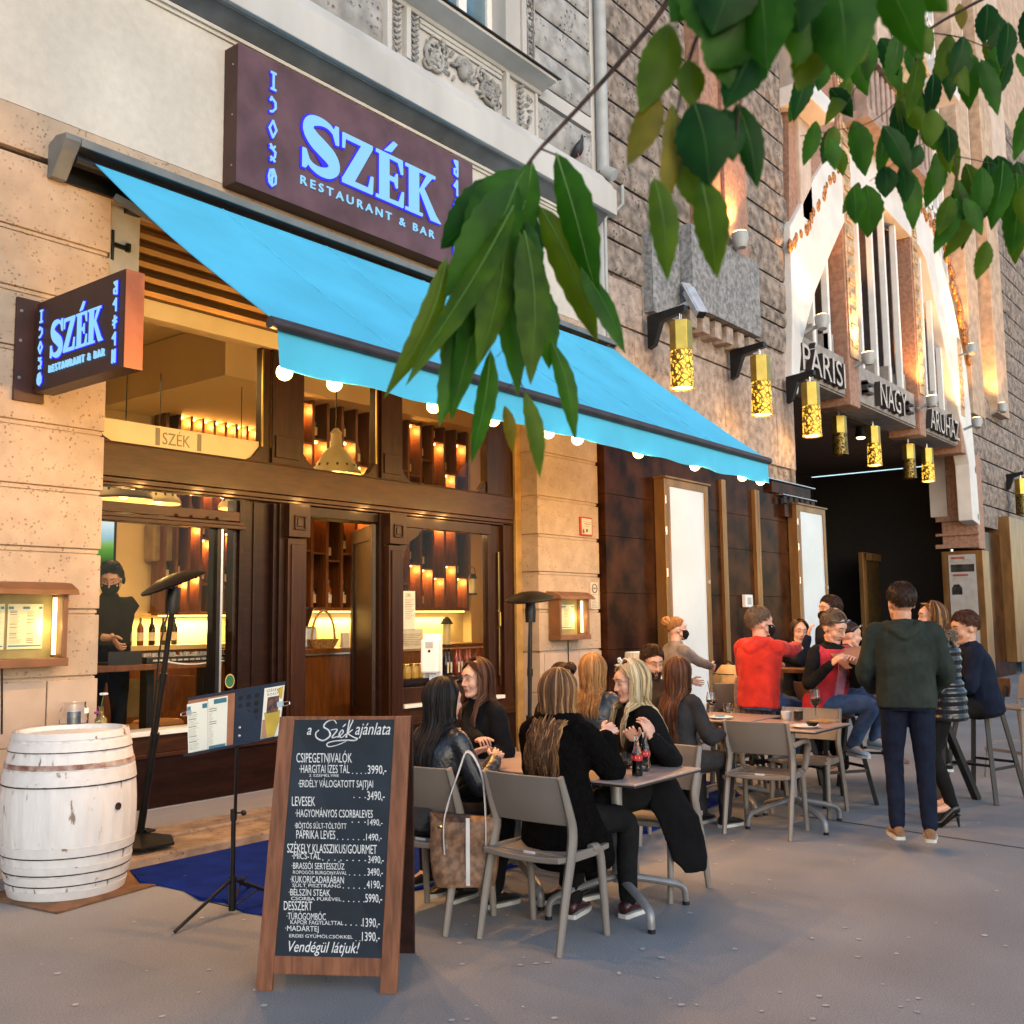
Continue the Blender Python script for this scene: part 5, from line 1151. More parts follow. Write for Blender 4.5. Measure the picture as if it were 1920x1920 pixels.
def tumbler(label, p, fill, h=0.085, r=0.042, lv=0.5, ice=False, name='tumbler'):
    t = thing(name, label, 'glass', p); m = MB()
    m.lathe([(r*0.75, 0), (r*0.95, 0.012), (r, h*0.5), (r*0.95, h), (r*0.91, h), (r*0.95, h*0.5), (r*0.85, 0.014), (0.003, 0.01)], 18, cap=False); m.build('bowl', M_clear, t, smooth=50)
    if fill:
        m = MB(); m.lathe([(r*0.7, 0.014), (r*0.88, 0.022), (r*0.9, h*lv), (0.003, h*lv)], 16); m.build('drink', fill, t, smooth=50)
    if ice:
        m = MB(); rg = random.Random(8)
        for k in range(7): m.box(-0.012, 0.012, -0.012, 0.012, -0.012, 0.012, M=Matrix.Translation((rg.uniform(-.02, .02), rg.uniform(-.02, .02), 0.03+0.008*k)) @ Matrix.Rotation(rg.random()*3, 4, 'X') @ Matrix.Rotation(rg.random()*3, 4, 'Z'))
        m.build('ice', pmat('ice', (0.75, 0.74, 0.72), 0.1, var=0.02), t)
    return t
tumbler('tumbler of iced drink on the nearest table', pz(1148, 1452, 0.75), M_ice, ice=True)
tumbler('tumbler of dark coffee coloured drink behind the iced one', pz(1176, 1440, 0.75), M_coffee)
def wineglass(label, p, fill, h=0.21):
    t = thing('wine_glass', label, 'glass', p); m = MB()
    m.lathe([(0.035, 0), (0.034, 0.004), (0.005, 0.008), (0.004, h*0.42), (0.018, h*0.47), (0.044, h*0.62), (0.045, h*0.75), (0.034, h), (0.032, h), (0.042, h*0.75), (0.041, h*0.63), (0.004, h*0.5)], 18, cap=False); m.build('bowl', M_clear, t, smooth=50)
    m = MB(); m.lathe([(0.006, h*0.5), (0.039, h*0.63), (0.040, h*0.70), (0.003, h*0.70)], 16); m.build('wine', fill, t, smooth=50); return t
wineglass('glass of red wine standing before the red vest', pz(1530, 1352, 0.75), M_wine, 0.25)
g_ = wineglass('glass of white wine with a black straw', pz(1335, 1345, 0.75), M_wwine, 0.21); m = MB(); m.tube([(0, 0, 0.12), (-0.02, 0.02, 0.30)], 0.003, 6); m.build('straw', M_black, g_)
tumbler('water tumbler left of the blue napkin', pz(1322, 1337, 0.75), None); tumbler('water tumbler right of the blue napkin', pz(1366, 1336, 0.75), None); tumbler('tumbler with a cream drink beside the plate', pz(1497, 1352, 0.75), M_wwine, h=0.1, lv=0.8)
t = thing('cup', 'white porcelain cup on the middle table', 'cup', pz(1475, 1350, 0.75)); m = MB(); m.lathe([(0.025, 0), (0.04, 0.03), (0.045, 0.07), (0.042, 0.07), (0.036, 0.03), (0.003, 0.01)], 18, cap=False); m.build('bowl', M_china, t, smooth=50); m = MB(); m.tube([(0.042+0.02*math.sin(a_), 0, 0.04+0.02*math.cos(a_)) for a_ in [PI*i/8 for i in range(9)]], 0.004, 6); m.build('handle', M_china, t)
def plate(label, p, r=0.11):
    t = thing('plate', label, 'plate', p); m = MB(); m.lathe([(r*0.55, 0), (r*0.6, 0.004), (r, 0.018), (r*0.98, 0.021), (r*0.6, 0.008), (0.003, 0.007)], 26); m.build('dish', M_china, t, smooth=50); return t
plate('white plate in front of the red wine glass', pz(1510, 1365, 0.75)); plate('white plate by the water glasses under the blue napkin', pz(1352, 1348, 0.75), 0.10)
t = thing('food_board', 'wooden serving board with leftovers behind the plate', 'board', pz(1545, 1353, 0.752)); m = MB(); m.box(-0.12, 0.12, -0.08, 0.08, 0, 0.012); m.build('board', pmat('pale_wood', (0.42, 0.26, 0.12), 0.6), t, bevel=0.004)
t = thing('sauce_bowl', 'small black bowl on the middle table', 'bowl', pz(1523, 1361, 0.77)); m = MB(); m.lathe([(0.03, 0), (0.05, 0.03), (0.046, 0.03), (0.003, 0.01)], 18); m.build('bowl', M_black, t, smooth=50)
t = thing('napkin', 'blue paper napkin lying on the plate by the water glasses', 'napkin', pz(1350, 1343, 0.773)); m = MB(); m.box(-0.05, 0.05, -0.04, 0.04, 0, 0.006, M=Matrix.Rotation(0.4, 4, 'Z')); m.build('sheet', pmat('blue_paper', (0.05, 0.32, 0.55), 0.8), t)
t = thing('phone', 'black phone lying on the edge of the table by the window', 'phone', pz(920, 1436, 0.752), 0.5); m = MB(); m.box(-0.075, 0.075, -0.037, 0.037, 0, 0.009); m.build('case', M_blackp, t, bevel=0.003); m = MB(); m.box(-0.07, 0.07, -0.033, 0.033, 0.0092, 0.0098); m.build('screen', M_black, t)
t = thing('phone', 'dark phone lying flat beside the iced drink', 'phone', pz(1132, 1435, 0.752), 0.2); m = MB(); m.box(-0.075, 0.075, -0.037, 0.037, 0, 0.009); m.build('case', M_blackp, t, bevel=0.003)
p = pz(1494, 1232, 1.10); t = thing('cup', 'small white cup on the high table by the red hoodie', 'cup', (9.2, 3.75, 1.10)); m = MB(); m.lathe([(0.025, 0), (0.038, 0.07), (0.034, 0.07), (0.02, 0.01)], 16); m.build('bowl', M_china, t, smooth=50)
# tote bag hanging from the nearest chair
M_tote = pmat('brown_monogram_canvas', (0.20, 0.11, 0.065), 0.6, var=0.25, vs=28, bump=0.15, bs=120, detail=2); M_strap = pmat('pale_strap', (0.62, 0.60, 0.60), 0.5); M_totedk = pmat('bag_lining', (0.05, 0.03, 0.02), 0.7)
BG = Vector((4.10, 3.575, 0.235))
t = thing('tote_bag', 'brown tote bag with pale straps hanging from the back of the nearest chair', 'bag', BG, rad(38))
m = MB(); rings = []
for i in range(9):
    s_ = i/8; z = s_*0.34; w_ = 0.155+0.035*s_+0.01*math.sin(s_*5); d_ = 0.075*(1-0.45*s_)+0.012*math.sin(s_*9); ring = []
    for j in range(24):
        a = 2*PI*j/24; c_, n_ = math.cos(a), math.sin(a); ring.append(Vector((d_*math.copysign(abs(c_)**0.6, c_)*(1+0.06*math.sin(3*a+4*s_)), w_*math.copysign(abs(n_)**0.6, n_), z+0.025*s_*math.cos(2*a)*(-1))))
    rings.append(ring)
m.loft(rings); m.build('body', M_tote, t, smooth=60)
m = MB(); m.loft([[p_*0.97+Vector((0, 0, 0.345-p_.z*0.97)) if False else Vector((p_.x*0.9, p_.y*0.94, p_.z+0.004)) for p_ in rings[-1]], [Vector((p_.x*0.7, p_.y*0.9, p_.z-0.03)) for p_ in rings[-1]]]); m.build('lining', M_totedk, t)
for sx in (-1, 1):
    m = MB(); P = smooth_path([(-0.055*sx, -0.11, 0.17), (-0.05*sx, -0.11, 0.34), (-0.02*sx, -0.09, 0.55), (-0.03*sx+0.02, -0.02, 0.665), (-0.02*sx, 0.03, 0.56), (-0.05*sx, 0.10, 0.34), (-0.055*sx, 0.10, 0.16)], 5); m.tube(P, 0.011, 6, sx=0.35, up=(1, 0, 0)); m.build('strap', M_strap, t)
m = MB(); m.bar((-0.078, -0.02, 0.01), (-0.062, -0.02, 0.34), 0.02, 0.006, up=(1, 0, 0)); m.build('pale_band', M_strap, t)
m = MB(); m.ball((-0.06, 0.12, 0.3), 0.012, 8, 6); m.build('clasp', M_brass, t)
# backpack and scarf on stools
M_bp = pmat('beige_canvas', (0.50, 0.38, 0.22), 0.75, var=0.08, vs=6, bump=0.3, bs=14)
t = thing('backpack', 'beige backpack resting on a stool behind the cocktail glasses', 'backpack', (8.92, 4.42, 0.695), rad(-38))
m = MB(); rings = []
for i in range(11):
    s_ = i/10; z = 0.44*s_; k = (1-max(0, s_-0.55)**2*3.2); k = max(0.12, k); ring = []
    for j in range(20):
        a = 2*PI*j/20; c_, n_ = math.cos(a), math.sin(a); ring.append(Vector((0.13*k*math.copysign(abs(c_)**0.7, c_)-0.05*s_, 0.23*k*math.copysign(abs(n_)**0.7, n_), z)))
    rings.append(ring)
m.loft(rings); m.build('body', M_bp, t, smooth=60)
m = MB(); m.loft([[Vector((-0.15+0.03*math.cos(a), 0.15*math.sin(a)*k, z)) for a in [2*PI*j/16 for j in range(16)]] for z, k in ((0.03, .9), (0.06, 1), (0.2, 1), (0.23, .85))]); m.build('front_pocket', M_bp, t, smooth=60)
for z in (0.26, 0.36):
    m = MB(); m.tube([(-0.14*math.cos(b_)-0.04, 0.22*math.sin(b_), z) for b_ in [-1.2+0.3*i for i in range(9)]], 0.005, 6); m.build('zip', M_black, t)
m = MB(); m.tube(smooth_path([(0.0, -0.05, 0.42), (-0.05, 0, 0.475), (-0.08, 0.05, 0.42)], 4), 0.009, 6); m.build('handle', M_black, t)
M_scarf = pmat('brown_wool', (0.17, 0.11, 0.095), 0.95, var=0.2, vs=40, bump=0.6, bs=60, sheen=0.3)
t = thing('scarf', 'brown knitted scarf draped over the back of a bar stool', 'scarf', (8.47, 3.98, 0.6), rad(10))
m = MB()
for k in range(7):
    y = -0.15+0.05*k; P = [(0.06, y, 0.12+0.02*(k % 2)), (0.05, y, 0.3), (0.02, y+0.005, 0.40), (-0.03, y, 0.43), (-0.07, y, 0.36), (-0.08, y+0.01*math.sin(k), 0.15), (-0.085, y+0.012*math.sin(k*2), -0.05-0.03*(k % 3))]; m.tube(smooth_path(P, 3), 0.030, 8, sx=1.0)
m.build('drape', M_scarf, t, smooth=60)
# white barrel-like stand by the marble, behind the honey blonde
def barrel(t, h, rtop, rmid, seed=1):
    m = MB(); N = 28; rings = []; rg = random.Random(seed); off = [rg.uniform(-0.002, 0.002) for _ in range(N)]
    for i in range(25):
        s_ = i/24; z = h*s_; r = rtop+(rmid-rtop)*math.sin(PI*min(1, max(0, 0.02+0.96*s_)))**0.85
        ring = []
        for j in range(N*3):
            q = j % 3; a = 2*PI*j/(N*3); rr_ = r+off[j//3]-(0.006 if q == 0 else 0); ring.append(Vector((rr_*math.cos(a), rr_*math.sin(a), z)))
        rings.append(ring)
    m.loft(rings, cap=False); m.build('staves', M_barrel, t, smooth=30)
    m = MB(); m.lathe([(rtop-0.004, 0.01), (0.005, 0.01)], 40, cap=False); m.lathe([(rtop-0.018, h-0.002), (rtop-0.022, h-0.028), (0.005, h-0.03)], 40, cap=False); m.lathe([(rtop, h-0.0005), (rtop-0.02, h-0.0005)], 40, cap=False); m.build('head', M_barrel, t)
def hoop(t, h, rtop, rmid, z0, z1, mat):
    R_ = lambda z: rtop+(rmid-rtop)*math.sin(PI*min(1, max(0, 0.02+0.96*z/h)))**0.85
    m = MB(); m.lathe([(R_(z0), z0), (R_(z0)+0.005, z0+0.001), (R_(z1)+0.005, z1-0.001), (R_(z1), z1)], 56, cap=False); m.build('hoop', mat, t, smooth=30)
M_barrel = pmat('white_barrel_paint', (0.63, 0.625, 0.625), 0.55, col2=(0.20, 0.15, 0.12), vs=15, lo=0.30, hi=0.36, bump=0.35, bs=26, stretch=(1.6, 1.6, 0.45), detail=8, grain=0.07, gs=9)
M_hoop = pmat('painted_hoop', (0.60, 0.595, 0.60), 0.5, col2=(0.22, 0.13, 0.10), vs=13, lo=0.31, hi=0.36, detail=6, grain=0.06, gs=20); M_hooprust = pmat('rusty_hoop', (0.16, 0.06, 0.04), 0.6, var=0.5, vs=14, col2=(0.45, 0.36, 0.32)); M_gap = pmat('hoop_gap', (0.035, 0.02, 0.018), 0.8)
BP = pz(125, 1668); bt = thing('wine_barrel', 'white painted wine barrel standing against the left pier', 'barrel', (BP.x, BP.y, 0.012), 0.5)
BH, BRT, BRM = 0.94, 0.315, 0.385
barrel(bt, BH, BRT, BRM)
for z0, z1, mt in ((0.90, 0.94, M_hoop), (0.835, 0.885, M_hoop), (0.735, 0.765, M_hooprust), (0.645, 0.725, M_hoop), (0.245, 0.30, M_hoop), (0.15, 0.19, M_hoop), (0.085, 0.135, M_hoop), (0.0, 0.05, M_hoop)): hoop(bt, BH, BRT, BRM, z0, z1, mt)
for z0 in (0.636, 0.830, 0.238, 0.142, 0.078): hoop(bt, BH, BRT, BRM, z0, z0+0.007, M_gap)
m = MB(); a = rad(-75)-0.5; m.lathe([(0.022, 0), (0.022, 0.006), (0.017, 0.006), (0.015, -0.01), (0.003, -0.012)], 16, M=Matrix.Translation(Vector((math.cos(a)*0.383, math.sin(a)*0.383, 0.50))) @ Vector((math.cos(a), math.sin(a), 0)).to_track_quat('Z', 'Y').to_matrix().to_4x4()); m.build('bung_hole', M_gap, bt)
bt2 = thing('round_stand', 'white hooped round stand by the dark marble, behind the honey blonde woman', 'stand', (9.62, 5.75, 0)); barrel(bt2, 1.22, 0.25, 0.29, 4)
for z0 in (0.2, 0.5, 0.8, 1.1): hoop(bt2, 1.22, 0.25, 0.29, z0, z0+0.04, M_hoop)
M_mat = pmat('brown_board', (0.20, 0.10, 0.045), 0.7, kind='wood', vs=4, bump=0.1)
t = thing('floor_board', 'worn brown board lying under the white barrel', 'board', (BP.x+0.06, BP.y-0.05, 0.004), rad(8)); m = MB(); m.box(-0.42, 0.50, -0.36, 0.34, 0, 0.008); m.build('board', M_mat, t)
# jar with candle, vase
p = Vector((BP.x, BP.y, 0.012+BH-0.03)); pj = pz(138, 1362, 0.93)
t = thing('candle_jar', 'glass jar with a white candle on the barrel', 'jar', (pj.x, pj.y, 0.925)); m = MB(); m.lathe([(0.075, 0), (0.088, 0.015), (0.09, 0.09), (0.07, 0.135), (0.072, 0.16), (0.066, 0.16), (0.064, 0.135), (0.084, 0.09), (0.08, 0.012), (0.003, 0.008)], 24, cap=False); m.build('jar', M_clear, t, smooth=50)
m = MB(); m.lathe([(0.042, 0.012), (0.042, 0.10), (0.003, 0.098)], 20); m.build('candle', M_china, t, smooth=40); m = MB(); m.lathe([(0.075, 0.01), (0.078, 0.03), (0.003, 0.03)], 20); m.build('pebbles', pmat('pebbles', (0.35, 0.2, 0.1), 0.7, var=0.5, vs=60), t)
m = MB(); m.box(0.02, 0.05, -0.089, -0.086, 0.09, 0.125); m.build('sticker', M_foil, t)
pj = pz(189, 1360, 0.93); t = thing('flower_vase', 'small amber glass vase with a white flower on the barrel', 'vase', (pj.x, pj.y, 0.925)); m = MB(); m.lathe([(0.036, 0), (0.04, 0.01), (0.04, 0.045), (0.018, 0.07), (0.014, 0.12), (0.019, 0.125), (0.015, 0.125), (0.011, 0.12), (0.014, 0.07)], 16, cap=False); m.build('bottle', pmat('amber_glass', (0.80, 0.68, 0.22), 0.05, var=0, trans=0.9), t, smooth=50)
m = MB(); m.tube([(0, 0, 0.02), (0.003, 0, 0.15), (0.015, 0.0, 0.20)], 0.003, 6); m.build('stem', pmat('stem_green', (0.05, 0.12, 0.02), 0.6), t)
m = MB()
for k in range(6):
    a = k*PI/3; m.ball((0.015+0.016*math.cos(a), 0.016*math.sin(a), 0.205), 0.014, 8, 6, sc=(1, 1, 0.6))
m.build('flower', pmat('white_petal', (0.75, 0.74, 0.70), 0.7), t, smooth=60)
m = MB()
for k in range(5): m.ball((-0.04+0.012*math.cos(k*1.3), -0.02+0.012*math.sin(k*1.3), 0.09), 0.009, 6, 5)
m.tube([(0, 0, 0.12), (-0.03, -0.015, 0.13), (-0.04, -0.02, 0.095)], 0.0015, 5); m.build('purple_blossom', pmat('purple_petal', (0.25, 0.03, 0.22), 0.7), t)
# ---- blue carpet
M_carp = pmat('blue_carpet', (0.006, 0.022, 0.19), 0.95, var=0.12, vs=7, bump=0.5, bs=260, spec=0.1)
edge = [pz(243, 1636), pz(262, 1660), pz(300, 1662), pz(345, 1672), pz(375, 1690), pz(420, 1694), pz(455, 1712), pz(520, 1722)]
t = thing('carpet', 'bright blue carpet laid along the restaurant front under the tables', 'carpet', (5.5, 5.0, 0.004))
near = [(e.x, e.y) for e in edge]+[(4.7, 4.28), (6.7, 4.05), (8.95, 4.25), (9.3, 6.1)]
far = [(near[0][0]-0.05, 6.14)]+[(near[0][0]+(9.3-near[0][0])*i/10, 6.14) for i in range(1, 11)]
poly = [(x, y) for x, y in near]+[(x, 6.14) for x in (8.5, 7.5, 6.5, 5.5, 4.6)]+[(3.78, 6.14)]
m = MB(); n_ = len(poly)
def cz(i): return 0.012+(0.012*math.sin(i*1.7) if i < 8 else 0)
m.add([(x-5.5, y-5.0, 0) for x, y in poly]+[(x-5.5, y-5.0, cz(i)) for i, (x, y) in enumerate(poly)], [tuple(range(n_, 2*n_))]+[(i, (i+1) % n_, n_+(i+1) % n_, n_+i) for i in range(n_)])
m.build('pile', M_carp, t)
# ---- patio heaters
M_htr = pmat('heater_black', (0.014, 0.013, 0.013), 0.4, metal=0.4, var=0.2); M_hel = pmat('heater_grille', (0.05, 0.045, 0.04), 0.35, metal=0.7, var=0.3, vs=9)
def heater(label, base, top, tilt, az, z0):
    t = thing('patio_heater', label, 'heater', base); b = Vector(base); e = Vector(top)-b
    m = MB(); m.lathe([(0.25, 0), (0.25, 0.02), (0.10, 0.06), (0.035, 0.075), (0.003, 0.08)], 6 if z0 else 20); m.box(0.02, 0.09, -0.05, 0.05, 0.075, 0.09); m.build('base', M_htr, t, bevel=0.004)
    m = MB(); q = e-Vector((0, 0, 0.16)); m.tube([(0, 0, 0.06), q*0.45], 0.026, 12); m.tube([q*0.44, q], 0.018, 12); m.tube([q*0.43, q*0.47], 0.031, 12); m.tube([q*0.68, q*0.72], 0.026, 12); m.build('pole', M_htr, t, smooth=40)
    n_ = Vector((math.sin(tilt)*math.cos(az), math.sin(tilt)*math.sin(az), math.cos(tilt))); M_ = Matrix.Translation(e) @ n_.to_track_quat('Z', 'Y').to_matrix().to_4x4()
    m = MB(); m.lathe([(0.02, 0.06), (0.10, 0.05), (0.21, 0.012), (0.225, 0.0), (0.215, -0.012), (0.003, -0.005)], 32, M=M_); m.build('head', M_htr, t, smooth=40)
    m = MB()
    for k in range(7): m.bar(M_ @ Vector((-0.19*math.cos((k-3)*0.38), (k-3)*0.06, -0.016)), M_ @ Vector((0.19*math.cos((k-3)*0.38), (k-3)*0.06, -0.016)), 0.012, 0.006)
    m.build('grille', M_hel, t)
    m = MB(); m.tube([q*0.97, q+Vector((0, 0, 0.05)), e-n_*0.03], [0.045, 0.05, 0.04], 12); m.build('joint', M_htr, t, smooth=40)
    m = MB(); s_ = Vector((-0.06, -0.03, 0)); m.tube(smooth_path([e-n_*0.05, q*0.93+s_, q*0.8+s_*1.3, q*0.55+s_*0.8, q*0.3+s_*0.4, Vector((0.03, 0.02, 0.1))], 4), 0.006, 6); m.build('cable', M_black, t)
    return t
ht = pd(325, 1093, 6.95)
heater('black electric patio heater with a tilted round head beside the barrel', (4.02, 6.42, 0.10), (ht.x, ht.y, ht.z), rad(22), rad(160), True)
h2 = pd(994, 1122, 8.9)
heater('black electric patio heater with a level round head before the pilaster', (h2.x-0.03, h2.y+0.02, 0.02), (h2.x, h2.y, h2.z), rad(10), rad(200), False)
# ---- sanitiser dispenser on a white post
a = pd(808, 1230, 7.9)
t = thing('sanitiser_stand', 'white hand sanitiser dispenser on a slim white post before the window', 'dispenser', (a.x, a.y, 0.02), rad(-60))
m = MB(); m.box(-0.07, 0.07, -0.06, 0.06, 1.16, 1.42); m.build('dispenser', M_whitep, t, bevel=0.018); m = MB(); m.box(-0.075, 0.075, 0.061, 0.066, 1.12, 1.46); m.build('back_plate', M_whitep, t, bevel=0.003)
m = MB(); m.ball((0.0, -0.061, 1.33), 0.011, 10, 8); m.build('button', M_black, t); m = MB(); m.box(-0.03, 0.03, -0.0615, -0.0605, 1.35, 1.40); m.build('print', M_grey, t)
m = MB(); m.box(-0.02, 0.02, 0.02, 0.058, 0.01, 1.18); m.build('post', M_whitep, t, bevel=0.004); m = MB(); m.lathe([(0.17, 0), (0.17, 0.012), (0.03, 0.016)], 24); m.build('foot', M_whitep, t)
# ---- music stand used as a menu holder
M_msd = pmat('dark_blue_steel', (0.022, 0.032, 0.055), 0.42, metal=0.3, var=0.12)
c0 = pz(435, 1714); t = thing('music_stand', 'black tripod music stand holding an open menu board and a leaflet', 'music stand', c0)
def loc(v): return Vector(v)-c0
TL, TR, BR_, BL_ = pd(352, 1308, 5.70), pd(535, 1277, 5.50), pd(523, 1385, 5.42), pd(355, 1418, 5.60)
def quad(u, v, d=0.0):
    p = TL.lerp(TR, u).lerp(BL_.lerp(BR_, u), v); n_ = (TR-TL).cross(BL_-TL).normalized()
    if n_.dot(CAM-p) < 0: n_ = -n_
    return p+n_*d-c0
def qbox(mb, u0, u1, v0, v1, d0, d1, mi=0):
    vs = [quad(u, v, d) for d in (d0, d1) for u, v in ((u0, v0), (u1, v0), (u1, v1), (u0, v1))]; mb.add(vs, [(0, 3, 2, 1), (4, 5, 6, 7), (0, 1, 5, 4), (1, 2, 6, 5), (2, 3, 7, 6), (3, 0, 4, 7)], mi)
m = MB(); qbox(m, 0, 1, 0.0, 1.0, -0.004, 0); m.build('desk', M_msd, t, bevel=0.002)
m = MB(); qbox(m, 0, 1, 0.97, 1.0, 0, 0.05); m.build('ledge', M_msd, t)
m = MB()
for i in range(3):
    for j in range(4):
        cu, cv = 0.555+0.085*i, 0.17+0.135*j; ring = [quad(cu+0.026*math.cos(k*PI/6), cv+0.045*math.sin(k*PI/6), 0.0008) for k in range(12)]; m.add(ring, [tuple(range(12))])
m.build('holes', M_black, t)
m = MB()
for cv in (0.68, 0.82): m.ball(quad(0.565, cv, 0.003), 0.008, 8, 6)
m.build('studs', M_alu, t)
nb = quad(0.5, 0.9, -0.03)
m = MB(); m.tube([nb, nb+Vector((0, 0, -0.12)), Vector((0.01, 0, 0.52)), Vector((0, 0, 0.50))], 0.009, 10); m.tube([(0, 0, 0.52), (0, 0, 0.16)], 0.013, 10); m.tube([(0, 0, 0.56), (0, 0, 0.50)], 0.018, 10); m.tube([(0, 0, 0.2), (0, 0, 0.02)], 0.02, 10); m.build('pole', M_htr, t, smooth=40)
m = MB(); m.tube([(0, 0, 0.54), _R*0.05+Vector((0, 0, 0.54))], 0.005, 6); m.ball(_R*0.055+Vector((0, 0, 0.54)), 0.016, 8, 6); m.tube([(0, 0, 0.18), _R*0.05+Vector((0, 0, 0.18))], 0.005, 6); m.ball(_R*0.055+Vector((0, 0, 0.185)), 0.014, 8, 6); m.build('knob', M_htr, t)
for f_ in (pz(327, 1752)-c0, pz(498, 1702)-c0, pz(470, 1668)-c0):
    m = MB(); f_ = f_*(0.36/f_.length) if f_.length < 0.2 else f_; m.tube([(0, 0, 0.19), Vector((f_.x, f_.y, 0.012))], 0.0095, 8); m.build('leg', M_htr, t)
    m = MB(); mid = Vector((f_.x*0.45, f_.y*0.45, 0.19*0.55+0.006)); m.bar(mid, (0, 0, 0.035), 0.010, 0.005); m.build('brace', M_htr, t)
M_clip = pmat('clipboard_leather', (0.36, 0.15, 0.07), 0.6); M_paper = pmat('menu_paper_white', (0.86, 0.83, 0.70), 0.7, var=0.02)
t2 = thing('menu_board', 'open menu on a brown board clipped to the music stand', 'menu', c0)
m = MB(); qbox(m, 0.01, 0.50, 0.06, 0.99, 0.002, 0.007); m.build('board', M_clip, t2, bevel=0.002)
fq = lambda u, v, d: quad(u, v, 0.0075+d)
def leaf(u0, u1, v0, v1, seed):
    m_ = MB(); qbox(m_, u0, u1, v0, v1, 0.0075, 0.0085); s_ = m_.build('sheet', M_paper, t2); m_ = MB(); r_ = random.Random(seed)
    def st(a, b, c, d, mi): qbox(m_, u0+(u1-u0)*a, u0+(u1-u0)*b, v0+(v1-v0)*c, v0+(v1-v0)*d, 0.0088, 0.0092, mi)
    if seed == 1: st(0.75, 0.98, 0.04, 0.13, 1); st(0.02, 0.18, 0.05, 0.14, 1); st(0.02, 0.98, 0.955, 0.985, 1)
    else: st(0.30, 0.95, 0.03, 0.12, 1); st(0.05, 0.95, 0.91, 0.975, 1)
    z = 0.18
    while z < 0.90:
        if r_.random() < 0.16: st(0.06, 0.45, z, z+0.012, 0); z += 0.04
        else: st(0.06, r_.uniform(0.35, 0.6) if seed == 1 else r_.uniform(0.15, 0.3), z, z+0.005, 2); z += 0.021
    m_.build('print', [M_ink, M_teal, M_inkl], s_)
leaf(0.0, 0.22, 0.12, 1.0, 1); leaf(0.225, 0.43, 0.09, 0.98, 2)
t3 = thing('leaflet', 'tall yellow and white leaflet with a food photo clipped to the music stand', 'leaflet', c0)
m = MB(); qbox(m, 0.80, 1.0, 0.07, 0.95, 0.002, 0.003); m.build('sheet', M_paper, t3)
m = MB(); m.add([quad(0.87, 0.94, 0.0034), quad(0.815, 0.5, 0.0034), quad(0.985, 0.5, 0.0034), quad(0.985, 0.7, 0.0034), quad(0.95, 0.94, 0.0034)], [(0, 1, 2, 3, 4)]); m.add([quad(0.93, 0.12, 0.0034), quad(0.99, 0.08, 0.0034), quad(0.99, 0.3, 0.0034), quad(0.97, 0.3, 0.0034)], [(0, 1, 2, 3)]); m.build('yellow_print', pmat('yellow_print', (0.62, 0.42, 0.06), 0.7), t3)
m = MB(); m.add([quad(0.805, 0.62, 0.0032), quad(0.83, 0.62, 0.0032), quad(0.88, 0.94, 0.0032), quad(0.805, 0.94, 0.0032)], [(0, 1, 2, 3)]); m.build('tan_print', pmat('tan_print', (0.45, 0.24, 0.14), 0.7), t3)
m = MB(); qbox(m, 0.84, 0.96, 0.24, 0.52, 0.0033, 0.0036); m.build('photo', pmat('food_photo', (0.20, 0.09, 0.06), 0.4, var=0.6, vs=40, col2=(0.03, 0.015, 0.02)), t3)
m = MB(); qx = (quad(1, 0, 0)-quad(0, 0, 0)).normalized(); qy = (quad(0, 0, 0)-quad(0, 1, 0)).normalized()
for k, s_ in enumerate(('SZÉKELY', 'ROAST')): put_text(m, s_, 0.020, frame_m(quad(0.825+0.01*k, 0.145+0.07*k, 0.0036), qx, qy), depth=0.0002, sp=1.2)
m.build('heading', M_ink, t3)
M_chrome = pmat('chrome_wire', (0.7, 0.7, 0.72), 0.15, metal=1.0)
for nm, u_, s_, lb in (('binder_clip', 0.0, -1, 'silver binder clip at the left edge of the menu board'), ('binder_clip', 1.0, 1, 'white binder clip at the right edge of the leaflet')):
    v_ = 0.27 if s_ < 0 else 0.40; b_ = quad(u_, v_, 0.004); tc_ = thing(nm, lb, 'clip', c0+b_); m = MB(); e_ = qx*s_
    m.tube([qy*0.008, qy*0.008+e_*0.03, e_*0.045+qy*0.004, e_*0.045-qy*0.008, e_*0.03-qy*0.012, -qy*0.012], 0.0022, 6); m.build('wire', M_chrome, tc_)
    m = MB(); m.bar(-e_*0.03, e_*0.004, 0.012, 0.026, up=qy); m.build('jaw', M_alu, tc_)
# ---- chalkboard A-frame
M_abw = pmat('stained_board_frame', (0.24, 0.092, 0.045), 0.5, vs=5, kind='wood', bump=0.12, stretch=(3, 3, 0.4)); M_abd = pmat('board_frame_dark', (0.035, 0.014, 0.010), 0.5, kind='wood', vs=5, stretch=(3, 3, .4))
M_slate = pmat('chalkboard', (0.010, 0.017, 0.030), 0.45, var=0.2, vs=4); M_chalk = pmat('chalk_marker', (0.70, 0.72, 0.74), 0.8, var=0.03)
aBL, aBR, aTL, aTR = pz(478, 1858), pz(743, 1865), pd(524, 1344, 4.60), pd(769, 1343, 4.50)
O_ = (aBL+aBR)/2; ab = thing('chalkboard', 'wooden A-frame chalkboard with the white hand lettered menu', 'chalkboard', O_)
nA = (aTR-aTL).cross(aBL-aTL).normalized()
if nA.dot(CAM-O_) < 0: nA = -nA
def aq(u, v, d=0.0): return aTL.lerp(aTR, u).lerp(aBL.lerp(aBR, u), v)+nA*d-O_
def abox(mb, u0, u1, v0, v1, d0, d1, mi=0):
    vs = [aq(u, v, d) for d in (d0, d1) for u, v in ((u0, v0), (u1, v0), (u1, v1), (u0, v1))]; mb.add(vs, [(0, 3, 2, 1), (4, 5, 6, 7), (0, 1, 5, 4), (1, 2, 6, 5), (2, 3, 7, 6), (3, 0, 4, 7)], mi)
SW = 0.118
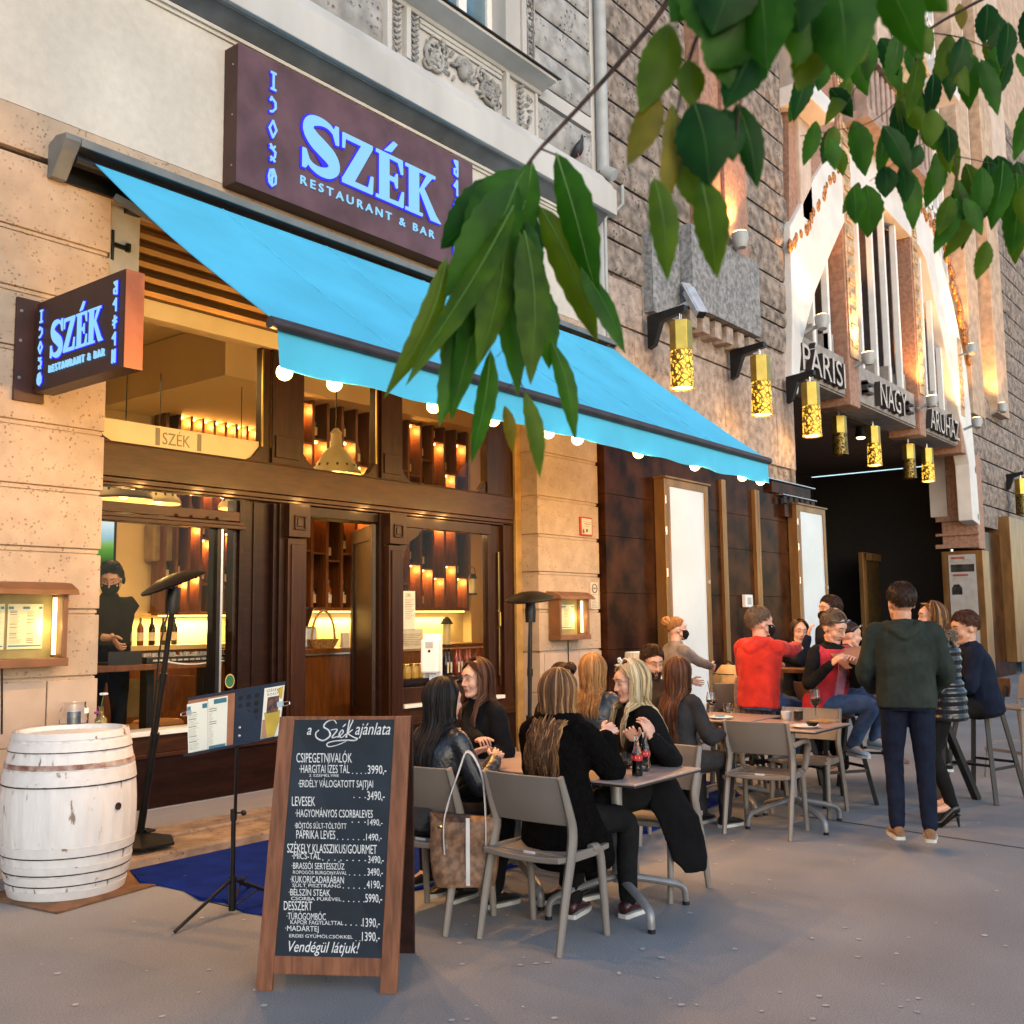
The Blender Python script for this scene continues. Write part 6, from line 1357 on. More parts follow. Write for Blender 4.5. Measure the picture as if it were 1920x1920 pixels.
for u0, u1 in ((0, SW), (1-SW, 1)):
    m = MB(); abox(m, u0, u1, 0.0, 1.0, -0.022, 0); m.build('stile', M_abw, ab, bevel=0.003)
m = MB(); abox(m, SW, 1-SW, 0.0, 0.012, -0.022, 0); m.build('top_rail', M_abw, ab)
m = MB(); abox(m, SW, 1-SW, 0.875, 0.94, -0.022, -0.001); m.build('bottom_rail', M_abw, ab, bevel=0.003)
m = MB(); abox(m, SW, 1-SW, 0.012, 0.875, -0.012, -0.006); m.build('slate', M_slate, ab)
# rear leaf, hinged at the top
rBR = pz(771, 1790)+Vector((0.02, 0.0, 0)); rBL = rBR+(aBL-aBR); rT = -nA*0.03
def rq(u, v, d=0.0): return (aTL.lerp(aTR, u)-nA*0.03).lerp(rBL.lerp(rBR, u), v)+nA*d-O_
m = MB()
for u0, u1, v0, v1 in ((0, SW, 0, 1), (1-SW, 1, 0, 1), (SW, 1-SW, 0.875, 0.94), (SW, 1-SW, 0, 0.87)):
    dd = (-0.02, 0) if v1 != 0.87 else (-0.012, -0.006); vs = [rq(u, v, d) for d in dd for u, v in ((u0, v0), (u1, v0), (u1, v1), (u0, v1))]; m.add(vs, [(0, 3, 2, 1), (4, 5, 6, 7), (0, 1, 5, 4), (1, 2, 6, 5), (2, 3, 7, 6), (3, 0, 4, 7)])
m.build('rear_leaf', M_abd, ab)
m = MB(); P = [aq(0.47, 0.94, -0.02).lerp(rq(0.47, 0.94, 0), t_)+Vector((0, 0, -0.10*math.sin(PI*t_))) for t_ in [i/12 for i in range(13)]]
for i in range(12): m.tube([P[i], P[i].lerp(P[i+1], 0.8)], 0.003 if i % 2 else 0.005, 5)
m.build('chain', M_chrome, ab)
ub, vb = (aq(1, 0.5)-aq(0, 0.5)).normalized(), (aq(0.5, 0)-aq(0.5, 1)).normalized()
def zuv(x, y):
    v = (y-150)/1440; l = 282-117*v; r = 893-68*v; return SW+(x-l)/(r-l)*(1-2*SW), 0.012+v*0.863
def chalk(mb, txt, x0, x1, y0, y1, shear=0.0, bold=0.0, sp=1.0):
    """fit txt to the box x0..x1 / y0..y1 measured on the board face"""
    vs, fs = text_mesh(txt, 1.0, depth=0.0, shear=shear, bold=bold, sp=sp)
    if not vs: return
    ax = min(v.x for v in vs); bx_ = max(v.x for v in vs); ay = min(v.y for v in vs); by = max(v.y for v in vs)
    out = []
    for v in vs:
        X_ = x0+(v.x-ax)/max(1e-6, bx_-ax)*(x1-x0); Y_ = y1-(v.y-ay)/max(1e-6, by-ay)*(y1-y0); u_, w_ = zuv(X_, Y_); out.append(aq(u_, w_, -0.0052))
    mb.add(out, fs)
ROWS = [('CSIPEGETNIVALÓK', 293, 635, 343, 417), ('·HARGITAI ÍZES TÁL', 312, 620, 418, 482), ('. . . .', 636, 722, 480, 486), ('3990,-', 732, 845, 433, 494), ('2 SZEMÉLYRE', 372, 555, 485, 505),
        ('·ERDÉLY VÁLOGATOTT SAJTJAI', 305, 765, 514, 584), ('. . .', 645, 722, 628, 634), ('3490,-', 730, 836, 592, 654), ('LEVESEK', 266, 410, 628, 686), ('·HAGYOMÁNYOS CSORBALEVES', 288, 764, 694, 754), ('. . .', 635, 722, 778, 784), ('1490,-', 734, 824, 762, 806),
        ('·BÖJTÖS SÜLT-TÖLTÖTT', 283, 604, 782, 834), ('PAPRIKA LEVES', 294, 535, 834, 886), ('. . . . . .', 545, 715, 884, 890), ('1490,-', 725, 820, 850, 898), ('SZÉKELY KLASSZIKUS/GOURMET', 238, 790, 903, 972),
        ('·MICS-TÁL', 268, 445, 962, 1010), ('. . . . . . . .', 455, 725, 1010, 1016), ('3490,-', 738, 832, 984, 1034), ('·BRASSÓI SERTÉSSZŰZ', 267, 593, 1018, 1070), ('ROPOGÓS BURGONYÁVAL', 275, 608, 1074, 1100), ('. . . .', 620, 722, 1098, 1103), ('3490,-', 734, 828, 1058, 1110),
        ('·KUKORICADARÁBAN', 259, 590, 1100, 1153), ('SÜLT PISZTRÁNG', 272, 570, 1153, 1178), ('. . . . .', 583, 722, 1176, 1182), ('4190,-', 730, 830, 1132, 1186), ('·BÉLSZÍN STEAK', 249, 506, 1180, 1230), ('CSORBA PÜRÉVEL', 264, 575, 1232, 1258), ('. . . . .', 585, 718, 1256, 1262), ('5990,-', 722, 824, 1212, 1270),
        ('DESSZERT', 219, 395, 1264, 1318), ('·TÚRÓGOMBÓC', 237, 480, 1322, 1374), ('KAPOR FAGYLALTTAL', 261, 588, 1377, 1401), ('. . . .', 600, 704, 1396, 1402), ('1390,-', 708, 812, 1356, 1416), ('·MADÁRTEJ', 229, 436, 1402, 1452), ('ERDEI GYÜMÖLCSÖKKEL', 254, 648, 1456, 1480), ('. .', 664, 694, 1488, 1494), ('1390,-', 704, 812, 1438, 1500)]
m = MB()
for r_ in ROWS: chalk(m, *r_)
chalk(m, 'a', 358, 386, 200, 244, 0.35); chalk(m, 'ajánlata', 654, 868, 170, 268, 0.35); chalk(m, 'Vendégül látjuk!', 252, 690, 1500, 1586, 0.35)
m.build('lettering', M_chalk, ab)
m = MB()
def stroke(pts, r, flat=0.25):
    P = []
    for x, y in pts: u_, w_ = zuv(x, y); P.append(aq(u_, w_, -0.0055))
    P = smooth_path(P, 5); k = len(P); m.tube(P, [r*(0.55+0.45*math.sin(PI*i/(k-1))) for i in range(k)], 6)
stroke([(540, 175), (520, 150), (478, 165), (462, 195), (490, 215), (500, 250), (460, 280), (420, 265), (412, 235), (432, 215)], 0.0042)    # S
stroke([(505, 215), (545, 212), (512, 262), (560, 250)], 0.0034); stroke([(548, 262), (580, 232), (575, 215), (556, 240), (570, 262), (600, 238)], 0.0034); stroke([(578, 196), (598, 176)], 0.003)
stroke([(595, 262), (625, 190), (640, 155), (622, 150), (610, 205), (602, 262)], 0.0034); stroke([(606, 240), (640, 212), (612, 236), (650, 262), (668, 268), (650, 280), (600, 278), (520, 285), (482, 300), (492, 318), (540, 310), (600, 285)], 0.0032)
m.build('flourish', M_chalk, ab, smooth=60)
# ---- inside the restaurant
M_rack = pmat('wine_rack_wood', (0.15, 0.05, 0.014), 0.5, vs=5, kind='wood', stretch=(3, 3, .4)); M_litbd = pmat('niche_board_lit_tone', (0.36, 0.13, 0.03), 0.6); M_rackbk = pmat('wine_rack_back', (0.022, 0.009, 0.006), 0.6); M_spot = emat('niche_spot', (1, 0.62, 0.2), 10)  # niche boards in a lighter wood colour, standing in for the spotlight on them
M_btl = [pmat('bottle_dark_green', (0.012, 0.018, 0.008), 0.12, var=0), pmat('bottle_black', (0.010, 0.006, 0.006), 0.12, var=0), pmat('bottle_amber', (0.16, 0.05, 0.01), 0.12, var=0)]
M_lab = [pmat('wine_label', (0.62, 0.58, 0.48), 0.6, var=0.05), pmat('wine_label_tan', (0.5, 0.36, 0.2), 0.6)]
BM = {}
def wine_bottle(p, k, label, group):
    if k not in BM:
        m = MB(); m.lathe([(0.03, 0), (0.036, 0.008), (0.036, 0.19), (0.018, 0.235), (0.0135, 0.25), (0.0135, 0.30), (0.003, 0.30)], 12); o = m.build('wine_bottle', M_btl[k % 3], None, smooth=50)
        m = MB(); m.lathe([(0.0368, 0.05), (0.0368, 0.14)], 12, cap=False); m.build('paper_label', M_lab[k // 3], o); BM[k] = (o,)
        o.location = p; tag(o, label, 'bottle', group); return o
    return dup(BM[k][0], p, 0, label, group)
def rack(x0, x1, y, z0, z1, cw, rows, seed, label, glabel, dep=0.26):
    t = thing('wine_rack', label, 'wine rack', ((x0+x1)/2, y, z0)); r_ = random.Random(seed); n_ = int((x1-x0)/cw); cw = (x1-x0)/n_
    m = MB(); m.box(x0, x1, y+dep-0.02, y+dep, z0, z1); chl(m, 'back_panel', M_rackbk, t)
    for i in range(n_+1):
        m = MB(); m.box(x0+i*cw-0.018, x0+i*cw+0.018, y, y+dep-0.021, z0, z1); chl(m, 'upright', M_rack, t)
    m = MB(); m.box(x0-0.03, x1+0.03, y, y+dep, z0-0.04, z0-0.001); chl(m, 'bottom_board', M_rack, t)
    m = MB(); m.box(x0, x1, y+0.06, y+0.10, z0-0.055, z0-0.041); chl(m, 'light_strip', M_ledw, t)
    nl = 0
    for i in range(n_):
        xa, xb = x0+i*cw+0.0185, x0+(i+1)*cw-0.0185; z = z0+r_.uniform(0.28, 0.62)
        zs_ = [z0]
        while z < z1-0.3: zs_.append(z); z += r_.uniform(0.42, 0.75)
        m = MB()
        for zz in zs_[1:]: m.box(xa, xb, y+0.01, y+dep-0.022, zz-0.012, zz+0.012)
        chl(m, 'shelf', M_rack, t)
        for k, zz in enumerate(zs_):
            ztop = (zs_[k+1] if k+1 < len(zs_) else z1)
            if r_.random() < 0.55 and ztop-zz > 0.34:
                m = MB(); m.lathe([(0.022, 0), (0.022, 0.012)], 8, ((xa+xb)/2, y+0.09, ztop-0.027)); chl(m, 'spotlight', M_spot, t)
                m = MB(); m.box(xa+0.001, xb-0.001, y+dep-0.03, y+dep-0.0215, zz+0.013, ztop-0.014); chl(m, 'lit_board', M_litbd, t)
                lamp('niche_light', ((xa+xb)/2-t.location.x, 0.13, ztop-0.06-z0), 4.0, (1, 0.46, 0.10), r=0.03, parent=t)
                if r_.random() < 0.5: continue
            if ztop-zz > 0.33: wine_bottle(Vector(((xa+xb)/2+r_.uniform(-0.01, 0.01), y+0.11, zz+0.0125 if k else zz+0.001)), r_.randrange(6), glabel, 'wine bottles in the '+('far rack' if seed == 1 else 'near rack'))
    return t
rack(py(310, 1000, 10.3).x, py(505, 1000, 10.3).x+0.6, 10.3, 1.72, 4.0, 0.155, 4, 1, 'tall wooden wine rack with lit niches seen through the left window', 'wine bottle in the tall rack seen through the left window')
rack(py(556, 1100, 8.55).x, py(877, 1100, 8.55).x, 8.55, 1.74, 4.3, 0.20, 4, 2, 'tall wooden wine rack with lit niches behind the open door and right window', 'wine bottle in the tall rack behind the door and right window')
M_cnt = pmat('bar_front_wood', (0.17, 0.055, 0.010), 0.4, vs=4, kind='wood', stretch=(3, 3, .4), coat=0.2)
t = thing('bar_counter', 'orange brown wooden bar counter seen through the open door', 'counter', (7.6, 7.9, 0.23))
m = MB(); m.box(6.62, 9.6, 7.92, 8.40, 0.23, 1.27); chl(m, 'front', M_cnt, t); m = MB(); m.box(6.58, 9.65, 7.86, 8.50, 1.272, 1.315); chl(m, 'countertop', M_cnt, t, bevel=0.004)
m = MB(); m.box(6.58, 9.6, 7.87, 7.91, 1.255, 1.2715); chl(m, 'metal_edge', M_alu, t)
m = MB(); m.box(6.6, 10.0, 8.72, 8.74, 1.0, 1.74); chl(m, 'lit_splashback', M_frost, t)
lamp('strip_light', (1.0, 0.75, 1.40), 17, (1, 0.66, 0.2), kind='AREA', parent=t, size=(2.2, 0.05), aim=(1.0, 0.75, 0))
lamp('strip_light', (-0.55, 2.5, 1.42), 16, (1, 0.70, 0.25), kind='AREA', parent=t, size=(1.0, 0.05), aim=(-0.55, 2.5, 0))
# basket with a tall hoop handle, menu card, grinder on the counter
p = py(610, 1195, 8.05); t = thing('basket', 'wicker basket with a tall hoop handle on the bar counter', 'basket', (p.x, 8.08, 1.316)); M_wick = pmat('wicker', (0.38, 0.22, 0.07), 0.7, var=0.3, vs=60, bump=0.5, bs=90)
m = MB(); m.lathe([(0.11, 0), (0.16, 0.09), (0.165, 0.09), (0.15, 0.085), (0.10, 0.01)], 20); m.build('bowl', M_wick, t, smooth=40)
m = MB(); m.tube([(0.155*math.cos(a_), 0, 0.08+0.30*math.sin(a_)) for a_ in [PI*i/16 for i in range(17)]], 0.012, 8); m.build('handle', M_wick, t, smooth=60)
p = py(642, 1205, 8.0); t = thing('price_card', 'small cream card standing on the bar counter by the basket', 'card', (p.x, 7.96, 1.316)); m = MB(); m.box(-0.045, 0.045, -0.02, 0.02, 0, 0.15); m.build('card', M_lab[0], t)
p = py(578, 1150, 8.2); t = thing('coffee_grinder', 'coffee grinder with a dark hopper on the bar counter behind the door', 'grinder', (p.x, 8.25, 1.316)); m = MB(); m.lathe([(0.03, 0.22), (0.09, 0.40), (0.095, 0.40)], 16); m.build('hopper', M_coffee, t, smooth=40); m = MB(); m.box(-0.08, 0.08, -0.1, 0.1, 0, 0.22); m.build('body', M_alu, t, bevel=0.02); m = MB(); m.lathe([(0.10, 0.401), (0.10, 0.415)], 16); m.build('lid', M_black, t)
# row of sauce bottles behind the right window
M_sauce = pmat('red_syrup', (0.20, 0.02, 0.012), 0.12, var=0.2, vs=20)
x = py(838, 1240, 7.2).x
for k in range(8):
    m = MB(); dk = M_sauce if k > 1 else M_btl[1]; m.lathe([(0.03, 0), (0.034, 0.006), (0.034, 0.16), (0.014, 0.21), (0.012, 0.25), (0.015, 0.265), (0.003, 0.265)], 12); o = m.build('syrup_bottle', dk, None, smooth=50); o.location = (x+k*0.085, 7.22+0.03*(k % 2), 1.02); tag(o, 'one of the row of tall syrup bottles in the right window', 'bottle', 'syrup bottles in the right window')
    m = MB(); m.box(-0.012, 0.012, -0.0365, -0.0345, 0.02, 0.13); m.build('paper_label', M_lab[0], o)
t = thing('window_counter', 'dark window counter under the row of syrup bottles', 'counter', (8.0, 7.3, 0.23)); m = MB(); m.box(7.1, 8.75, 7.02, 7.5, 0.97, 1.018); chl(m, 'countertop', M_wooddk, t); m = MB(); m.box(7.1, 8.75, 7.1, 7.45, 0.235, 0.969); chl(m, 'cabinet', M_wooddk, t)
for k in range(4):
    m = MB(); m.lathe([(0.045, 0), (0.05, 0.01), (0.05, 0.10), (0.04, 0.12), (0.003, 0.12)], 12); o = m.build('preserve_jar', pmat('preserve', (0.40, 0.26, 0.06), 0.2) if k == 0 else bpy.data.materials['preserve'], None, smooth=50); o.location = (7.2+k*0.11, 7.12, 1.02); tag(o, 'one of the small preserve jars low in the right window', 'jar', 'preserve jars in the right window')
    m = MB(); m.lathe([(0.043, 0.1205), (0.043, 0.14)], 12); m.build('lid', M_brass, o)
p = py(840, 1165, 7.6); t = thing('lantern', 'dark lantern with a pale glass standing behind the syrup bottles', 'lantern', (p.x, 7.62, 1.30)); m = MB(); m.lathe([(0.06, 0.0), (0.06, 0.02)], 12); m.lathe([(0.075, 0.24), (0.04, 0.30), (0.02, 0.32)], 12); m.build('frame', M_black, t); m = MB(); m.lathe([(0.045, 0.021), (0.045, 0.239)], 12); m.build('glass', pmat('lantern_glass', (0.6, 0.5, 0.25), 0.3), t)
p = py(886, 1095, 7.3); t = thing('hanging_lantern', 'small dark lantern hanging in the right window', 'lantern', (p.x, 7.3, p.z)); m = MB(); m.lathe([(0.05, -0.12), (0.05, -0.10)], 12); m.lathe([(0.055, 0.06), (0.035, 0.10), (0.03, 0.11)], 12); m.tube([(0.05*math.cos(a_), 0, 0.09+0.1*math.sin(a_)) for a_ in [PI*i/10 for i in range(11)]], 0.003, 5); m.build('frame', M_black, t); m = MB(); m.lathe([(0.04, -0.099), (0.04, 0.059)], 12); m.build('glass', MATS['lantern_glass'], t)
for (a_, b_, c_, d_, lb) in ((756, 778, 1108, 1180, 'narrow cream menu sheet stuck inside the right window'), (752, 792, 1180, 1216, 'wide grey notice stuck inside the right window below the menu sheet')):
    u, v = py(a_, c_, 6.92), py(b_, d_, 6.92); t = thing('window_notice', lb, 'notice', ((u.x+v.x)/2, 6.917, v.z)); m = MB(); m.box(u.x, v.x, 6.916, 6.919, v.z, u.z); chl(m, 'sheet', M_lab[0] if c_ < 1150 else M_inkl, t); m = MB()
    for k in range(12): m.box(u.x+0.02, v.x-0.02-0.02*(k % 3), 6.9145, 6.9155, u.z-(0.08 if c_ < 1150 else 0.05)-k*0.017, u.z-(0.076 if c_ < 1150 else 0.046)-k*0.017) if u.z-0.08-k*0.017 > v.z else None
    if c_ < 1150: put_text(m, 'SZÉK', 0.045, frame_m((u.x+0.025, 6.9155, u.z-0.055), (1, 0, 0), (0, 0, 1)), depth=0.0005, sx=0.75)
    chl(m, 'print', M_ink, t)
p = py(431, 1277, 6.92); t = thing('window_sticker', 'round green sticker low on the left window', 'sticker', (p.x, 6.922, p.z)); m = MB(); m.lathe([(0.045, 0), (0.045, 0.002)], 24, M=Matrix.Rotation(PI/2, 4, 'X') @ Matrix.Diagonal((1, 1.25, 1, 1))); m.build('rim', pmat('sticker_cream', (0.5, 0.4, 0.15), 0.5), t); m = MB(); m.lathe([(0.038, 0.0021), (0.038, 0.003)], 24, M=Matrix.Rotation(PI/2, 4, 'X') @ Matrix.Diagonal((1, 1.25, 1, 1))); m.build('disc', pmat('sticker_green', (0.02, 0.12, 0.06), 0.5), t)
# DJ desk
t = thing('dj_table', 'wooden table carrying the DJ equipment behind the left window', 'table', (4.9, 7.35, 0.23)); m = MB(); m.box(-1.3, 0.68, -0.25, 0.30, 1.0, 1.045); m.build('tabletop', M_rack, t, bevel=0.004)
for x in (-1.2, -0.3, 0.22):
    m = MB(); m.box(x, x+0.06, -0.05, 0.05, 0, 1.0); m.build('leg', M_black, t)
t = thing('dj_mixer', 'black DJ controller with rows of knobs on the wooden table', 'mixer', (4.95, 7.30, 1.276)); m = MB(); m.box(-0.45, 0.36, -0.15, 0.17, 0, 0.05); m.build('body', M_blackp, t, bevel=0.006); m = MB(); rg = random.Random(6)
for k in range(60): q = (rg.uniform(-0.42, 0.33), rg.uniform(-0.12, 0.14)); m.lathe([(0.010, 0.05), (0.008, 0.075)], 8, (q[0], q[1], 0))
for k in range(14): m.box(-0.40+k*0.055, -0.36+k*0.055, -0.155, -0.1505, 0.015, 0.03)
m.build('knobs', M_grey, t)
t = thing('media_player', 'black disc player at the right end of the DJ table', 'player', (5.33, 7.32, 1.276)); m = MB(); m.box(-0.0, 0.22, -0.15, 0.17, 0, 0.085); m.build('body', M_blackp, t, bevel=0.008); m = MB(); m.box(0.03, 0.16, -0.153, -0.1505, 0.05, 0.06); m.build('trim', M_alu, t)
t = thing('laptop', 'small dark laptop with a bright screen under the DJ hand', 'laptop', (4.35, 7.3, 1.276)); m = MB(); m.box(-0.16, 0.12, -0.12, 0.1, 0, 0.02); m.box(-0.16, 0.12, -0.13, -0.12, 0.0, 0.10); m.build('body', M_blackp, t); m = MB(); m.box(-0.02, 0.03, -0.1, -0.05, 0.0205, 0.024); m.build('screen', emat('screen_glow', (0.8, 0.9, 1), 2), t)
t = thing('cable', 'white cable trailing over the front of the DJ table', 'cable', (4.95, 7.12, 1.28)); m = MB(); m.tube(smooth_path([(-0.35, 0, 0.02), (-0.2, -0.02, -0.01), (-0.05, -0.02, -0.02), (0.15, -0.03, -0.005), (0.33, -0.03, 0.0), (0.4, -0.02, 0.03), (0.37, 0.0, 0.06)], 5), 0.006, 6); m.build('sheath', M_whitep, t)
# television, loudspeaker, pendant lamps, stools inside
a, b = py(186, 968, 9.0), py(217, 1060, 9.0); t = thing('television', 'wall screen showing a green landscape behind the DJ', 'screen', (a.x-0.4, 9.0, b.z)); m = MB(); m.box(a.x-0.9, b.x, 9.0, 9.05, b.z, a.z); chl(m, 'frame', M_black, t)
M_scr = bpy.data.materials.new('landscape_screen'); M_scr.use_nodes = True; t_ = M_scr.node_tree
for n in list(t_.nodes): t_.nodes.remove(n)
o_ = _n(t_, 'ShaderNodeOutputMaterial'); e_ = _n(t_, 'ShaderNodeEmission'); tc = _n(t_, 'ShaderNodeTexCoord'); sp_ = _n(t_, 'ShaderNodeSeparateXYZ'); cr = _n(t_, 'ShaderNodeValToRGB'); nz = _n(t_, 'ShaderNodeTexNoise'); nz.inputs['Scale'].default_value = 5; mm = _n(t_, 'ShaderNodeMath', operation='ADD'); m2 = _n(t_, 'ShaderNodeMath', operation='MULTIPLY'); m2.inputs[1].default_value = 0.12
L_ = t_.links.new; L_(tc.outputs['Generated'], sp_.inputs[0]); L_(tc.outputs['Object'], nz.inputs['Vector']); L_(nz.outputs['Fac'], m2.inputs[0]); L_(sp_.outputs['Z'], mm.inputs[0]); L_(m2.outputs[0], mm.inputs[1]); L_(mm.outputs[0], cr.inputs['Fac']); L_(cr.outputs[0], e_.inputs[0]); L_(e_.outputs[0], o_.inputs[0]); e_.inputs[1].default_value = 0.45
for ps_, c_ in ((0.0, (0.01, 0.05, 0.01)), (0.35, (0.12, 0.35, 0.03)), (0.5, (0.3, 0.55, 0.15)), (0.6, (0.35, 0.6, 0.7)), (1.0, (0.8, 0.95, 1.0))):
    if ps_ in (0.0, 1.0): cr.color_ramp.elements[0 if ps_ == 0 else -1].color = (*c_, 1)
    else: cr.color_ramp.elements.new(ps_).color = (*c_, 1)
m = MB(); m.box(a.x-0.85, b.x-0.03, 8.995, 8.999, b.z+0.03, a.z-0.03); chl(m, 'screen', M_scr, t)
p = py(298, 1018, 10.5); t = thing('loudspeaker', 'small beige loudspeaker on the cream wall inside', 'loudspeaker', (p.x, 10.5, p.z)); m = MB(); m.box(-0.14, 0.14, -0.12, 0.1, -0.22, 0.22); m.build('box', pmat('beige_box', (0.30, 0.22, 0.11), 0.7), t, bevel=0.03); m = MB(); m.box(-0.12, 0.12, -0.125, -0.1205, -0.2, 0.2); m.build('grille', pmat('grille_cloth', (0.24, 0.18, 0.09), 0.9), t)
M_enam = pmat('cream_enamel', (0.42, 0.35, 0.20), 0.35, var=0.05)
def pendant(label, p, s_=1.0, lit=True):
    t = thing('pendant_lamp', label, 'lamp', p, group='pendant lamps inside'); m = MB(); m.lathe([(0.24*s_, 0), (0.245*s_, 0.02), (0.23*s_, 0.05), (0.10*s_, 0.24), (0.06*s_, 0.27), (0.05*s_, 0.40), (0.06*s_, 0.41), (0.02*s_, 0.46)], 24, cap=False); m.build('shade', M_enam, t, smooth=40)
    m = MB(); m.ball((0, 0, 0.06), 0.05, 12, 8); m.build('bulb', M_lbulb, t); m = MB(); m.tube([(0, 0, 0.45), (0, 0, max(0.5, 4.08-p.z))], 0.006, 6); m.build('cord', M_black, t)
    m = MB()
    for k in range(14): a_ = 2*PI*k/14; m.box(0.21*s_*math.cos(a_)-0.008, 0.21*s_*math.cos(a_)+0.008, 0.21*s_*math.sin(a_)-0.008, 0.21*s_*math.sin(a_)+0.008, 0.06, 0.09)
    m.build('vents', M_black, t); lamp('pendant_light', (0, 0, -0.03), 8, (1, 0.58, 0.2), r=0.06, parent=t)
p = py(630, 890, 7.5); pendant('cream conical pendant lamp seen through the middle transom window', Vector((p.x, 7.5, p.z)))
p = py(232, 938, 7.9); pendant('lit pendant lamp just above the transom rail at the far left', Vector((p.x, 7.9, p.z)), 1.0)
p = py(296, 945, 9.0); pendant('lit pendant lamp in the middle of the left window top', Vector((p.x, 9.0, p.z)), 0.9)
p = py(450, 955, 8.6); pendant('lit pendant lamp at the right of the left window top', Vector((p.x, 8.6, p.z)), 0.9)
M_seat = pmat('tan_leather', (0.30, 0.14, 0.05), 0.5); M_shell = pmat('olive_shell', (0.16, 0.12, 0.05), 0.6)
for k, (x, y, lb) in enumerate(((4.75, 7.95, 'tan stool with an olive shell back under the DJ table'), (5.25, 8.15, 'tan stool with an orange wooden back under the DJ table'))):
    t = thing('indoor_stool', lb, 'stool', (x, y, 0.23), rad(200)); m = MB(); m.lathe([(0.02, 0.45), (0.21, 0.45), (0.225, 0.48), (0.2, 0.51), (0.02, 0.515)], 20); m.build('seat', M_seat, t, smooth=40); m = MB(); curve_panel(m, [(-0.2, 0.56, 0.2, 0.05), (-0.23, 0.7, 0.22, 0.06), (-0.26, 0.88, 0.2, 0.05)], 0.02); m.build('backrest', M_shell if k == 0 else M_rack, t, smooth=50)
    for sx in (-1, 1):
        for sy in (-1, 1): m = MB(); m.tube([(sx*0.2, sy*0.2, 0), (sx*0.14, sy*0.14, 0.46)], 0.014, 8); m.build('leg', M_black, t)
rg = random.Random(12)
for k in range(9):
    wine_bottle(Vector((5.6+k*0.14, 10.15, 1.35)), rg.randrange(6), 'one of the small bottles standing on the shelf behind the DJ table', 'bottles behind the DJ table')
t = thing('bottle_shelf', 'pale back bar shelf with bottles behind the DJ table', 'shelf', (6.6, 10.2, 0.23)); m = MB(); m.box(5.2, 8.2, 9.95, 10.5, 1.30, 1.349); chl(m, 'top', M_frost, t); m = MB(); m.box(5.2, 8.2, 10.0, 10.45, 0.235, 1.299); chl(m, 'cabinet', M_cnt, t)
# ------------------------------------------------------------------ people
def skinmat(n, c): return pmat('skin_'+n, c, 0.48, var=0.06, vs=30, bump=0.06, bs=240, sub=0.12, spec=0.4)
SKIN = {'fair': skinmat('fair', (0.64, 0.37, 0.27)), 'warm': skinmat('warm', (0.54, 0.30, 0.205)), 'tan': skinmat('tan', (0.40, 0.215, 0.14))}
M_lips = pmat('lips', (0.40, 0.15, 0.125), 0.4, var=0.05); M_eye = pmat('eye_white', (0.62, 0.60, 0.58), 0.15, var=0); M_iris = pmat('iris', (0.03, 0.018, 0.012), 0.1, var=0)
def cloth(n, c, **kw):
    d = dict(rough=0.9, var=0.14, vs=9, bump=0.35, bs=110, sheen=0.0 if max(c) < 0.06 else 0.1, spec=0.12 if max(c) < 0.06 else 0.3); d.update(kw); return pmat(n, c, **d)
def hairmats(n, *cs): return [pmat('hair_'+n+'_'+w_, c, 0.52, var=0.15, vs=14, stretch=(3, 3, .3), spec=0.22) for w_, c in zip(('dark', 'mid', 'light'), cs)]
HAIR = {'black': hairmats('black', (0.006, 0.005, 0.005), (0.010, 0.008, 0.008), (0.022, 0.018, 0.018)), 'darkbrown': hairmats('darkbrown', (0.022, 0.011, 0.007), (0.036, 0.017, 0.010), (0.065, 0.030, 0.016)),
        'brown': hairmats('brown', (0.07, 0.032, 0.016), (0.12, 0.055, 0.025), (0.36, 0.19, 0.08)), 'honey': hairmats('honey', (0.20, 0.09, 0.03), (0.30, 0.145, 0.05), (0.42, 0.23, 0.09)), 'blonde': hairmats('blonde', (0.27, 0.18, 0.09), (0.47, 0.35, 0.19), (0.62, 0.52, 0.34)),
        'greybrown': hairmats('greybrown', (0.09, 0.06, 0.04), (0.14, 0.095, 0.065), (0.2, 0.15, 0.11)), 'auburn': hairmats('auburn', (0.045, 0.017, 0.010), (0.075, 0.028, 0.014), (0.12, 0.05, 0.022))}
def bake(mb, vox, it=3, wr=0.0, ws=9.0, seed=0.0, smooth=True):
    me = bpy.data.meshes.new('tmp'); me.from_pydata(mb.v, [], mb.f); o = bpy.data.objects.new('tmp', me); COL.objects.link(o)
    r = o.modifiers.new('r', 'REMESH'); r.mode = 'VOXEL'; r.voxel_size = vox; r.adaptivity = 0
    if it: s = o.modifiers.new('s', 'SMOOTH'); s.factor = 0.5; s.iterations = it
    dg = bpy.context.evaluated_depsgraph_get(); out = bpy.data.meshes.new_from_object(o.evaluated_get(dg))
    bpy.data.objects.remove(o); bpy.data.meshes.remove(me)
    if wr:
        n = len(out.vertices); nr = [v.normal.copy() for v in out.vertices]; ns = noise.fractal
        for i, v in enumerate(out.vertices):
            q = Vector((v.co.x*ws+seed, v.co.y*ws, v.co.z*ws*0.55)); h = noise.ridged_multi_fractal(q, 0.9, 2.1, 3, 0.9, 2.0)-0.9
            v.co = v.co+nr[i]*(wr*max(-1.2, min(1.2, h)))
    out.polygons.foreach_set('use_smooth', [True]*len(out.polygons)); out.update(); return out
def meshobj(me, name, mats, parent):
    for m in (mats if isinstance(mats, list) else [mats]): me.materials.append(m)
    o = bpy.data.objects.new(name, me); COL.objects.link(o); o.parent = parent; return o
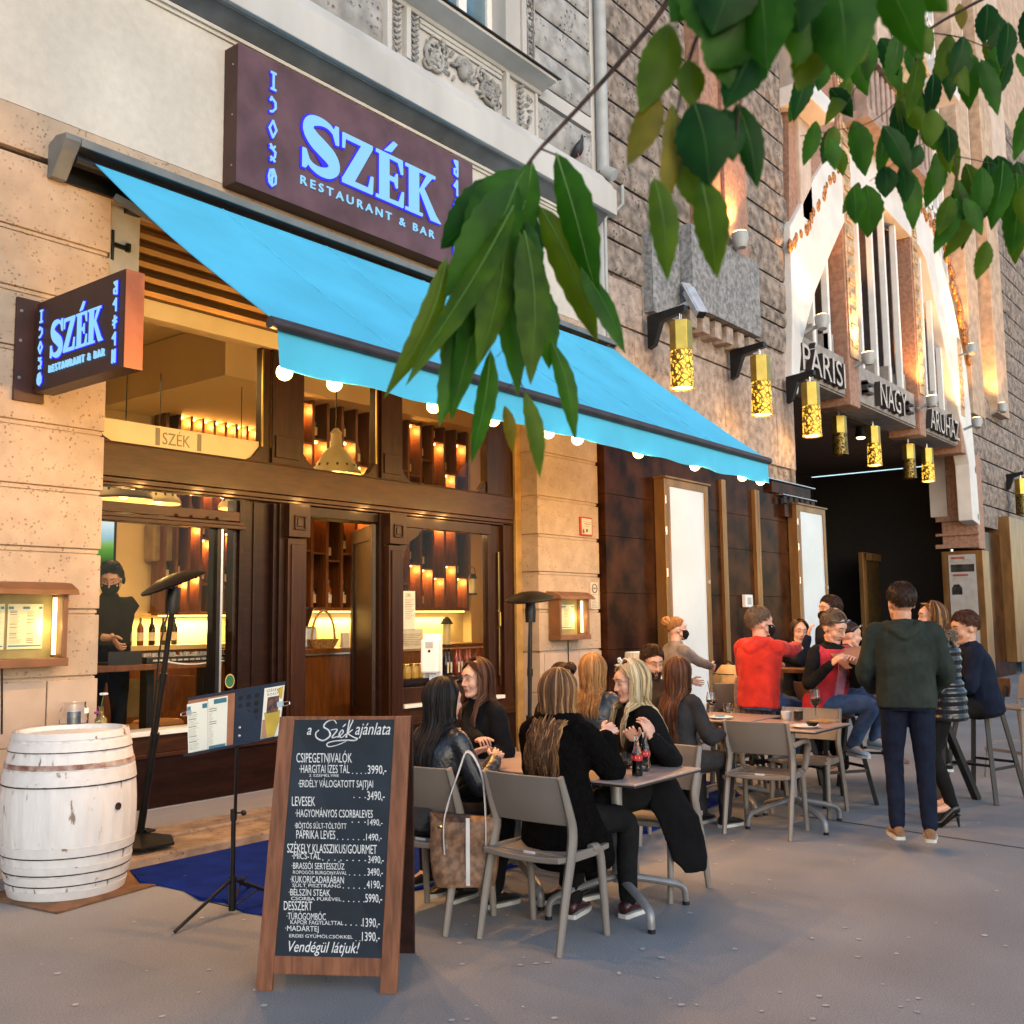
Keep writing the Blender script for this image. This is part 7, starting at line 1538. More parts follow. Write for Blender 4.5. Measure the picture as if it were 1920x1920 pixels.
def ell(mb, M, c, r, n=18, k=12):
    rings = []
    for i in range(k+1):
        th = PI*max(0.01, min(0.99, i/k)); rings.append([M @ Vector((c[0]+r[0]*math.cos(2*PI*j/n)*math.sin(th), c[1]+r[1]*math.sin(2*PI*j/n)*math.sin(th), c[2]-r[2]*math.cos(th))) for j in range(n)])
    mb.loft(rings)
def limb(mb, pts, rs, n=12):
    P = smooth_path(pts, 4); k = len(P); R_ = []
    for i in range(k):
        t = i/(k-1)*(len(rs)-1); a = min(int(t), len(rs)-2); R_.append(rs[a]+(rs[a+1]-rs[a])*(t-a))
    mb.tube(P, R_, n); mb.ball(P[0], R_[0]*0.98, 10, 8); mb.ball(P[-1], R_[-1]*0.98, 10, 8)
def ik(A, T, l1, l2, hint):
    d = T-A; L = d.length; mx = (l1+l2)*0.995
    if L > mx: T = A+d*(mx/L); d = T-A; L = mx
    e = d/L; a = (l1*l1-l2*l2+L*L)/(2*L); h = math.sqrt(max(0, l1*l1-a*a)); q = hint-e*hint.dot(e); q.normalize(); return A+e*a+q*h, T
def hand(mb, W, d, n, side, curl=0.35, s=1.0, spread=0.10):
    """W wrist, d fingers' direction, n palm normal (side the fingers close to), side +1 left / -1 right (thumb side)"""
    d = d.normalized(); n = (n-d*n.dot(d)).normalized(); l = d.cross(n)*side
    rings = []
    for t, w_, th in ((-0.03, 0.024, 0.019), (0.0, 0.026, 0.018), (0.03, 0.034, 0.017), (0.07, 0.040, 0.014), (0.088, 0.038, 0.011)):
        rings.append([W+d*(t*s)+l*(w_*s*math.cos(2*PI*j/14))+n*(th*s*math.sin(2*PI*j/14)) for j in range(14)])
    mb.loft(rings)
    for k, (y, L_) in enumerate(((0.029, 0.072), (0.010, 0.080), (-0.010, 0.075), (-0.028, 0.058))):
        b = W+d*(0.080*s)+l*(y*s); a = 0.15+curl*0.9; dd = d+l*(spread*(1.2-k*0.8)*0.6); dd.normalize(); P = [b-dd*0.012*s, b]; ang = a*0.5
        for q, f in enumerate((0.46, 0.31, 0.23)):
            v = dd*math.cos(ang)+n*math.sin(ang); b = b+v*(L_*f*s); P.append(b); ang += a*(0.95 if q == 0 else 0.7)
        mb.tube(smooth_path(P, 3), [0.0088*s-0.0028*s*i/(3*(len(P)-1)) for i in range(3*(len(P)-1)+1)], 8); mb.ball(P[-1], 0.0062*s, 8, 6)
    b = W+d*(0.022*s)+l*(0.026*s); v1 = (d*0.75+l*0.65+n*0.25).normalized(); v2 = (d*0.92+l*0.2+n*0.35).normalized(); P = [b, b+v1*0.042*s, b+v1*0.042*s+v2*0.030*s, b+v1*0.042*s+v2*0.052*s]
    mb.tube(smooth_path(P, 3), [0.014*s-0.0065*s*i/9 for i in range(10)], 8); mb.ball(P[-1], 0.0075*s, 8, 6)
class Person:
    def __init__(s, label, head, rz, seat=None, stand=False, fem=True, skin='fair', lean=0.1, side=0.0, hyaw=0.0, hpit=0.0, hroll=0.0, clr=0.03, lh=None, rh=None, lf=None, rf=None, vox=0.0065, top=None, topr=1.0, sleeve=1.0,
                 trous=None, shoes=None, hairc='brown', hair='long', name='person', topname='jacket', hl=0.42, curl=0.4, shw=1.0, wrinkle=0.005, heel=0.0, legs=True, wave=0.0, hn=230, front=0.3, lhdir=None, rhdir=None, gender_scale=None, brow=True):
        s.fem = fem; s.clr = clr; hw = px_ = None
        # head: (pixel x, pixel y of crown, depth) -> where the crown must be
        crown = pd(*head); k = (crown.z/1.78) if stand else 1.0
        if gender_scale: k = gender_scale
        s.k = k; sc = k*(0.965 if fem else 1.03) if not stand else k; s.sc = sc
        a = rad(rz); s.R = Matrix.Rotation(a, 3, 'Z'); sp = Vector((math.sin(lean), math.sin(side), math.cos(lean))).normalized()
        top_off = sp*(0.50*sc)+Vector((math.sin(lean)*0.35, 0, 1)).normalized()*((0.140 if fem else 0.132)*sc)+Vector((0.012*sc, 0, 0.113*sc*1.06))
        ph = crown.z-top_off.z; off = s.R @ Vector((top_off.x, top_off.y, 0)); s.loc = Vector((crown.x-off.x, crown.y-off.y, 0)); s.ph = ph
        s.root = thing(name, label, 'person', s.loc, a)
        P = Vector((0, 0, ph)); s.P = P; s.sp = sp; lat = Vector((0, 1, 0)); s.N = P+sp*(0.50*sc); s.Hc = s.N+Vector((math.sin(lean)*0.35, 0, 1)).normalized()*((0.140 if fem else 0.132)*sc)+Vector((0.012*sc, 0, 0))
        s.Mh = (Matrix.Rotation(rad(hyaw), 3, 'Z') @ Matrix.Rotation(rad(hpit), 3, 'Y') @ Matrix.Rotation(rad(hroll), 3, 'X')); s.MH = Matrix.Translation(s.Hc) @ s.Mh.to_4x4() @ Matrix.Scale(sc*(1.03 if fem else 1.09), 4)
        sw = (0.138 if fem else 0.172)*sc*shw; s.sw = sw
        s.S = {1: P+sp*(0.425*sc)+lat*sw, -1: P+sp*(0.425*sc)-lat*sw}; s.H = {1: P+lat*0.088*sc-Vector((0, 0, 0.01)), -1: P-lat*0.088*sc-Vector((0, 0, 0.01))}
        inv = s.R.transposed()
        def tl(t, default):
            if t is None: return default
            if len(t) == 4: return inv @ (Vector(pd(*t[:3]))-s.loc)          # pixel x, y, depth
            return Vector(t)
        s.E, s.Wr, s.hd = {}, {}, {}
        for sd, t, dr in ((1, lh, lhdir), (-1, rh, rhdir)):
            dfl = s.S[sd]+Vector((0.20, sd*0.03, -0.43))*sc if not stand else s.S[sd]+Vector((0.04, sd*0.06, -0.53))*sc
            T = tl(t, dfl); el, T = ik(s.S[sd], T, 0.285*sc, 0.25*sc, Vector((-0.25, sd*0.45, -0.85))); s.E[sd] = el; s.Wr[sd] = T
            d_ = (T-el).normalized(); s.hd[sd] = Vector(dr).normalized() if dr else d_
        s.Kn, s.An = {}, {}
        for sd, t in ((1, lf), (-1, rf)):
            if stand: dfl = Vector((-0.02+0.03*sd, sd*0.10*sc, 0.085+heel)); hint = Vector((1, sd*0.1, 0))
            else: dfl = Vector((0.44*sc, sd*0.11, 0.085)); hint = Vector((0.6, sd*0.15, 1))
            T = tl(t, dfl); kn, T = ik(s.H[sd], T, 0.44*sc, 0.42*sc, hint); s.Kn[sd] = kn; s.An[sd] = T
        # ---- the body: one skin surface
        m = MB(); s._torso(m, 0.90, 0, 0.48); q = sc
        m.tube([s.N-sp*0.05*q, s.N+sp*0.01, s.Hc-s.Mh @ Vector((0.012, 0, 0.06))*q], [0.062*q, 0.050*q if fem else 0.058*q, 0.050*q if fem else 0.058*q], 14)
        M = s.MH; fw = 0.94 if fem else 1.0
        ell(m, M, (-0.012, 0, 0.022), (0.098, 0.077*fw, 0.091)); ell(m, M, (0.028, 0, -0.040), (0.062, 0.058*fw, 0.075)); ell(m, M, (0.070, 0, -0.096), (0.021, 0.024 if fem else 0.031, 0.019)); ell(m, M, (0.045, 0, 0.03), (0.052, 0.062*fw, 0.05))
        m.tube([M @ Vector(v) for v in ((0.086, 0, 0.018), (0.097 if fem else 0.101, 0, -0.006), (0.108 if fem else 0.116, 0, -0.029))], [0.0070*q, 0.0078*q, (0.0090 if fem else 0.0110)*q], 10); m.ball(M @ Vector((0.106 if fem else 0.111, 0, -0.030)), (0.0098 if fem else 0.0118)*q, 10, 8)
        for sd in (-1, 1):
            m.ball(M @ Vector((0.097, sd*0.0105, -0.033)), 0.0075*q, 8, 6); ell(m, M, (0.052, sd*0.036*fw, -0.030), (0.034, 0.026, 0.034)); ell(m, M, (-0.006, sd*0.076*fw, -0.010), (0.019, 0.008, 0.031))
            m.tube([M @ Vector(v) for v in ((0.090, sd*0.010, 0.028), (0.084, sd*0.034, 0.031), (0.066, sd*0.052, 0.022))], [0.0075*q, 0.0085*q, 0.008*q], 8)
            ell(m, M, (0.070, sd*0.031, 0.003), (0.0150, 0.0165, 0.0125))
            m.tube([M @ Vector(v) for v in ((0.02, sd*0.058*fw, -0.05), (0.05, sd*0.040, -0.088), (0.068, sd*0.014, -0.100))], [0.016*q, 0.017*q, 0.016*q], 8)
        ell(m, M, (0.0865, 0, -0.0575), (0.0085, 0.021, 0.0058)); ell(m, M, (0.0850, 0, -0.0675), (0.0088, 0.018, 0.0062))
        for sd in (-1, 1):
            limb(m, [s.S[sd]-Vector((0, sd*0.03, 0)), s.S[sd].lerp(s.E[sd], .5), s.E[sd], s.E[sd].lerp(s.Wr[sd], .45), s.Wr[sd]], [0.048*q, 0.042*q, 0.036*q, 0.036*q, 0.024*q])
            limb(m, [s.H[sd], s.H[sd].lerp(s.Kn[sd], .5), s.Kn[sd], s.Kn[sd].lerp(s.An[sd], .35), s.An[sd]], [0.078*q, 0.072*q, 0.052*q, 0.053*q, 0.034*q])
            ft = s._footdir(sd); m.tube([s.An[sd], s.An[sd]+ft*0.06-Vector((0, 0, 0.035)), s.An[sd]+ft*0.15-Vector((0, 0, 0.055))], [0.034*q, 0.03*q, 0.02*q], 10)
        me = bake(m, vox, 4)
        for sd in (-1, 1):                                    # fingers at finer resolution, joined into the same surface object
            hm = MB(); up = Vector((0, 0, -1)); n_ = Vector((0.1, -sd*0.7, -0.7)) if not stand else Vector((0.2, -sd, 0)); hand(hm, s.Wr[sd], s.hd[sd], n_, -sd, curl, q*(0.95 if fem else 1.05)); h2 = bake(hm, 0.0032, 2)
            bm = bmesh.new(); bm.from_mesh(me); bm.from_mesh(h2); bm.to_mesh(me); bm.free(); bpy.data.meshes.remove(h2)
        me.polygons.foreach_set('use_smooth', [True]*len(me.polygons)); s.body = meshobj(me, 'body', [SKIN[skin], M_lips], s.root)
        IV = M.inverted()
        for p in me.polygons:
            c = IV @ p.center
            if c.x > 0.079 and (abs(c.y)/0.0205)**2+((c.z+0.0625)/0.0112)**2 < 1: p.material_index = 1
        hm = HAIR[hairc]
        for sd in (-1, 1):
            e = MB(); ell(e, M, (0.0755, sd*0.031, 0.0025), (0.0118, 0.0128, 0.0058), 12, 10); ey = e.build('eye', M_eye, s.root, smooth=180)
            e = MB(); e.ball(M @ Vector((0.0845, sd*0.031, 0.0025)), 0.0046*q, 10, 8, sc=(0.75, 1, 1)); e.build('iris', M_iris, ey, smooth=180)
            e = MB(); e.tube([M @ Vector(v) for v in ((0.0835, sd*0.019, 0.0065), (0.0875, sd*0.031, 0.0088), (0.079, sd*0.045, 0.0045))], [0.0010*q, 0.0017*q, 0.0012*q], 6); e.build('eyelash', hm[0], ey)
            if brow: e = MB(); e.tube([M @ Vector(v) for v in ((0.0985, sd*0.012, 0.028), (0.0955, sd*0.030, 0.0355), (0.079, sd*0.050, 0.029))], [0.003*q, 0.0036*q, 0.0016*q], 6, sx=0.6); e.build('eyebrow', hm[0], s.root)
        # ---- clothes
        if top: s.garment(topname, top, topr, sleeve, wrinkle)
        if trous and legs: s.trousers(trous)
        if shoes and legs: s.shoe(shoes, heel)
        # ---- hair
        if hair == 'long': s.longhair(hm, hl, hn, wave, front)
        elif hair == 'short': s.shorthair(hm)
        elif hair == 'bun': s.shorthair(hm, slick=True); s.bun(hm)
    def _footdir(s, sd):
        d = Vector((1, sd*0.12, 0)); return d.normalized()*s.sc
    def axis(s, t): return s.P+s.sp*(t*s.sc)
    def prof(s, t):
        """half width, half depth of the torso at spine fraction t (metres along the spine)"""
        T = ((-0.08, 0.158, 0.112), (0.0, 0.172, 0.122), (0.10, 0.150, 0.105), (0.18, 0.132, 0.095), (0.27, 0.148, 0.112), (0.35, 0.155, 0.115), (0.41, 0.150, 0.095), (0.45, 0.105, 0.072), (0.50, 0.062, 0.058)) if s.fem else \
            ((-0.08, 0.165, 0.115), (0.0, 0.172, 0.120), (0.10, 0.165, 0.115), (0.18, 0.165, 0.112), (0.27, 0.178, 0.120), (0.35, 0.186, 0.120), (0.41, 0.180, 0.100), (0.455, 0.125, 0.080), (0.50, 0.068, 0.064))
        if t <= T[0][0]: return T[0][1], T[0][2]
        for a, b in zip(T[:-1], T[1:]):
            if t <= b[0]: f = (t-a[0])/(b[0]-a[0]); return a[1]+(b[1]-a[1])*f, a[2]+(b[2]-a[2])*f
        return T[-1][1], T[-1][2]
    def _torso(s, m, k, add, tmax, tmin=-0.08, flare=0.0):
        fw = s.sp.cross(Vector((0, 1, 0)))*-1; fw = Vector((s.sp.z, 0, -s.sp.x)); rings = []; n = 28; K = 18
        for i in range(K+1):
            t = tmin+(tmax-tmin)*i/K; w_, d_ = s.prof(t); w_ = w_*k*s.sc+add; d_ = d_*k*s.sc+add
            if t < 0: w_ += flare*-t; d_ += flare*-t
            c = s.axis(t); bust = (0.018*s.sc if s.fem else 0.006)*math.exp(-((t-0.30)/0.06)**2)
            rings.append([c+Vector((0, 1, 0))*(w_*math.copysign(abs(math.cos(2*PI*j/n))**0.85, math.cos(2*PI*j/n)))+fw*((d_+(bust if math.sin(2*PI*j/n) > 0 else 0))*math.sin(2*PI*j/n)) for j in range(n)])
        m.loft(rings)
    def garment(s, name, mat, r, sleeve, wrinkle, tmin=-0.08, extra=None, collar=True, flare=0.0, vox=0.0095, hood=False):
        m = MB(); q = s.sc; ad = 0.012*r; s._torso(m, 1.0, ad, 0.485, tmin, flare)
        for sd in (-1, 1):
            e = s.E[sd].lerp(s.Wr[sd], sleeve*0.97); k = 0.012*r
            limb(m, [s.S[sd]-Vector((0, sd*0.05*q, 0.01)), s.S[sd]+Vector((0, sd*0.005, 0)), s.S[sd].lerp(s.E[sd], .5), s.E[sd], s.E[sd].lerp(e, .5), e], [0.054*q+k, 0.050*q+k, 0.046*q+k, 0.041*q+k, 0.037*q+k, 0.029*q+k])
            m.ball(s.S[sd]-Vector((0, sd*0.008, 0.015)), 0.046*q+k, 14, 10)
        if collar: m.tube([s.N-s.sp*0.045*q, s.N+s.sp*0.022*q], [0.085*q, 0.066*q], 18)
        if hood:
            b = s.N-s.sp*0.02*q+Vector((-0.045*q, 0, 0)); m.tube(smooth_path([b+Vector((0.075, 0.085, 0.0))*q, b+Vector((0.0, 0.105, -0.005))*q, b+Vector((-0.065, 0.065, -0.035))*q, b+Vector((-0.085, 0, -0.075))*q, b+Vector((-0.065, -0.065, -0.035))*q, b+Vector((0.0, -0.105, -0.005))*q, b+Vector((0.075, -0.085, 0.0))*q], 4), 0.036*q, 12)
            ell(m, Matrix.Translation(b), (-0.06*q, 0, -0.06*q), (0.04*q, 0.085*q, 0.07*q))
        if extra: extra(m)
        s.top = meshobj(bake(m, vox, 4, wrinkle, 9.0, s.loc.x*3), name, mat, s.root); return s.top
    def trousers(s, mat):
        m = MB(); q = s.sc; s._torso(m, 1.0, 0.006, 0.07, -0.10)
        for sd in (-1, 1): limb(m, [s.H[sd], s.H[sd].lerp(s.Kn[sd], .5), s.Kn[sd], s.Kn[sd].lerp(s.An[sd], .5), s.An[sd]+Vector((0, 0, 0.01))], [0.098*q, 0.086*q, 0.066*q, 0.060*q, 0.052*q])
        meshobj(bake(m, 0.010, 4, 0.005, 10, s.loc.y*5), 'trousers', mat, s.root)
    def shoe(s, mat, heel=0.0):
        sole = M_sole
        for sd in (-1, 1):
            m = MB(); f = s._footdir(sd); a = s.An[sd]; g_ = a.z-0.085-heel; l = Vector((-f.y, f.x, 0)).normalized(); rings = []
            for x, w_, zt in ((-0.062, 0.022, 0.06), (-0.055, 0.033, 0.085), (-0.01, 0.036, 0.10), (0.045, 0.037, 0.085), (0.10, 0.045, 0.062), (0.155, 0.042, 0.05), (0.185, 0.028, 0.038), (0.195, 0.012, 0.028)):
                lift = heel*max(0, min(1, (0.10-x)/0.13)); c = Vector((a.x, a.y, g_+lift))+f*x
                rings.append([c+l*(w_*s.sc*math.cos(2*PI*j/12))+Vector((0, 0, 0.02+(zt-0.02)*0.5+(zt-0.02)*0.5*math.sin(2*PI*j/12))) for j in range(12)])
            m.loft(rings); sh = m.build('shoe', mat, s.root, smooth=60)
            m = MB(); rings = []
            for x, w_ in ((-0.066, 0.024), (-0.055, 0.036), (0.0, 0.038), (0.10, 0.047), (0.16, 0.043), (0.198, 0.016)):
                lift = heel*max(0, min(1, (0.10-x)/0.13)); c = Vector((a.x, a.y, g_+lift))+f*x; h = 0.006 if heel else 0.022; rings.append([c+l*w_*s.sc+Vector((0, 0, h)), c+l*w_*s.sc, c-l*w_*s.sc, c-l*w_*s.sc+Vector((0, 0, h))])
            m.loft(rings)
            if heel: m.tube([Vector((a.x, a.y, g_+heel+0.01))-f*0.045, Vector((a.x, a.y, g_))-f*0.055], [0.016, 0.006], 8)
            m.build('sole', mat if heel else sole, sh)
    # hair helpers work in the head frame
    def longhair(s, mats, L, n, wave, front):
        rg = random.Random(int(s.loc.x*1000)); q = s.sc; M = s.MH; m = MB(); C0 = Vector((-0.010, 0, 0.016)); RX = Vector((0.108, 0.089, 0.110)); fw = Vector((s.sp.z, 0, -s.sp.x))
        def onhead(phi, th, ex=0.0): return M @ (C0+Vector(((RX.x+ex)*math.cos(phi)*math.sin(th), (RX.y+ex)*math.sin(phi)*math.sin(th), (RX.z+ex)*math.cos(th))))
        def a_w(p_): return noise.noise(Vector((p_*2.2, 3.1, s.loc.y)))*1.5
        def strand(phi, sgn, ln, ex, r0, mi, ph):
            P = []; dirn = 1
            th1 = rad(96)
            for i in range(7):
                th = th1*i/6; p_ = phi if i > 1 else phi
                v = onhead(phi, max(0.02, th), ex); 
                P.append(v)
            p = P[-1].copy(); rad_out = Vector((p.x-s.Hc.x, p.y-s.Hc.y, 0)); back = (s.Mh @ Vector((math.cos(phi), math.sin(phi), 0))); bx = back.x; forw = bx > -0.12 and front > 0 and (bx > 0.25 or (ph*7 % 1) < front)
            st = 11; dz = ln/st
            for i in range(1, st+1):
                t = i/st; z = p.z-dz*i; f = (z-s.P.z)/max(0.2, s.sp.z)/1.0; tt = (z-s.P.z)/s.sp.z/s.sc; ax = s.axis(min(0.5, tt)); w_, d_ = s.prof(min(0.5, max(-0.08, tt))); w_ = w_*s.sc+s.clr; d_ = d_*s.sc+s.clr
                x = p.x; y = p.y; pull = min(1, t*1.6); x = p.x-rad_out.x*0.12*pull; y = p.y-rad_out.y*0.22*pull
                if tt < 0.50:
                    if forw: x = max(x, ax.x+fw.x*d_*1.0+0.004)
                    else:
                        lim = ax.x-d_*math.sqrt(max(0.05, 1-min(0.95, (y/(w_+0.02))**2))); x = min(x, lim-0.004-ex)
                wv = (wave+0.004)*math.sin(t*9+(a_w(phi))*6.28+ph*1.2)*t; jt = noise.noise_vector(Vector((phi*5+sgn, t*3.2+ph, s.loc.x*2)))*(0.006+0.020*t); P.append(Vector((x+wv*0.6+jt.x-(0.004 if not forw else -0.004)*0, y+wv+jt.y+0.012*math.sin(ph*20)*t, z)))
            P2 = smooth_path(P, 2); k = len(P2); m.tube(P2, [r0*(0.55+0.45*min(1, i/5))*(1 if i < k*0.6 else max(0.12, 1-((i/k-0.6)/0.4)**1.3)) for i in range(k)], 5, mi=mi, sx=0.55, up=(0, 1, 0))
        lay = int(n*2.2); nz_ = noise.noise
        for i in range(lay):
            a = rad(62)+(PI-rad(62))*rg.random(); sg = rg.choice((-1, 1)); ph = rg.random(); cv = nz_(Vector((a*7, sg*3.0, s.loc.x)))+rg.uniform(-.35, .35); mi = 0 if cv < -0.18 else (2 if cv > 0.30 else 1)
            strand(sg*a, sg, L*(0.55+0.52*rg.random()**0.6), rg.uniform(-0.004, 0.010), rg.uniform(0.0028, 0.0058)*q, mi, ph)
        # under-layer keeping the scalp covered
        rows = []
        for i in range(13):
            th = rad(100)*i/12; rows.append([onhead(rad(58)+(2*PI-rad(116))*j/30, max(0.02, th), -0.006) for j in range(31)])
        for i in range(12):
            for j in range(30): pass
        o_ = len(m.v); m.v += [tuple(v) for r_ in rows for v in r_]
        for i in range(12):
            for j in range(30): a = o_+i*31+j; m.f.append((a, a+1, a+32, a+31)); m.m.append(0)
        # fringe swept from the parting to the temples
        for i in range(40):
            sg = rg.choice((-1, 1)); t0 = rg.uniform(0, 0.06); ps = rg.uniform(rad(15), rad(62)); P = [M @ (C0+Vector((0.055+t0*0.6, sg*0.004, RX.z*0.86))), onhead(sg*ps*0.8, rad(40), 0.004), onhead(sg*(ps*0.5+rad(38)), rad(62), 0.006), onhead(sg*rad(66+rg.uniform(-4, 6)), rad(82), 0.008), onhead(sg*rad(74+rg.uniform(-4, 10)), rad(98), 0.006)]
            m.tube(smooth_path(P, 3), [0.006*q]*13, 5, mi=rg.choice((0, 1, 1, 2)), sx=0.6)
        m.build('hair', mats, s.root, smooth=60, fix=False)
    def shorthair(s, mats, slick=False, ex0=0.0):
        rg = random.Random(int(s.loc.y*1000)); M = s.MH; q = s.sc; C0 = Vector((-0.012, 0, 0.022)); R0 = Vector((0.098, 0.077*(0.94 if s.fem else 1), 0.091)); m = MB()
        def lim(phi):
            a = abs((phi+PI) % (2*PI)-PI)
            if a < rad(50): return rad(50)+rad(14)*(a/rad(50))
            if a < rad(75): return rad(64)+rad(26)*((a-rad(50))/rad(25))
            if a < rad(100): return rad(90)
            return rad(90)+rad(32)*min(1, (a-rad(100))/rad(45))
        def pt(phi, th, e): return M @ (C0+Vector(((R0.x+e)*math.cos(phi)*math.sin(th), (R0.y+e)*math.sin(phi)*math.sin(th), (R0.z+e)*math.cos(th))))
        nph, nth = 44, 16; rows = []
        for i in range(nth+1):
            row = []
            for j in range(nph):
                phi = 2*PI*j/nph; th = max(0.02, lim(phi)*i/nth); u = i/nth; e = (0.008 if slick else 0.014+0.010*(1-u)*(1 if abs(phi-PI) > 1.2 else .7))*(1-u**6)+0.002; e += (0.0015 if slick else 0.006)*noise.noise(Vector((math.cos(phi)*3*math.sin(th)*2, math.sin(phi)*6*math.sin(th), th*4+s.loc.x)))
                row.append(pt(phi, th, e+ex0))
            rows.append(row)
        m.loft(rows, cap=True)
        for i in range(1500 if not slick else 420):
            phi = rg.uniform(0, 2*PI); th = lim(phi)*rg.uniform(0.0, 1.0)**0.65; u = th/lim(phi); e = (0.006 if slick else (0.016*(1-u)+0.004)); P = []; sw = rg.uniform(-0.35, 0.35) if not slick else 0; ln = rad(15+14*(1-u)) if not slick else rad(-16); lift = rg.uniform(0.002, 0.010)*(1-0.5*u) if not slick else 0
            for k in range(4):
                t = k/3; P.append(pt(phi+sw*t, max(0.03, min(lim(phi)*1.04, th+ln*t)), e+ex0+lift*math.sin(PI*0.6*t)))
            m.tube(P, [0.0022*q, 0.0028*q, 0.0022*q, 0.0006*q], 4, mi=rg.choice((0, 0, 1, 1, 2)), sx=0.7)
        m.build('hair', mats, s.root, smooth=60, fix=False)
    def bun(s, mats, c=(-0.105, 0, 0.075), r=0.042):
        rg = random.Random(5); M = s.MH; m = MB(); C0 = Vector(c); m.ball(M @ C0, r*0.85*s.sc, 14, 10)
        for k in range(16):
            ax = Vector((rg.uniform(-1, 1), rg.uniform(-1, 1), rg.uniform(-1, 1))).normalized(); u = ax.orthogonal().normalized(); v = ax.cross(u); a0 = rg.random()*6
            m.tube([M @ (C0+u*math.cos(a0+t*0.45)*r+v*math.sin(a0+t*0.45)*r+ax*0.006*math.sin(t)) for t in range(10)], [0.004, 0.008, 0.010, 0.011, 0.011, 0.011, 0.011, 0.010, 0.007, 0.003], 6, mi=rg.choice((0, 1, 1, 2)))
        m.build('hair_bun', mats, s.root, smooth=60, fix=False)
    def mask(s, mat):
        M = s.MH; m = MB(); C0 = Vector((0.032, 0, -0.052)); rows = []
        for i in range(9):
            z = 0.040-0.092*i/8; row = []
            for j in range(17):
                a = rad(-84)+rad(168)*j/16; rr = 0.080-0.020*abs(z+0.01)/0.06+0.022*math.exp(-(a/0.35)**2)*max(0, 1-abs(z-0.012)/0.06); row.append(C0+Vector((rr*math.cos(a)*1.02, 0.067*math.sin(a)*(1-0.35*max(0, -z-0.01)/0.05), z)))
            rows.append(row)
        n = 17; V = [M @ p for r_ in rows for p in r_]; V2 = [M @ (p*0.97+C0*0.03) for r_ in rows for p in r_]; F = [(i*n+j, i*n+j+1, (i+1)*n+j+1, (i+1)*n+j) for i in range(8) for j in range(16)]; N = len(V)
        m.add(V+V2, F+[tuple(N+k for k in reversed(f)) for f in F])
        for sd in (-1, 1): m.tube([M @ Vector(v) for v in ((0.04, sd*0.066, -0.02), (0.0, sd*0.078, 0.0), (-0.018, sd*0.080, -0.004))], 0.0018, 5); m.tube([M @ Vector(v) for v in ((0.035, sd*0.060, -0.08), (0.0, sd*0.074, -0.045), (-0.016, sd*0.080, -0.02))], 0.0018, 5)
        m.build('face_mask', mat, s.root, smooth=60)
    def glasses(s, up=True):
        M = s.MH; m = MB(); z = 0.085 if up else 0.005; x = 0.082 if up else 0.100
        for sd in (-1, 1):
            m.tube([M @ Vector((x+(0.012*math.sin(a) if up else 0), sd*0.031+0.022*math.cos(a), z+0.016*math.sin(a))) for a in [2*PI*i/14 for i in range(15)]], 0.002, 5); m.tube([M @ Vector(v) for v in ((x-0.004, sd*0.054, z), (x-0.06, sd*0.080, z-0.015), (-0.01, sd*0.083, z-0.05 if up else 0.0))], 0.002, 5)
            m.add([M @ Vector((x+(0.012*math.sin(a) if up else 0), sd*0.031+0.021*math.cos(a), z+0.015*math.sin(a))) for a in [2*PI*i/14 for i in range(14)]], [tuple(range(14))])
        m.build('glasses', M_blackp if not up else M_chrome, s.root)
M_sole = pmat('white_sole', (0.55, 0.54, 0.50), 0.6)
C_blk = cloth('black_fabric', (0.010, 0.010, 0.011)); C_blk2 = cloth('black_wool', (0.006, 0.006, 0.007)); C_fur = cloth('black_fur', (0.005, 0.0045, 0.0045), rough=1.0, bump=1.0, bs=70, vs=30, spec=0.05)
C_leather = pmat('black_leather', (0.016, 0.019, 0.025), 0.32, var=0.3, vs=12, bump=0.4, bs=60, coat=0.15); C_leather2 = pmat('blue_grey_leather', (0.030, 0.036, 0.048), 0.36, var=0.3, vs=12, bump=0.4, bs=60)
C_navy = cloth('navy_cotton', (0.010, 0.014, 0.030)); C_jean = cloth('blue_denim', (0.045, 0.09, 0.20), vs=16, bump=0.5, bs=300); C_green = cloth('dark_green_wool', (0.026, 0.034, 0.030)); C_red = cloth('red_cotton', (0.52, 0.028, 0.018)); C_redv = cloth('red_vest', (0.50, 0.020, 0.032), rough=0.6)
C_grey = cloth('grey_knit', (0.20, 0.165, 0.145)); C_brown = cloth('dark_brown_jacket', (0.045, 0.026, 0.016)); C_dgrey = cloth('charcoal_cloth', (0.03, 0.03, 0.035)); C_shoe = cloth('tan_suede', (0.26, 0.14, 0.07)); C_bshoe = pmat('black_shoe', (0.010, 0.009, 0.009), 0.35); C_wine = pmat('oxblood_boot', (0.035, 0.008, 0.010), 0.3)
C_puff = pmat('black_puffer_nylon', (0.009, 0.010, 0.013), 0.28, var=0.2, coat=0.2); C_pfur = cloth('beige_fur', (0.22, 0.16, 0.11), rough=1, bump=1, bs=60, sheen=0.4); C_pink = cloth('pink_striped_shirt', (0.42, 0.16, 0.22)); C_white = cloth('pale_trainer', (0.45, 0.52, 0.60))
M_mask = cloth('black_mask', (0.010, 0.010, 0.011), bump=0.1)

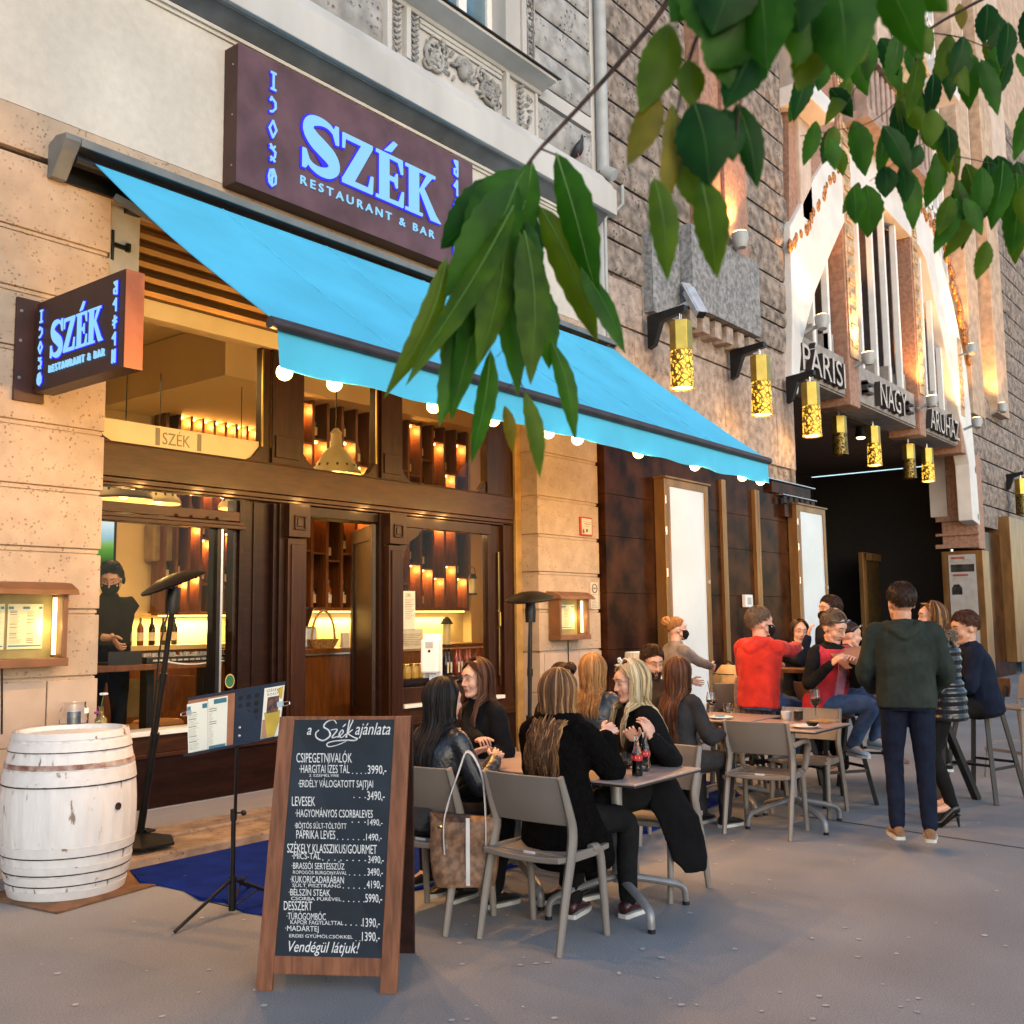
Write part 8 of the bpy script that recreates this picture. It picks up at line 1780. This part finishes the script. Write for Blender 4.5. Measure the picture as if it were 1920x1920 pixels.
# the DJ behind the left window
hd = py(208, 1058, 7.80); D_ = (hd-CAM).dot(_F)
dj = Person('man in black with mask and headphones at the DJ table inside', (208, 1058, D_), 248, stand=True, gender_scale=1.0, fem=False, skin='warm', lean=0.12, hyaw=-14, hpit=22, rh=(212, 1196, D_-0.30, 0), lh=(150, 1200, D_-0.25, 0), rhdir=(0.6, 0.2, -0.5), top=C_blk, topr=1.2, sleeve=0.52, trous=C_blk, hairc='black', hair='short', topname='shirt', legs=True, curl=0.5)
dj.mask(M_mask)
m = MB(); M = dj.MH
m.tube(smooth_path([M @ Vector(v) for v in ((0.0, 0.094, 0.0), (0.0, 0.085, 0.075), (0.0, 0, 0.128), (0.0, -0.085, 0.075), (0.0, -0.094, 0.0))], 5), 0.007, 8)
for sd in (-1, 1): m.ball(M @ Vector((0, sd*0.093, -0.01)), 0.032, 12, 8, sc=(1, 0.5, 1.1))
m.build('headphones', M_blackp, dj.root, smooth=50)
# nearest two tables
Person('woman with straight black hair in a black leather jacket beside the chalkboard', (832, 1274, 5.70), -4, fem=True, lean=0.16, hyaw=-18, hpit=4, rh=(0.33, -0.16, 0.80), lh=(0.40, 0.10, 0.80), top=C_leather, topr=1.5, trous=C_blk, shoes=C_bshoe, hairc='black', hl=0.46, hn=300, front=0.0, rf=(0.36, -0.12, 0.085), lf=(0.30, 0.12, 0.085), vox=0.007)
w3 = Person('woman with long auburn brown hair in a dark jacket, facing the street by the window', (893, 1237, 6.45), 172, fem=True, skin='fair', lean=0.20, hyaw=-6, hpit=4, rh=(896, 1388, 6.05, 0), lh=(0.30, 0.13, 0.80), rhdir=(0.3, 0.75, 0.15), top=C_blk, topr=1.3, trous=C_blk, shoes=C_bshoe, hairc='auburn', hl=0.50, hn=300, front=0.9, vox=0.005, curl=0.7)
m = MB(); m.ball(w3.P+w3.sp*0.30+Vector((0.145, -0.06, 0)), 0.013, 10, 8); m.build('brooch', M_china, w3.root)
w4 = Person('woman with tousled brown hair in a black fur coat on the nearest chair', (1048, 1257, 5.42), 6, fem=True, clr=0.062, lean=0.06, hyaw=-12, hpit=-2, hroll=3, rh=(1132, 1374, 5.52, 0), lh=(0.38, 0.16, 0.80), rhdir=(0.6, -0.2, 0.2), top=None, trous=C_blk, shoes=C_wine, hairc='brown', hl=0.40, hn=330, wave=0.018, front=0.0, vox=0.0055, curl=0.8, shw=1.08, rf=(0.40, -0.20, 0.085), lf=(0.25, 0.05, 0.085))
def fur(mm):
    q = w4.sc
    for z, k in ((0.0, 0),): pass
    rings = []
    for t, wx, wy, cx in ((0.80, 0.135, 0.175, 0.0), (0.62, 0.165, 0.205, 0.01), (0.50, 0.22, 0.225, 0.06), (0.42, 0.26, 0.23, 0.11), (0.34, 0.24, 0.225, 0.15), (0.29, 0.21, 0.21, 0.17)): rings.append([Vector((cx+wx*math.cos(2*PI*j/20), wy*math.sin(2*PI*j/20), t)) for j in range(20)])
    mm.loft(rings)
    b = w4.N; mm.tube(smooth_path([b+Vector((0.10, 0.05, -0.06)), b+Vector((0.03, 0.10, -0.01)), b+Vector((-0.06, 0.07, 0.0)), b+Vector((-0.075, 0, 0.0)), b+Vector((-0.06, -0.07, 0.0)), b+Vector((0.03, -0.10, -0.01)), b+Vector((0.10, -0.05, -0.06))], 4), 0.040, 12)
w4.garment('fur_coat', C_fur, 2.6, 0.82, 0.010, extra=fur)
w5 = Person('blonde woman with long wavy hair in a black coat, in profile at the cola table', (1182, 1240, 6.02), 152, fem=True, skin='fair', lean=0.14, hyaw=-6, hpit=10, rh=(1190, 1388, 5.72, 0), lh=(1222, 1384, 5.68, 0), lhdir=(0.25, -0.25, 0.85), rhdir=(0.5, 0.3, 0.6), top=None, trous=C_blk, shoes=C_bshoe, hairc='blonde', hl=0.40, hn=330, wave=0.030, front=0.75, vox=0.005, curl=0.45, lf=(0.42, 0.12, 0.14), rf=(0.50, -0.05, 0.09))
def coat5(mm):
    rings = []
    for t, wx, wy, cx, cy in ((0.66, 0.12, 0.10, -0.02, 0.08), (0.54, 0.14, 0.06, -0.04, 0.17), (0.46, 0.135, 0.04, -0.07, 0.225), (0.34, 0.13, 0.028, -0.10, 0.25), (0.24, 0.12, 0.024, -0.12, 0.262), (0.16, 0.07, 0.02, -0.15, 0.262)): rings.append([Vector((cx+wx*math.cos(2*PI*j/18), cy+wy*math.sin(2*PI*j/18), t)) for j in range(18)])
    mm.loft(rings)
w5.garment('coat', C_blk2, 2.0, 0.9, 0.007, extra=coat5)
m = MB(); M = w5.MH; m.tube([M @ Vector((-0.02+0.11*math.sin(a)*0.3, 0.092*math.cos(a), 0.02+0.118*math.sin(a))) for a in [PI*i/14 for i in range(15)]], 0.004, 6)
for k in range(5): m.ball(M @ Vector((0.045, 0.02*math.cos(k*1.26), 0.132+0.012*math.sin(k*1.26))), 0.009, 6, 5)
m.build('flower_clip', M_china, w5.root)
# second row
p6 = Person('woman with a dark hair bun, behind the fur coat, seen from behind', (1050, 1242, 7.75), 55, fem=True, lean=0.10, hyaw=25, top=C_blk, trous=C_blk, hairc='darkbrown', hair='bun', vox=0.009, legs=True)
p7 = Person('honey blonde woman in a blue grey leather jacket by the pilaster', (1112, 1228, 7.25), 18, fem=True, lean=0.12, hyaw=-10, top=C_leather2, topr=1.5, trous=C_blk, shoes=C_bshoe, hairc='honey', hl=0.30, hn=260, front=0.0, vox=0.009)
p8 = Person('bearded man with short dark hair looking down, between the blonde and the waitress', (1222, 1214, 8.75), 232, fem=False, skin='warm', lean=0.16, hpit=16, hyaw=4, top=C_brown, trous=C_blk, hairc='darkbrown', hair='short', vox=0.006)
m = MB(); M = p8.MH; rg = random.Random(3)
for k in range(300):
    a = rg.uniform(-1.25, 1.25); z = rg.uniform(-0.105, -0.048)
    if abs(a) < 0.30 and -0.078 < z < -0.052: continue
    rr = 0.064-0.012*max(0, (-z-0.07)/0.04); p = Vector((0.026+rr*math.cos(a)*1.03, 0.060*math.sin(a), z)); m.tube([M @ p, M @ (p*1.05+Vector((0.004, 0, -0.010)))], [0.0035, 0.001], 4)
m.build('beard', HAIR['darkbrown'][0], p8.root)
p9 = Person('woman with very long dark brown hair seated on the armchair', (1272, 1235, 7.72), -8, fem=True, lean=0.06, top=C_dgrey, topr=1.4, trous=C_dgrey, shoes=C_bshoe, hairc='auburn', hl=0.52, hn=300, front=0.0, vox=0.009, rh=(0.30, -0.20, 0.72))
p10 = Person('masked waitress with a blonde bun in a grey sweater among the tables', (1268, 1157, 9.3), -28, stand=True, fem=True, lean=0.06, hyaw=-14, rh=(1338, 1252, 9.5, 0), lh=(0.25, 0.12, 1.0), top=C_grey, trous=C_blk, shoes=C_bshoe, hairc='honey', hair='bun', topname='sweater', vox=0.008); p10.mask(M_mask)
# the group around the high table
p11 = Person('man in a bright red hoodie and black mask at the high table', (1424, 1142, 9.05), -8, fem=False, lean=0.10, hyaw=-32, rh=(1508, 1212, 9.5, 0), lh=(0.38, 0.14, 1.12), top=None, trous=C_jean, shoes=C_bshoe, hairc='greybrown', hair='short', vox=0.008, rf=(0.36, -0.1, 0.34), lf=(0.36, 0.1, 0.34))
p11.garment('hoodie', C_red, 1.8, 0.95, 0.008, hood=True); p11.mask(M_mask)
p12 = Person('dark haired woman resting her face on her hand beyond the high table', (1497, 1163, 9.95), 222, fem=True, skin='fair', lean=0.16, hroll=-6, rh=(1515, 1195, 9.72, 0), rhdir=(0.1, 0.2, 1), top=C_navy, trous=C_blk, hairc='darkbrown', hl=0.26, front=0.9, vox=0.007, rf=(0.36, -0.1, 0.34), lf=(0.36, 0.1, 0.34))
p13 = Person('man in a red padded vest over a dark sweater reading a menu board', (1562, 1149, 8.75), -116, fem=False, skin='fair', lean=0.24, hpit=24, hyaw=6, rh=(1558, 1246, 8.45, 0), lh=(1600, 1245, 8.50, 0), top=C_blk, trous=C_jean, shoes=C_white, hairc='greybrown', hair='short', topname='sweater', vox=0.006, rf=(1600, 1398, 8.7, 0), lf=(1640, 1385, 8.75, 0), curl=0.8)
m = MB(); p13._torso(m, 1.0, 0.030, 0.47, -0.09)
for sd in (-1, 1): m.ball(p13.S[sd]-Vector((0, sd*0.03, 0.01)), 0.075, 12, 8)
meshobj(bake(m, 0.010, 4, 0.006, 10), 'vest', C_redv, p13.root)
m = MB(); fw = Vector((p13.sp.z, 0, -p13.sp.x))
for k in range(12): t = -0.06+k*0.043; w_, d_ = p13.prof(t); m.box(-0.006, 0.006, -0.05, 0.05, -0.022, 0.022, M=Matrix.Translation(p13.axis(t)+fw*(d_*p13.sc+0.031+0.006*math.exp(-((t-0.3)/0.06)**2))))
m.build('shirt_front', C_pink, p13.root); p13.glasses()
# reading board he holds
a = pd(1568, 1238, 8.55); t = thing('held_menu', 'brown menu board held up by the man in the red vest', 'menu', a); m = MB(); m.bar((0, 0, 0), pd(1640, 1226, 8.7)-a, 0.012, 0.24, up=(0.2, 0.8, 0.55)); m.build('board', M_clip, t, bevel=0.003)
p14 = Person('man with short dark hair and mask half hidden behind the red vest', (1555, 1120, 10.1), 145, stand=True, gender_scale=1.0, fem=False, skin='warm', lean=0.02, top=C_navy, trous=C_blk, hairc='darkbrown', hair='short', vox=0.009); p14.mask(M_mask)
p15 = Person('dark haired woman with sunglasses pushed up on her head beside the red vest', (1592, 1166, 9.35), -58, fem=True, skin='fair', lean=0.10, hpit=8, top=C_navy, trous=C_blk, hairc='darkbrown', hair='bun', vox=0.007, rf=(0.36, -0.1, 0.34), lf=(0.36, 0.1, 0.34)); p15.glasses()
p16 = Person('man in a dark green hoodie and navy trousers standing with his back to us', (1688, 1098, 7.12), 24, stand=True, fem=False, skin='warm', lean=0.04, hyaw=14, hpit=6, rh=(0.25, -0.20, 1.06), lh=(0.27, 0.19, 1.06), top=None, trous=C_navy, shoes=C_shoe, hairc='darkbrown', hair='short', vox=0.007, shw=1.06)
p16.garment('hoodie', C_green, 2.2, 0.95, 0.008, hood=True, vox=0.0085)
p17 = Person('woman in a black puffer coat with fur collar and high heels', (1745, 1130, 7.95), 120, stand=True, fem=True, skin='fair', lean=0.06, hyaw=6, top=None, trous=C_blk, shoes=C_bshoe, heel=0.085, hairc='brown', hl=0.24, front=0.6, vox=0.007, rh=(0.25, -0.16, 1.05), lh=(0.22, 0.18, 0.95), lf=(0.0, 0.10, 0.17), rf=(-0.05, -0.14, 0.17))
def puff(mm):
    for k in range(9):
        t = -0.16+k*0.065; w_, d_ = p17.prof(t); rr = [p17.axis(t)+Vector((0, 1, 0))*((w_+0.032)*math.cos(a_))+Vector((1, 0, 0))*((d_+0.032)*math.sin(a_)) for a_ in [2*PI*j/20 for j in range(21)]]; mm.tube(rr, 0.034, 8)
    for sd in (-1, 1):
        for k in range(6): c = p17.S[sd].lerp(p17.E[sd], k/5); mm.ball(c, 0.074, 10, 8, sc=(1, 1, .62))
        for k in range(5): c = p17.E[sd].lerp(p17.Wr[sd], k/5); mm.ball(c, 0.064, 10, 8, sc=(1, 1, .7))
p17.garment('puffer_coat', C_puff, 1.6, 0.9, 0.003, tmin=-0.18, extra=puff, vox=0.009)
m = MB(); b = p17.N; rg = random.Random(4)
for k in range(420):
    a_ = rg.uniform(0.5, 5.8); c = b+Vector((0.095*math.cos(a_)-0.02, 0.115*math.sin(a_), -0.01+0.02*rg.random())); d_ = Vector((math.cos(a_)*rg.uniform(.3, 1), math.sin(a_)*rg.uniform(.3, 1), rg.uniform(-0.9, 0.7))).normalized(); m.tube([c, c+d_*0.035, c+d_*0.062+Vector((0, 0, -0.012))], [0.008, 0.006, 0.001], 4)
m.build('fur_collar', C_pfur, p17.root)
p18 = Person('man in a dark navy jacket hunched on the black stool at right', (1808, 1150, 8.75), 112, fem=False, skin='warm', lean=0.20, hyaw=20, hpit=12, top=C_navy, topr=1.8, trous=C_blk, shoes=C_bshoe, hairc='auburn', hair='short', vox=0.008, rf=(0.34, -0.1, 0.36), lf=(0.36, 0.1, 0.36), rh=(0.36, -0.1, 1.05), lh=(0.36, 0.12, 1.05), shw=1.05)
# ------------------------------------------------------------------ street tree whose twigs hang into the view
def leafmat(n, c, t, cb):
    m = pmat('leaf_'+n, c, 0.5, var=0.18, vs=22, spec=0.3, detail=6, grain=0.12, gs=60, col2=cb); tr = m.node_tree; b = tr.nodes['Principled BSDF']; o = [x for x in tr.nodes if x.type == 'OUTPUT_MATERIAL'][0]
    tl = _n(tr, 'ShaderNodeBsdfTranslucent'); tl.inputs[0].default_value = (*t, 1); mx = _n(tr, 'ShaderNodeMixShader'); mx.inputs[0].default_value = 0.5
    tr.links.new(b.outputs[0], mx.inputs[1]); tr.links.new(tl.outputs[0], mx.inputs[2]); tr.links.new(mx.outputs[0], o.inputs[0]); return m
LM = [leafmat('dark', (0.012, 0.085, 0.008), (0.05, 0.26, 0.010), (0.006, 0.045, 0.006)), leafmat('mid', (0.042, 0.150, 0.006), (0.22, 0.50, 0.012), (0.014, 0.07, 0.006)), leafmat('light', (0.085, 0.17, 0.006), (0.38, 0.52, 0.012), (0.035, 0.09, 0.006)), leafmat('yellow', (0.22, 0.19, 0.015), (0.48, 0.40, 0.03), (0.10, 0.12, 0.012))]
M_twig = pmat('twig_bark', (0.055, 0.025, 0.018), 0.7, var=0.3, vs=30)
M_bark = pmat('tree_bark', (0.10, 0.08, 0.06), 0.9, var=0.3, vs=5, bump=1, bs=18, stretch=(3, 3, .5))
tree = thing('street_tree', 'street tree whose green leafy twigs hang into the top of the view', 'tree', (2.75, -0.35, 0))
TL_ = Vector(tree.location)
leaves = MB()
rt = random.Random(21)
def leaf(base, tip, wid, nrm, mi, curl=0.12, bend=0.0, teeth=True):
    """serrated leaf with a raised midrib, folded along it and cupped; base -> tip"""
    base = Vector(base); tip = Vector(tip); d = tip-base; L = d.length; d.normalize(); nrm = Vector(nrm); n = (nrm-d*nrm.dot(d)).normalized(); w = n.cross(d); K = 14; rows = []
    for i in range(K+1):
        t = i/K; prof = (t**0.8*(1-t)**1.05)/0.2995 if 0 < t < 1 else 0.0
        hw = wid*0.5*prof*(1+(0.05 if i % 2 else -0.05)*(1 if teeth else 0))
        c = base+d*(L*t)+n*(-curl*L*(t-0.45)**2*1.5+bend*L*math.sin(PI*t))+w*(0.03*L*math.sin(t*4))
        sd = -0.22*hw; rows.append([c+w*hw+n*(sd+0.03*hw*math.sin(t*17)), c+w*hw*0.52+n*sd*0.35, c, c-w*hw*0.52+n*sd*0.35, c-w*hw+n*(sd+0.03*hw*math.cos(t*15))])
    o = len(leaves.v); top = [p-TL_ for r in rows for p in r]; th = n*0.0006; leaves.v += [tuple(p) for p in top]+[tuple(p-th) for p in top]; N = len(top)
    for i in range(K):
        for j in range(4): a = o+i*5+j; leaves.f.append((a, a+1, a+6, a+5)); leaves.m.append(mi); leaves.f.append((a+N, a+N+5, a+N+6, a+N+1)); leaves.m.append(mi)
    leaves.tube([r[2]-TL_+n*0.0004 for r in rows], [max(0.0002, L*0.006*(1-i/(K+1))) for i in range(K+1)], 4, mi=4)
twigs = MB()
def twig(pts, r0, r1):
    P = smooth_path(pts, 5); k = len(P); twigs.tube([p-TL_ for p in P], [r0+(r1-r0)*i/(k-1) for i in range(k)], 7); return P
def L(bx, by, tx, ty, D, wpx, mi, dd=0.0, face=0.55, curl=0.12, bend=0.0):
    """a leaf from pixel (bx,by) to (tx,ty) at distance D, wpx wide, its face turned partly to the viewer"""
    b = pd(bx, by, D); t = pd(tx, ty, D+dd); v = (CAM-b).normalized(); side = _R*rt.uniform(-1, 1)+Vector((0, 0, rt.uniform(0.1, 0.8))); leaf(b, t, wpx*D/FPX*0.88, v*face+side*(1-face), mi, curl, bend)
# central hanging cluster, about 1.9 m from the lens
D0 = 1.95
twig([pd(1275, -60, 1.85), pd(1240, 20, 1.88), pd(1150, 130, 1.92), pd(1040, 250, D0), pd(1012, 280, D0), pd(985, 315, D0), pd(960, 360, D0), pd(950, 420, D0)], 0.0055, 0.0022)
twig([pd(1012, 278, D0), pd(1060, 300, D0), pd(1085, 330, D0)], 0.0022, 0.0012)
twig([pd(985, 330, D0), pd(970, 420, D0), pd(958, 560, D0), pd(955, 640, D0), pd(972, 705, D0), pd(985, 735, D0)], 0.0018, 0.0008)
twig([pd(955, 645, D0), pd(930, 670, D0)], 0.0010, 0.0006); twig([pd(972, 708, D0), pd(945, 735, D0)], 0.0010, 0.0006)
for a in ((985, 318, 870, 440, 1.93, 120, 1, 0.0), (975, 340, 845, 560, 1.90, 130, 1, -.03), (960, 380, 760, 720, 1.88, 75, 2, -0.05), (955, 395, 880, 640, 1.93, 110, 1, -.02), (950, 420, 905, 690, 1.9, 100, 2, -.04), (965, 390, 985, 640, 1.95, 95, 1, 0), (975, 360, 1000, 560, 1.97, 90, 0, .02),
          (1035, 285, 1118, 560, 1.92, 95, 1, 0), (1010, 385, 1125, 640, 1.96, 85, 2, 0.03), (1090, 500, 1178, 660, 1.93, 62, 1, 0.0), (985, 430, 1005, 720, 1.90, 88, 2, -.02), (1000, 520, 1035, 690, 1.97, 70, 1, 0), (930, 480, 985, 740, 1.94, 82, 1, 0), (900, 470, 850, 790, 1.93, 70, 1, -.02), (870, 570, 835, 700, 1.96, 72, 2, 0),
          (860, 600, 830, 800, 1.95, 66, 1, -.03), (1035, 640, 1085, 825, 1.96, 45, 1, 0), (985, 735, 1018, 895, 1.95, 42, 2, 0), (918, 655, 885, 870, 1.93, 52, 1, 0), (945, 760, 962, 850, 1.97, 30, 3, 0), (845, 480, 735, 750, 1.9, 58, 2, -0.03), (940, 330, 830, 470, 1.96, 105, 0, 0.02), (1005, 300, 930, 520, 1.94, 100, 1, 0)): L(*a, face=rt.uniform(0.45, 0.8), curl=rt.uniform(0.05, 0.2))
# big blurred cluster at the top right of centre, nearer the lens
D1 = 1.45
twig([pd(1620, -80, 1.4), pd(1460, -20, 1.42), pd(1330, 40, D1), pd(1290, 120, D1), pd(1270, 210, D1)], 0.005, 0.0016); twig([pd(1460, -20, 1.42), pd(1400, 130, D1), pd(1380, 260, D1)], 0.003, 0.0012)
twig([pd(1620, -80, 1.4), pd(1600, 60, 1.5), pd(1590, 130, 1.55)], 0.003, 0.0012)
for a in ((1255, 40, 1205, 210, 1.45, 95, 2), (1230, 170, 1180, 310, 1.46, 70, 3), (1290, 110, 1300, 200, 1.44, 65, 2), (1300, 190, 1335, 345, 1.42, 135, 0), (1265, 190, 1250, 400, 1.45, 60, 3), (1225, 330, 1255, 525, 1.44, 68, 2), (1310, 330, 1345, 520, 1.43, 85, 2), (1270, 300, 1330, 400, 1.46, 70, 2), (1345, 20, 1385, 170, 1.40, 120, 1), (1400, 10, 1330, 130, 1.38, 140, 1), (1420, 60, 1360, 200, 1.4, 110, 0),
          (1380, 190, 1425, 350, 1.46, 65, 0), (1360, 200, 1380, 300, 1.45, 80, 0), (1420, -40, 1440, 130, 1.36, 140, 1), (1520, -30, 1500, 120, 1.4, 120, 1), (1560, -60, 1590, 150, 1.38, 150, 1), (1480, -50, 1500, 60, 1.35, 150, 0), (1600, 10, 1560, 130, 1.42, 120, 2), (1640, -60, 1730, 100, 1.4, 100, 1), (1680, -60, 1780, 20, 1.42, 90, 1), (1330, -60, 1260, 40, 1.4, 110, 1), (1530, 60, 1500, 170, 1.44, 85, 2), (1600, 120, 1620, 60, 1.45, 60, 2), (1300, -80, 1350, 90, 1.38, 130, 1), (1380, -90, 1340, 60, 1.36, 150, 0)): L(*a, face=rt.uniform(0.55, 0.85), curl=rt.uniform(0.05, 0.18))
# fine twigs with smaller, sharper leaves at the right, about 2.6 m away
D2 = 2.6
twig([pd(1960, -60, 2.5), pd(1735, 60, 2.55), pd(1722, 130, D2), pd(1745, 220, D2), pd(1788, 290, D2), pd(1795, 345, D2), pd(1810, 390, D2)], 0.004, 0.0012); twig([pd(1788, 292, D2), pd(1850, 305, D2), pd(1930, 330, D2)], 0.0014, 0.001); twig([pd(1722, 150, D2), pd(1640, 225, D2), pd(1560, 245, D2), pd(1500, 255, D2)], 0.0016, 0.0007)
twig([pd(1640, 0, D2), pd(1620, 130, D2), pd(1560, 240, D2)], 0.0016, 0.0007); twig([pd(1735, 60, 2.55), pd(1800, 70, D2), pd(1870, 90, D2), pd(1960, 60, D2)], 0.002, 0.001); twig([pd(1764, 247, D2), pd(1700, 290, D2), pd(1630, 340, D2)], 0.0012, 0.0007)
for a in ((1512, 118, 1490, 225, 46, 0), (1500, 150, 1480, 230, 42, 1), (1555, 165, 1600, 220, 40, 0), (1530, 225, 1508, 310, 36, 1), (1565, 235, 1555, 295, 34, 2), (1570, 275, 1582, 330, 28, 2), (1600, 225, 1625, 330, 52, 1), (1620, 60, 1630, 150, 44, 1), (1650, 70, 1685, 140, 46, 0), (1660, 95, 1690, 170, 44, 1), (1680, 190, 1702, 300, 62, 0), (1700, 200, 1735, 245, 40, 2), (1745, 160, 1738, 205, 22, 0), (1725, 270, 1708, 320, 36, 0), (1755, 285, 1760, 370, 32, 1), (1610, 340, 1580, 400, 30, 2), (1625, 345, 1630, 445, 62, 1), (1600, 350, 1605, 420, 48, 1), (1660, 310, 1662, 370, 48, 0), (1700, 310, 1718, 430, 48, 1), (1690, 310, 1700, 380, 40, 0),
          (1775, 85, 1785, 190, 42, 0), (1805, 90, 1820, 205, 54, 1), (1800, 95, 1810, 150, 42, 0), (1840, 110, 1875, 215, 42, 1), (1862, 20, 1890, 125, 60, 0), (1850, 5, 1845, 80, 50, 0), (1800, 5, 1806, 55, 30, 3), (1780, 365, 1760, 440, 42, 2), (1810, 370, 1845, 440, 40, 1), (1840, 310, 1836, 420, 46, 1), (1870, 290, 1872, 385, 60, 0), (1850, 450, 1832, 525, 36, 2), (1880, 300, 1860, 430, 52, 1), (1905, 320, 1900, 480, 66, 1), (1910, 300, 1925, 400, 56, 0), (1895, 380, 1905, 495, 50, 2), (1930, 190, 1905, 300, 42, 1), (1935, 0, 1920, 90, 50, 0), (1820, 405, 1790, 330, 30, 1), (1890, 40, 1880, 130, 40, 0), (1700, 20, 1712, 90, 40, 1), (1570, 60, 1560, 140, 40, 1), (1545, 120, 1535, 170, 34, 1)): L(a[0], a[1], a[2], a[3], D2+rt.uniform(-.15, .15), a[4]*1.05, a[5], face=rt.uniform(0.5, 0.85), curl=rt.uniform(0.05, 0.18))
rx = random.Random(77)
for k in range(46):
    bx, by = rx.choice(((1720, 130), (1745, 215), (1790, 290), (1640, 230), (1560, 240), (1850, 300), (1900, 325), (1800, 75), (1880, 85), (1620, 130), (1690, 60), (1760, 250), (1810, 385), (1600, 60), (1530, 40))); bx += rx.uniform(-35, 35); by += rx.uniform(-25, 25); a = rx.uniform(-0.6, 0.6); ln = rx.uniform(60, 115)
    L(bx, by, bx+ln*math.sin(a), by+ln*math.cos(a), D2+rx.uniform(-.25, .25), rx.uniform(32, 50), rx.choice((0, 1, 1, 2)), face=rx.uniform(0.5, 0.85), curl=rx.uniform(0.05, 0.2))
# trunk and boughs that carry the twigs, standing right of the camera
bg_ = MB(); c = TL_
def bough(pts, r0, r1):
    P = smooth_path(pts, 6); k = len(P); bg_.tube([Vector(p)-TL_ for p in P], [r0+(r1-r0)*i/(k-1) for i in range(k)], 12)
top = pd(1275, -60, 1.85)
e1, e2, e3 = pd(1275, -60, 1.85), pd(1620, -80, 1.4), pd(1960, -60, 2.5)
h = Vector((2.75, -0.35, 3.3))
bough([h-Vector((0, 0, 0.4)), h+Vector((-0.2, 0.3, 0.3)), (e1+h)/2+Vector((0, 0, 0.6)), e1], 0.05, 0.0055); bough([h-Vector((0, 0, 0.3)), (e2+h)/2+Vector((0, 0, 0.5)), e2], 0.045, 0.005); bough([h, (e3+h)/2+Vector((0, 0, 0.3)), e3], 0.04, 0.004)
tr = MB(); tr.lathe([(0.20, 0), (0.15, 0.25), (0.125, 1.0), (0.115, 2.0), (0.11, 3.0), (0.08, 3.8), (0.03, 5.2)], 16)
tr.build('trunk', M_bark, tree, smooth=60); bg_.build('bough', M_bark, tree, smooth=60); twigs.build('twig', M_twig, tree, smooth=60)
for k in range(160):                                            # more crown above the frame
    a = rt.uniform(0, 2*PI); r = rt.uniform(0.2, 1.6); b = Vector((2.75+r*math.cos(a), -0.35+r*math.sin(a), rt.uniform(3.6, 5.2))); leaf(b, b+Vector((rt.uniform(-.08, .08), rt.uniform(-.08, .08), -rt.uniform(0.06, 0.12))), 0.05, (rt.uniform(-1, 1), rt.uniform(-1, 1), 0.6), rt.choice((0, 1, 1, 2)))
fo = leaves.build('foliage', LM+[pmat('leaf_vein', (0.10, 0.20, 0.03), 0.5)], tree, smooth=60, fix=False)
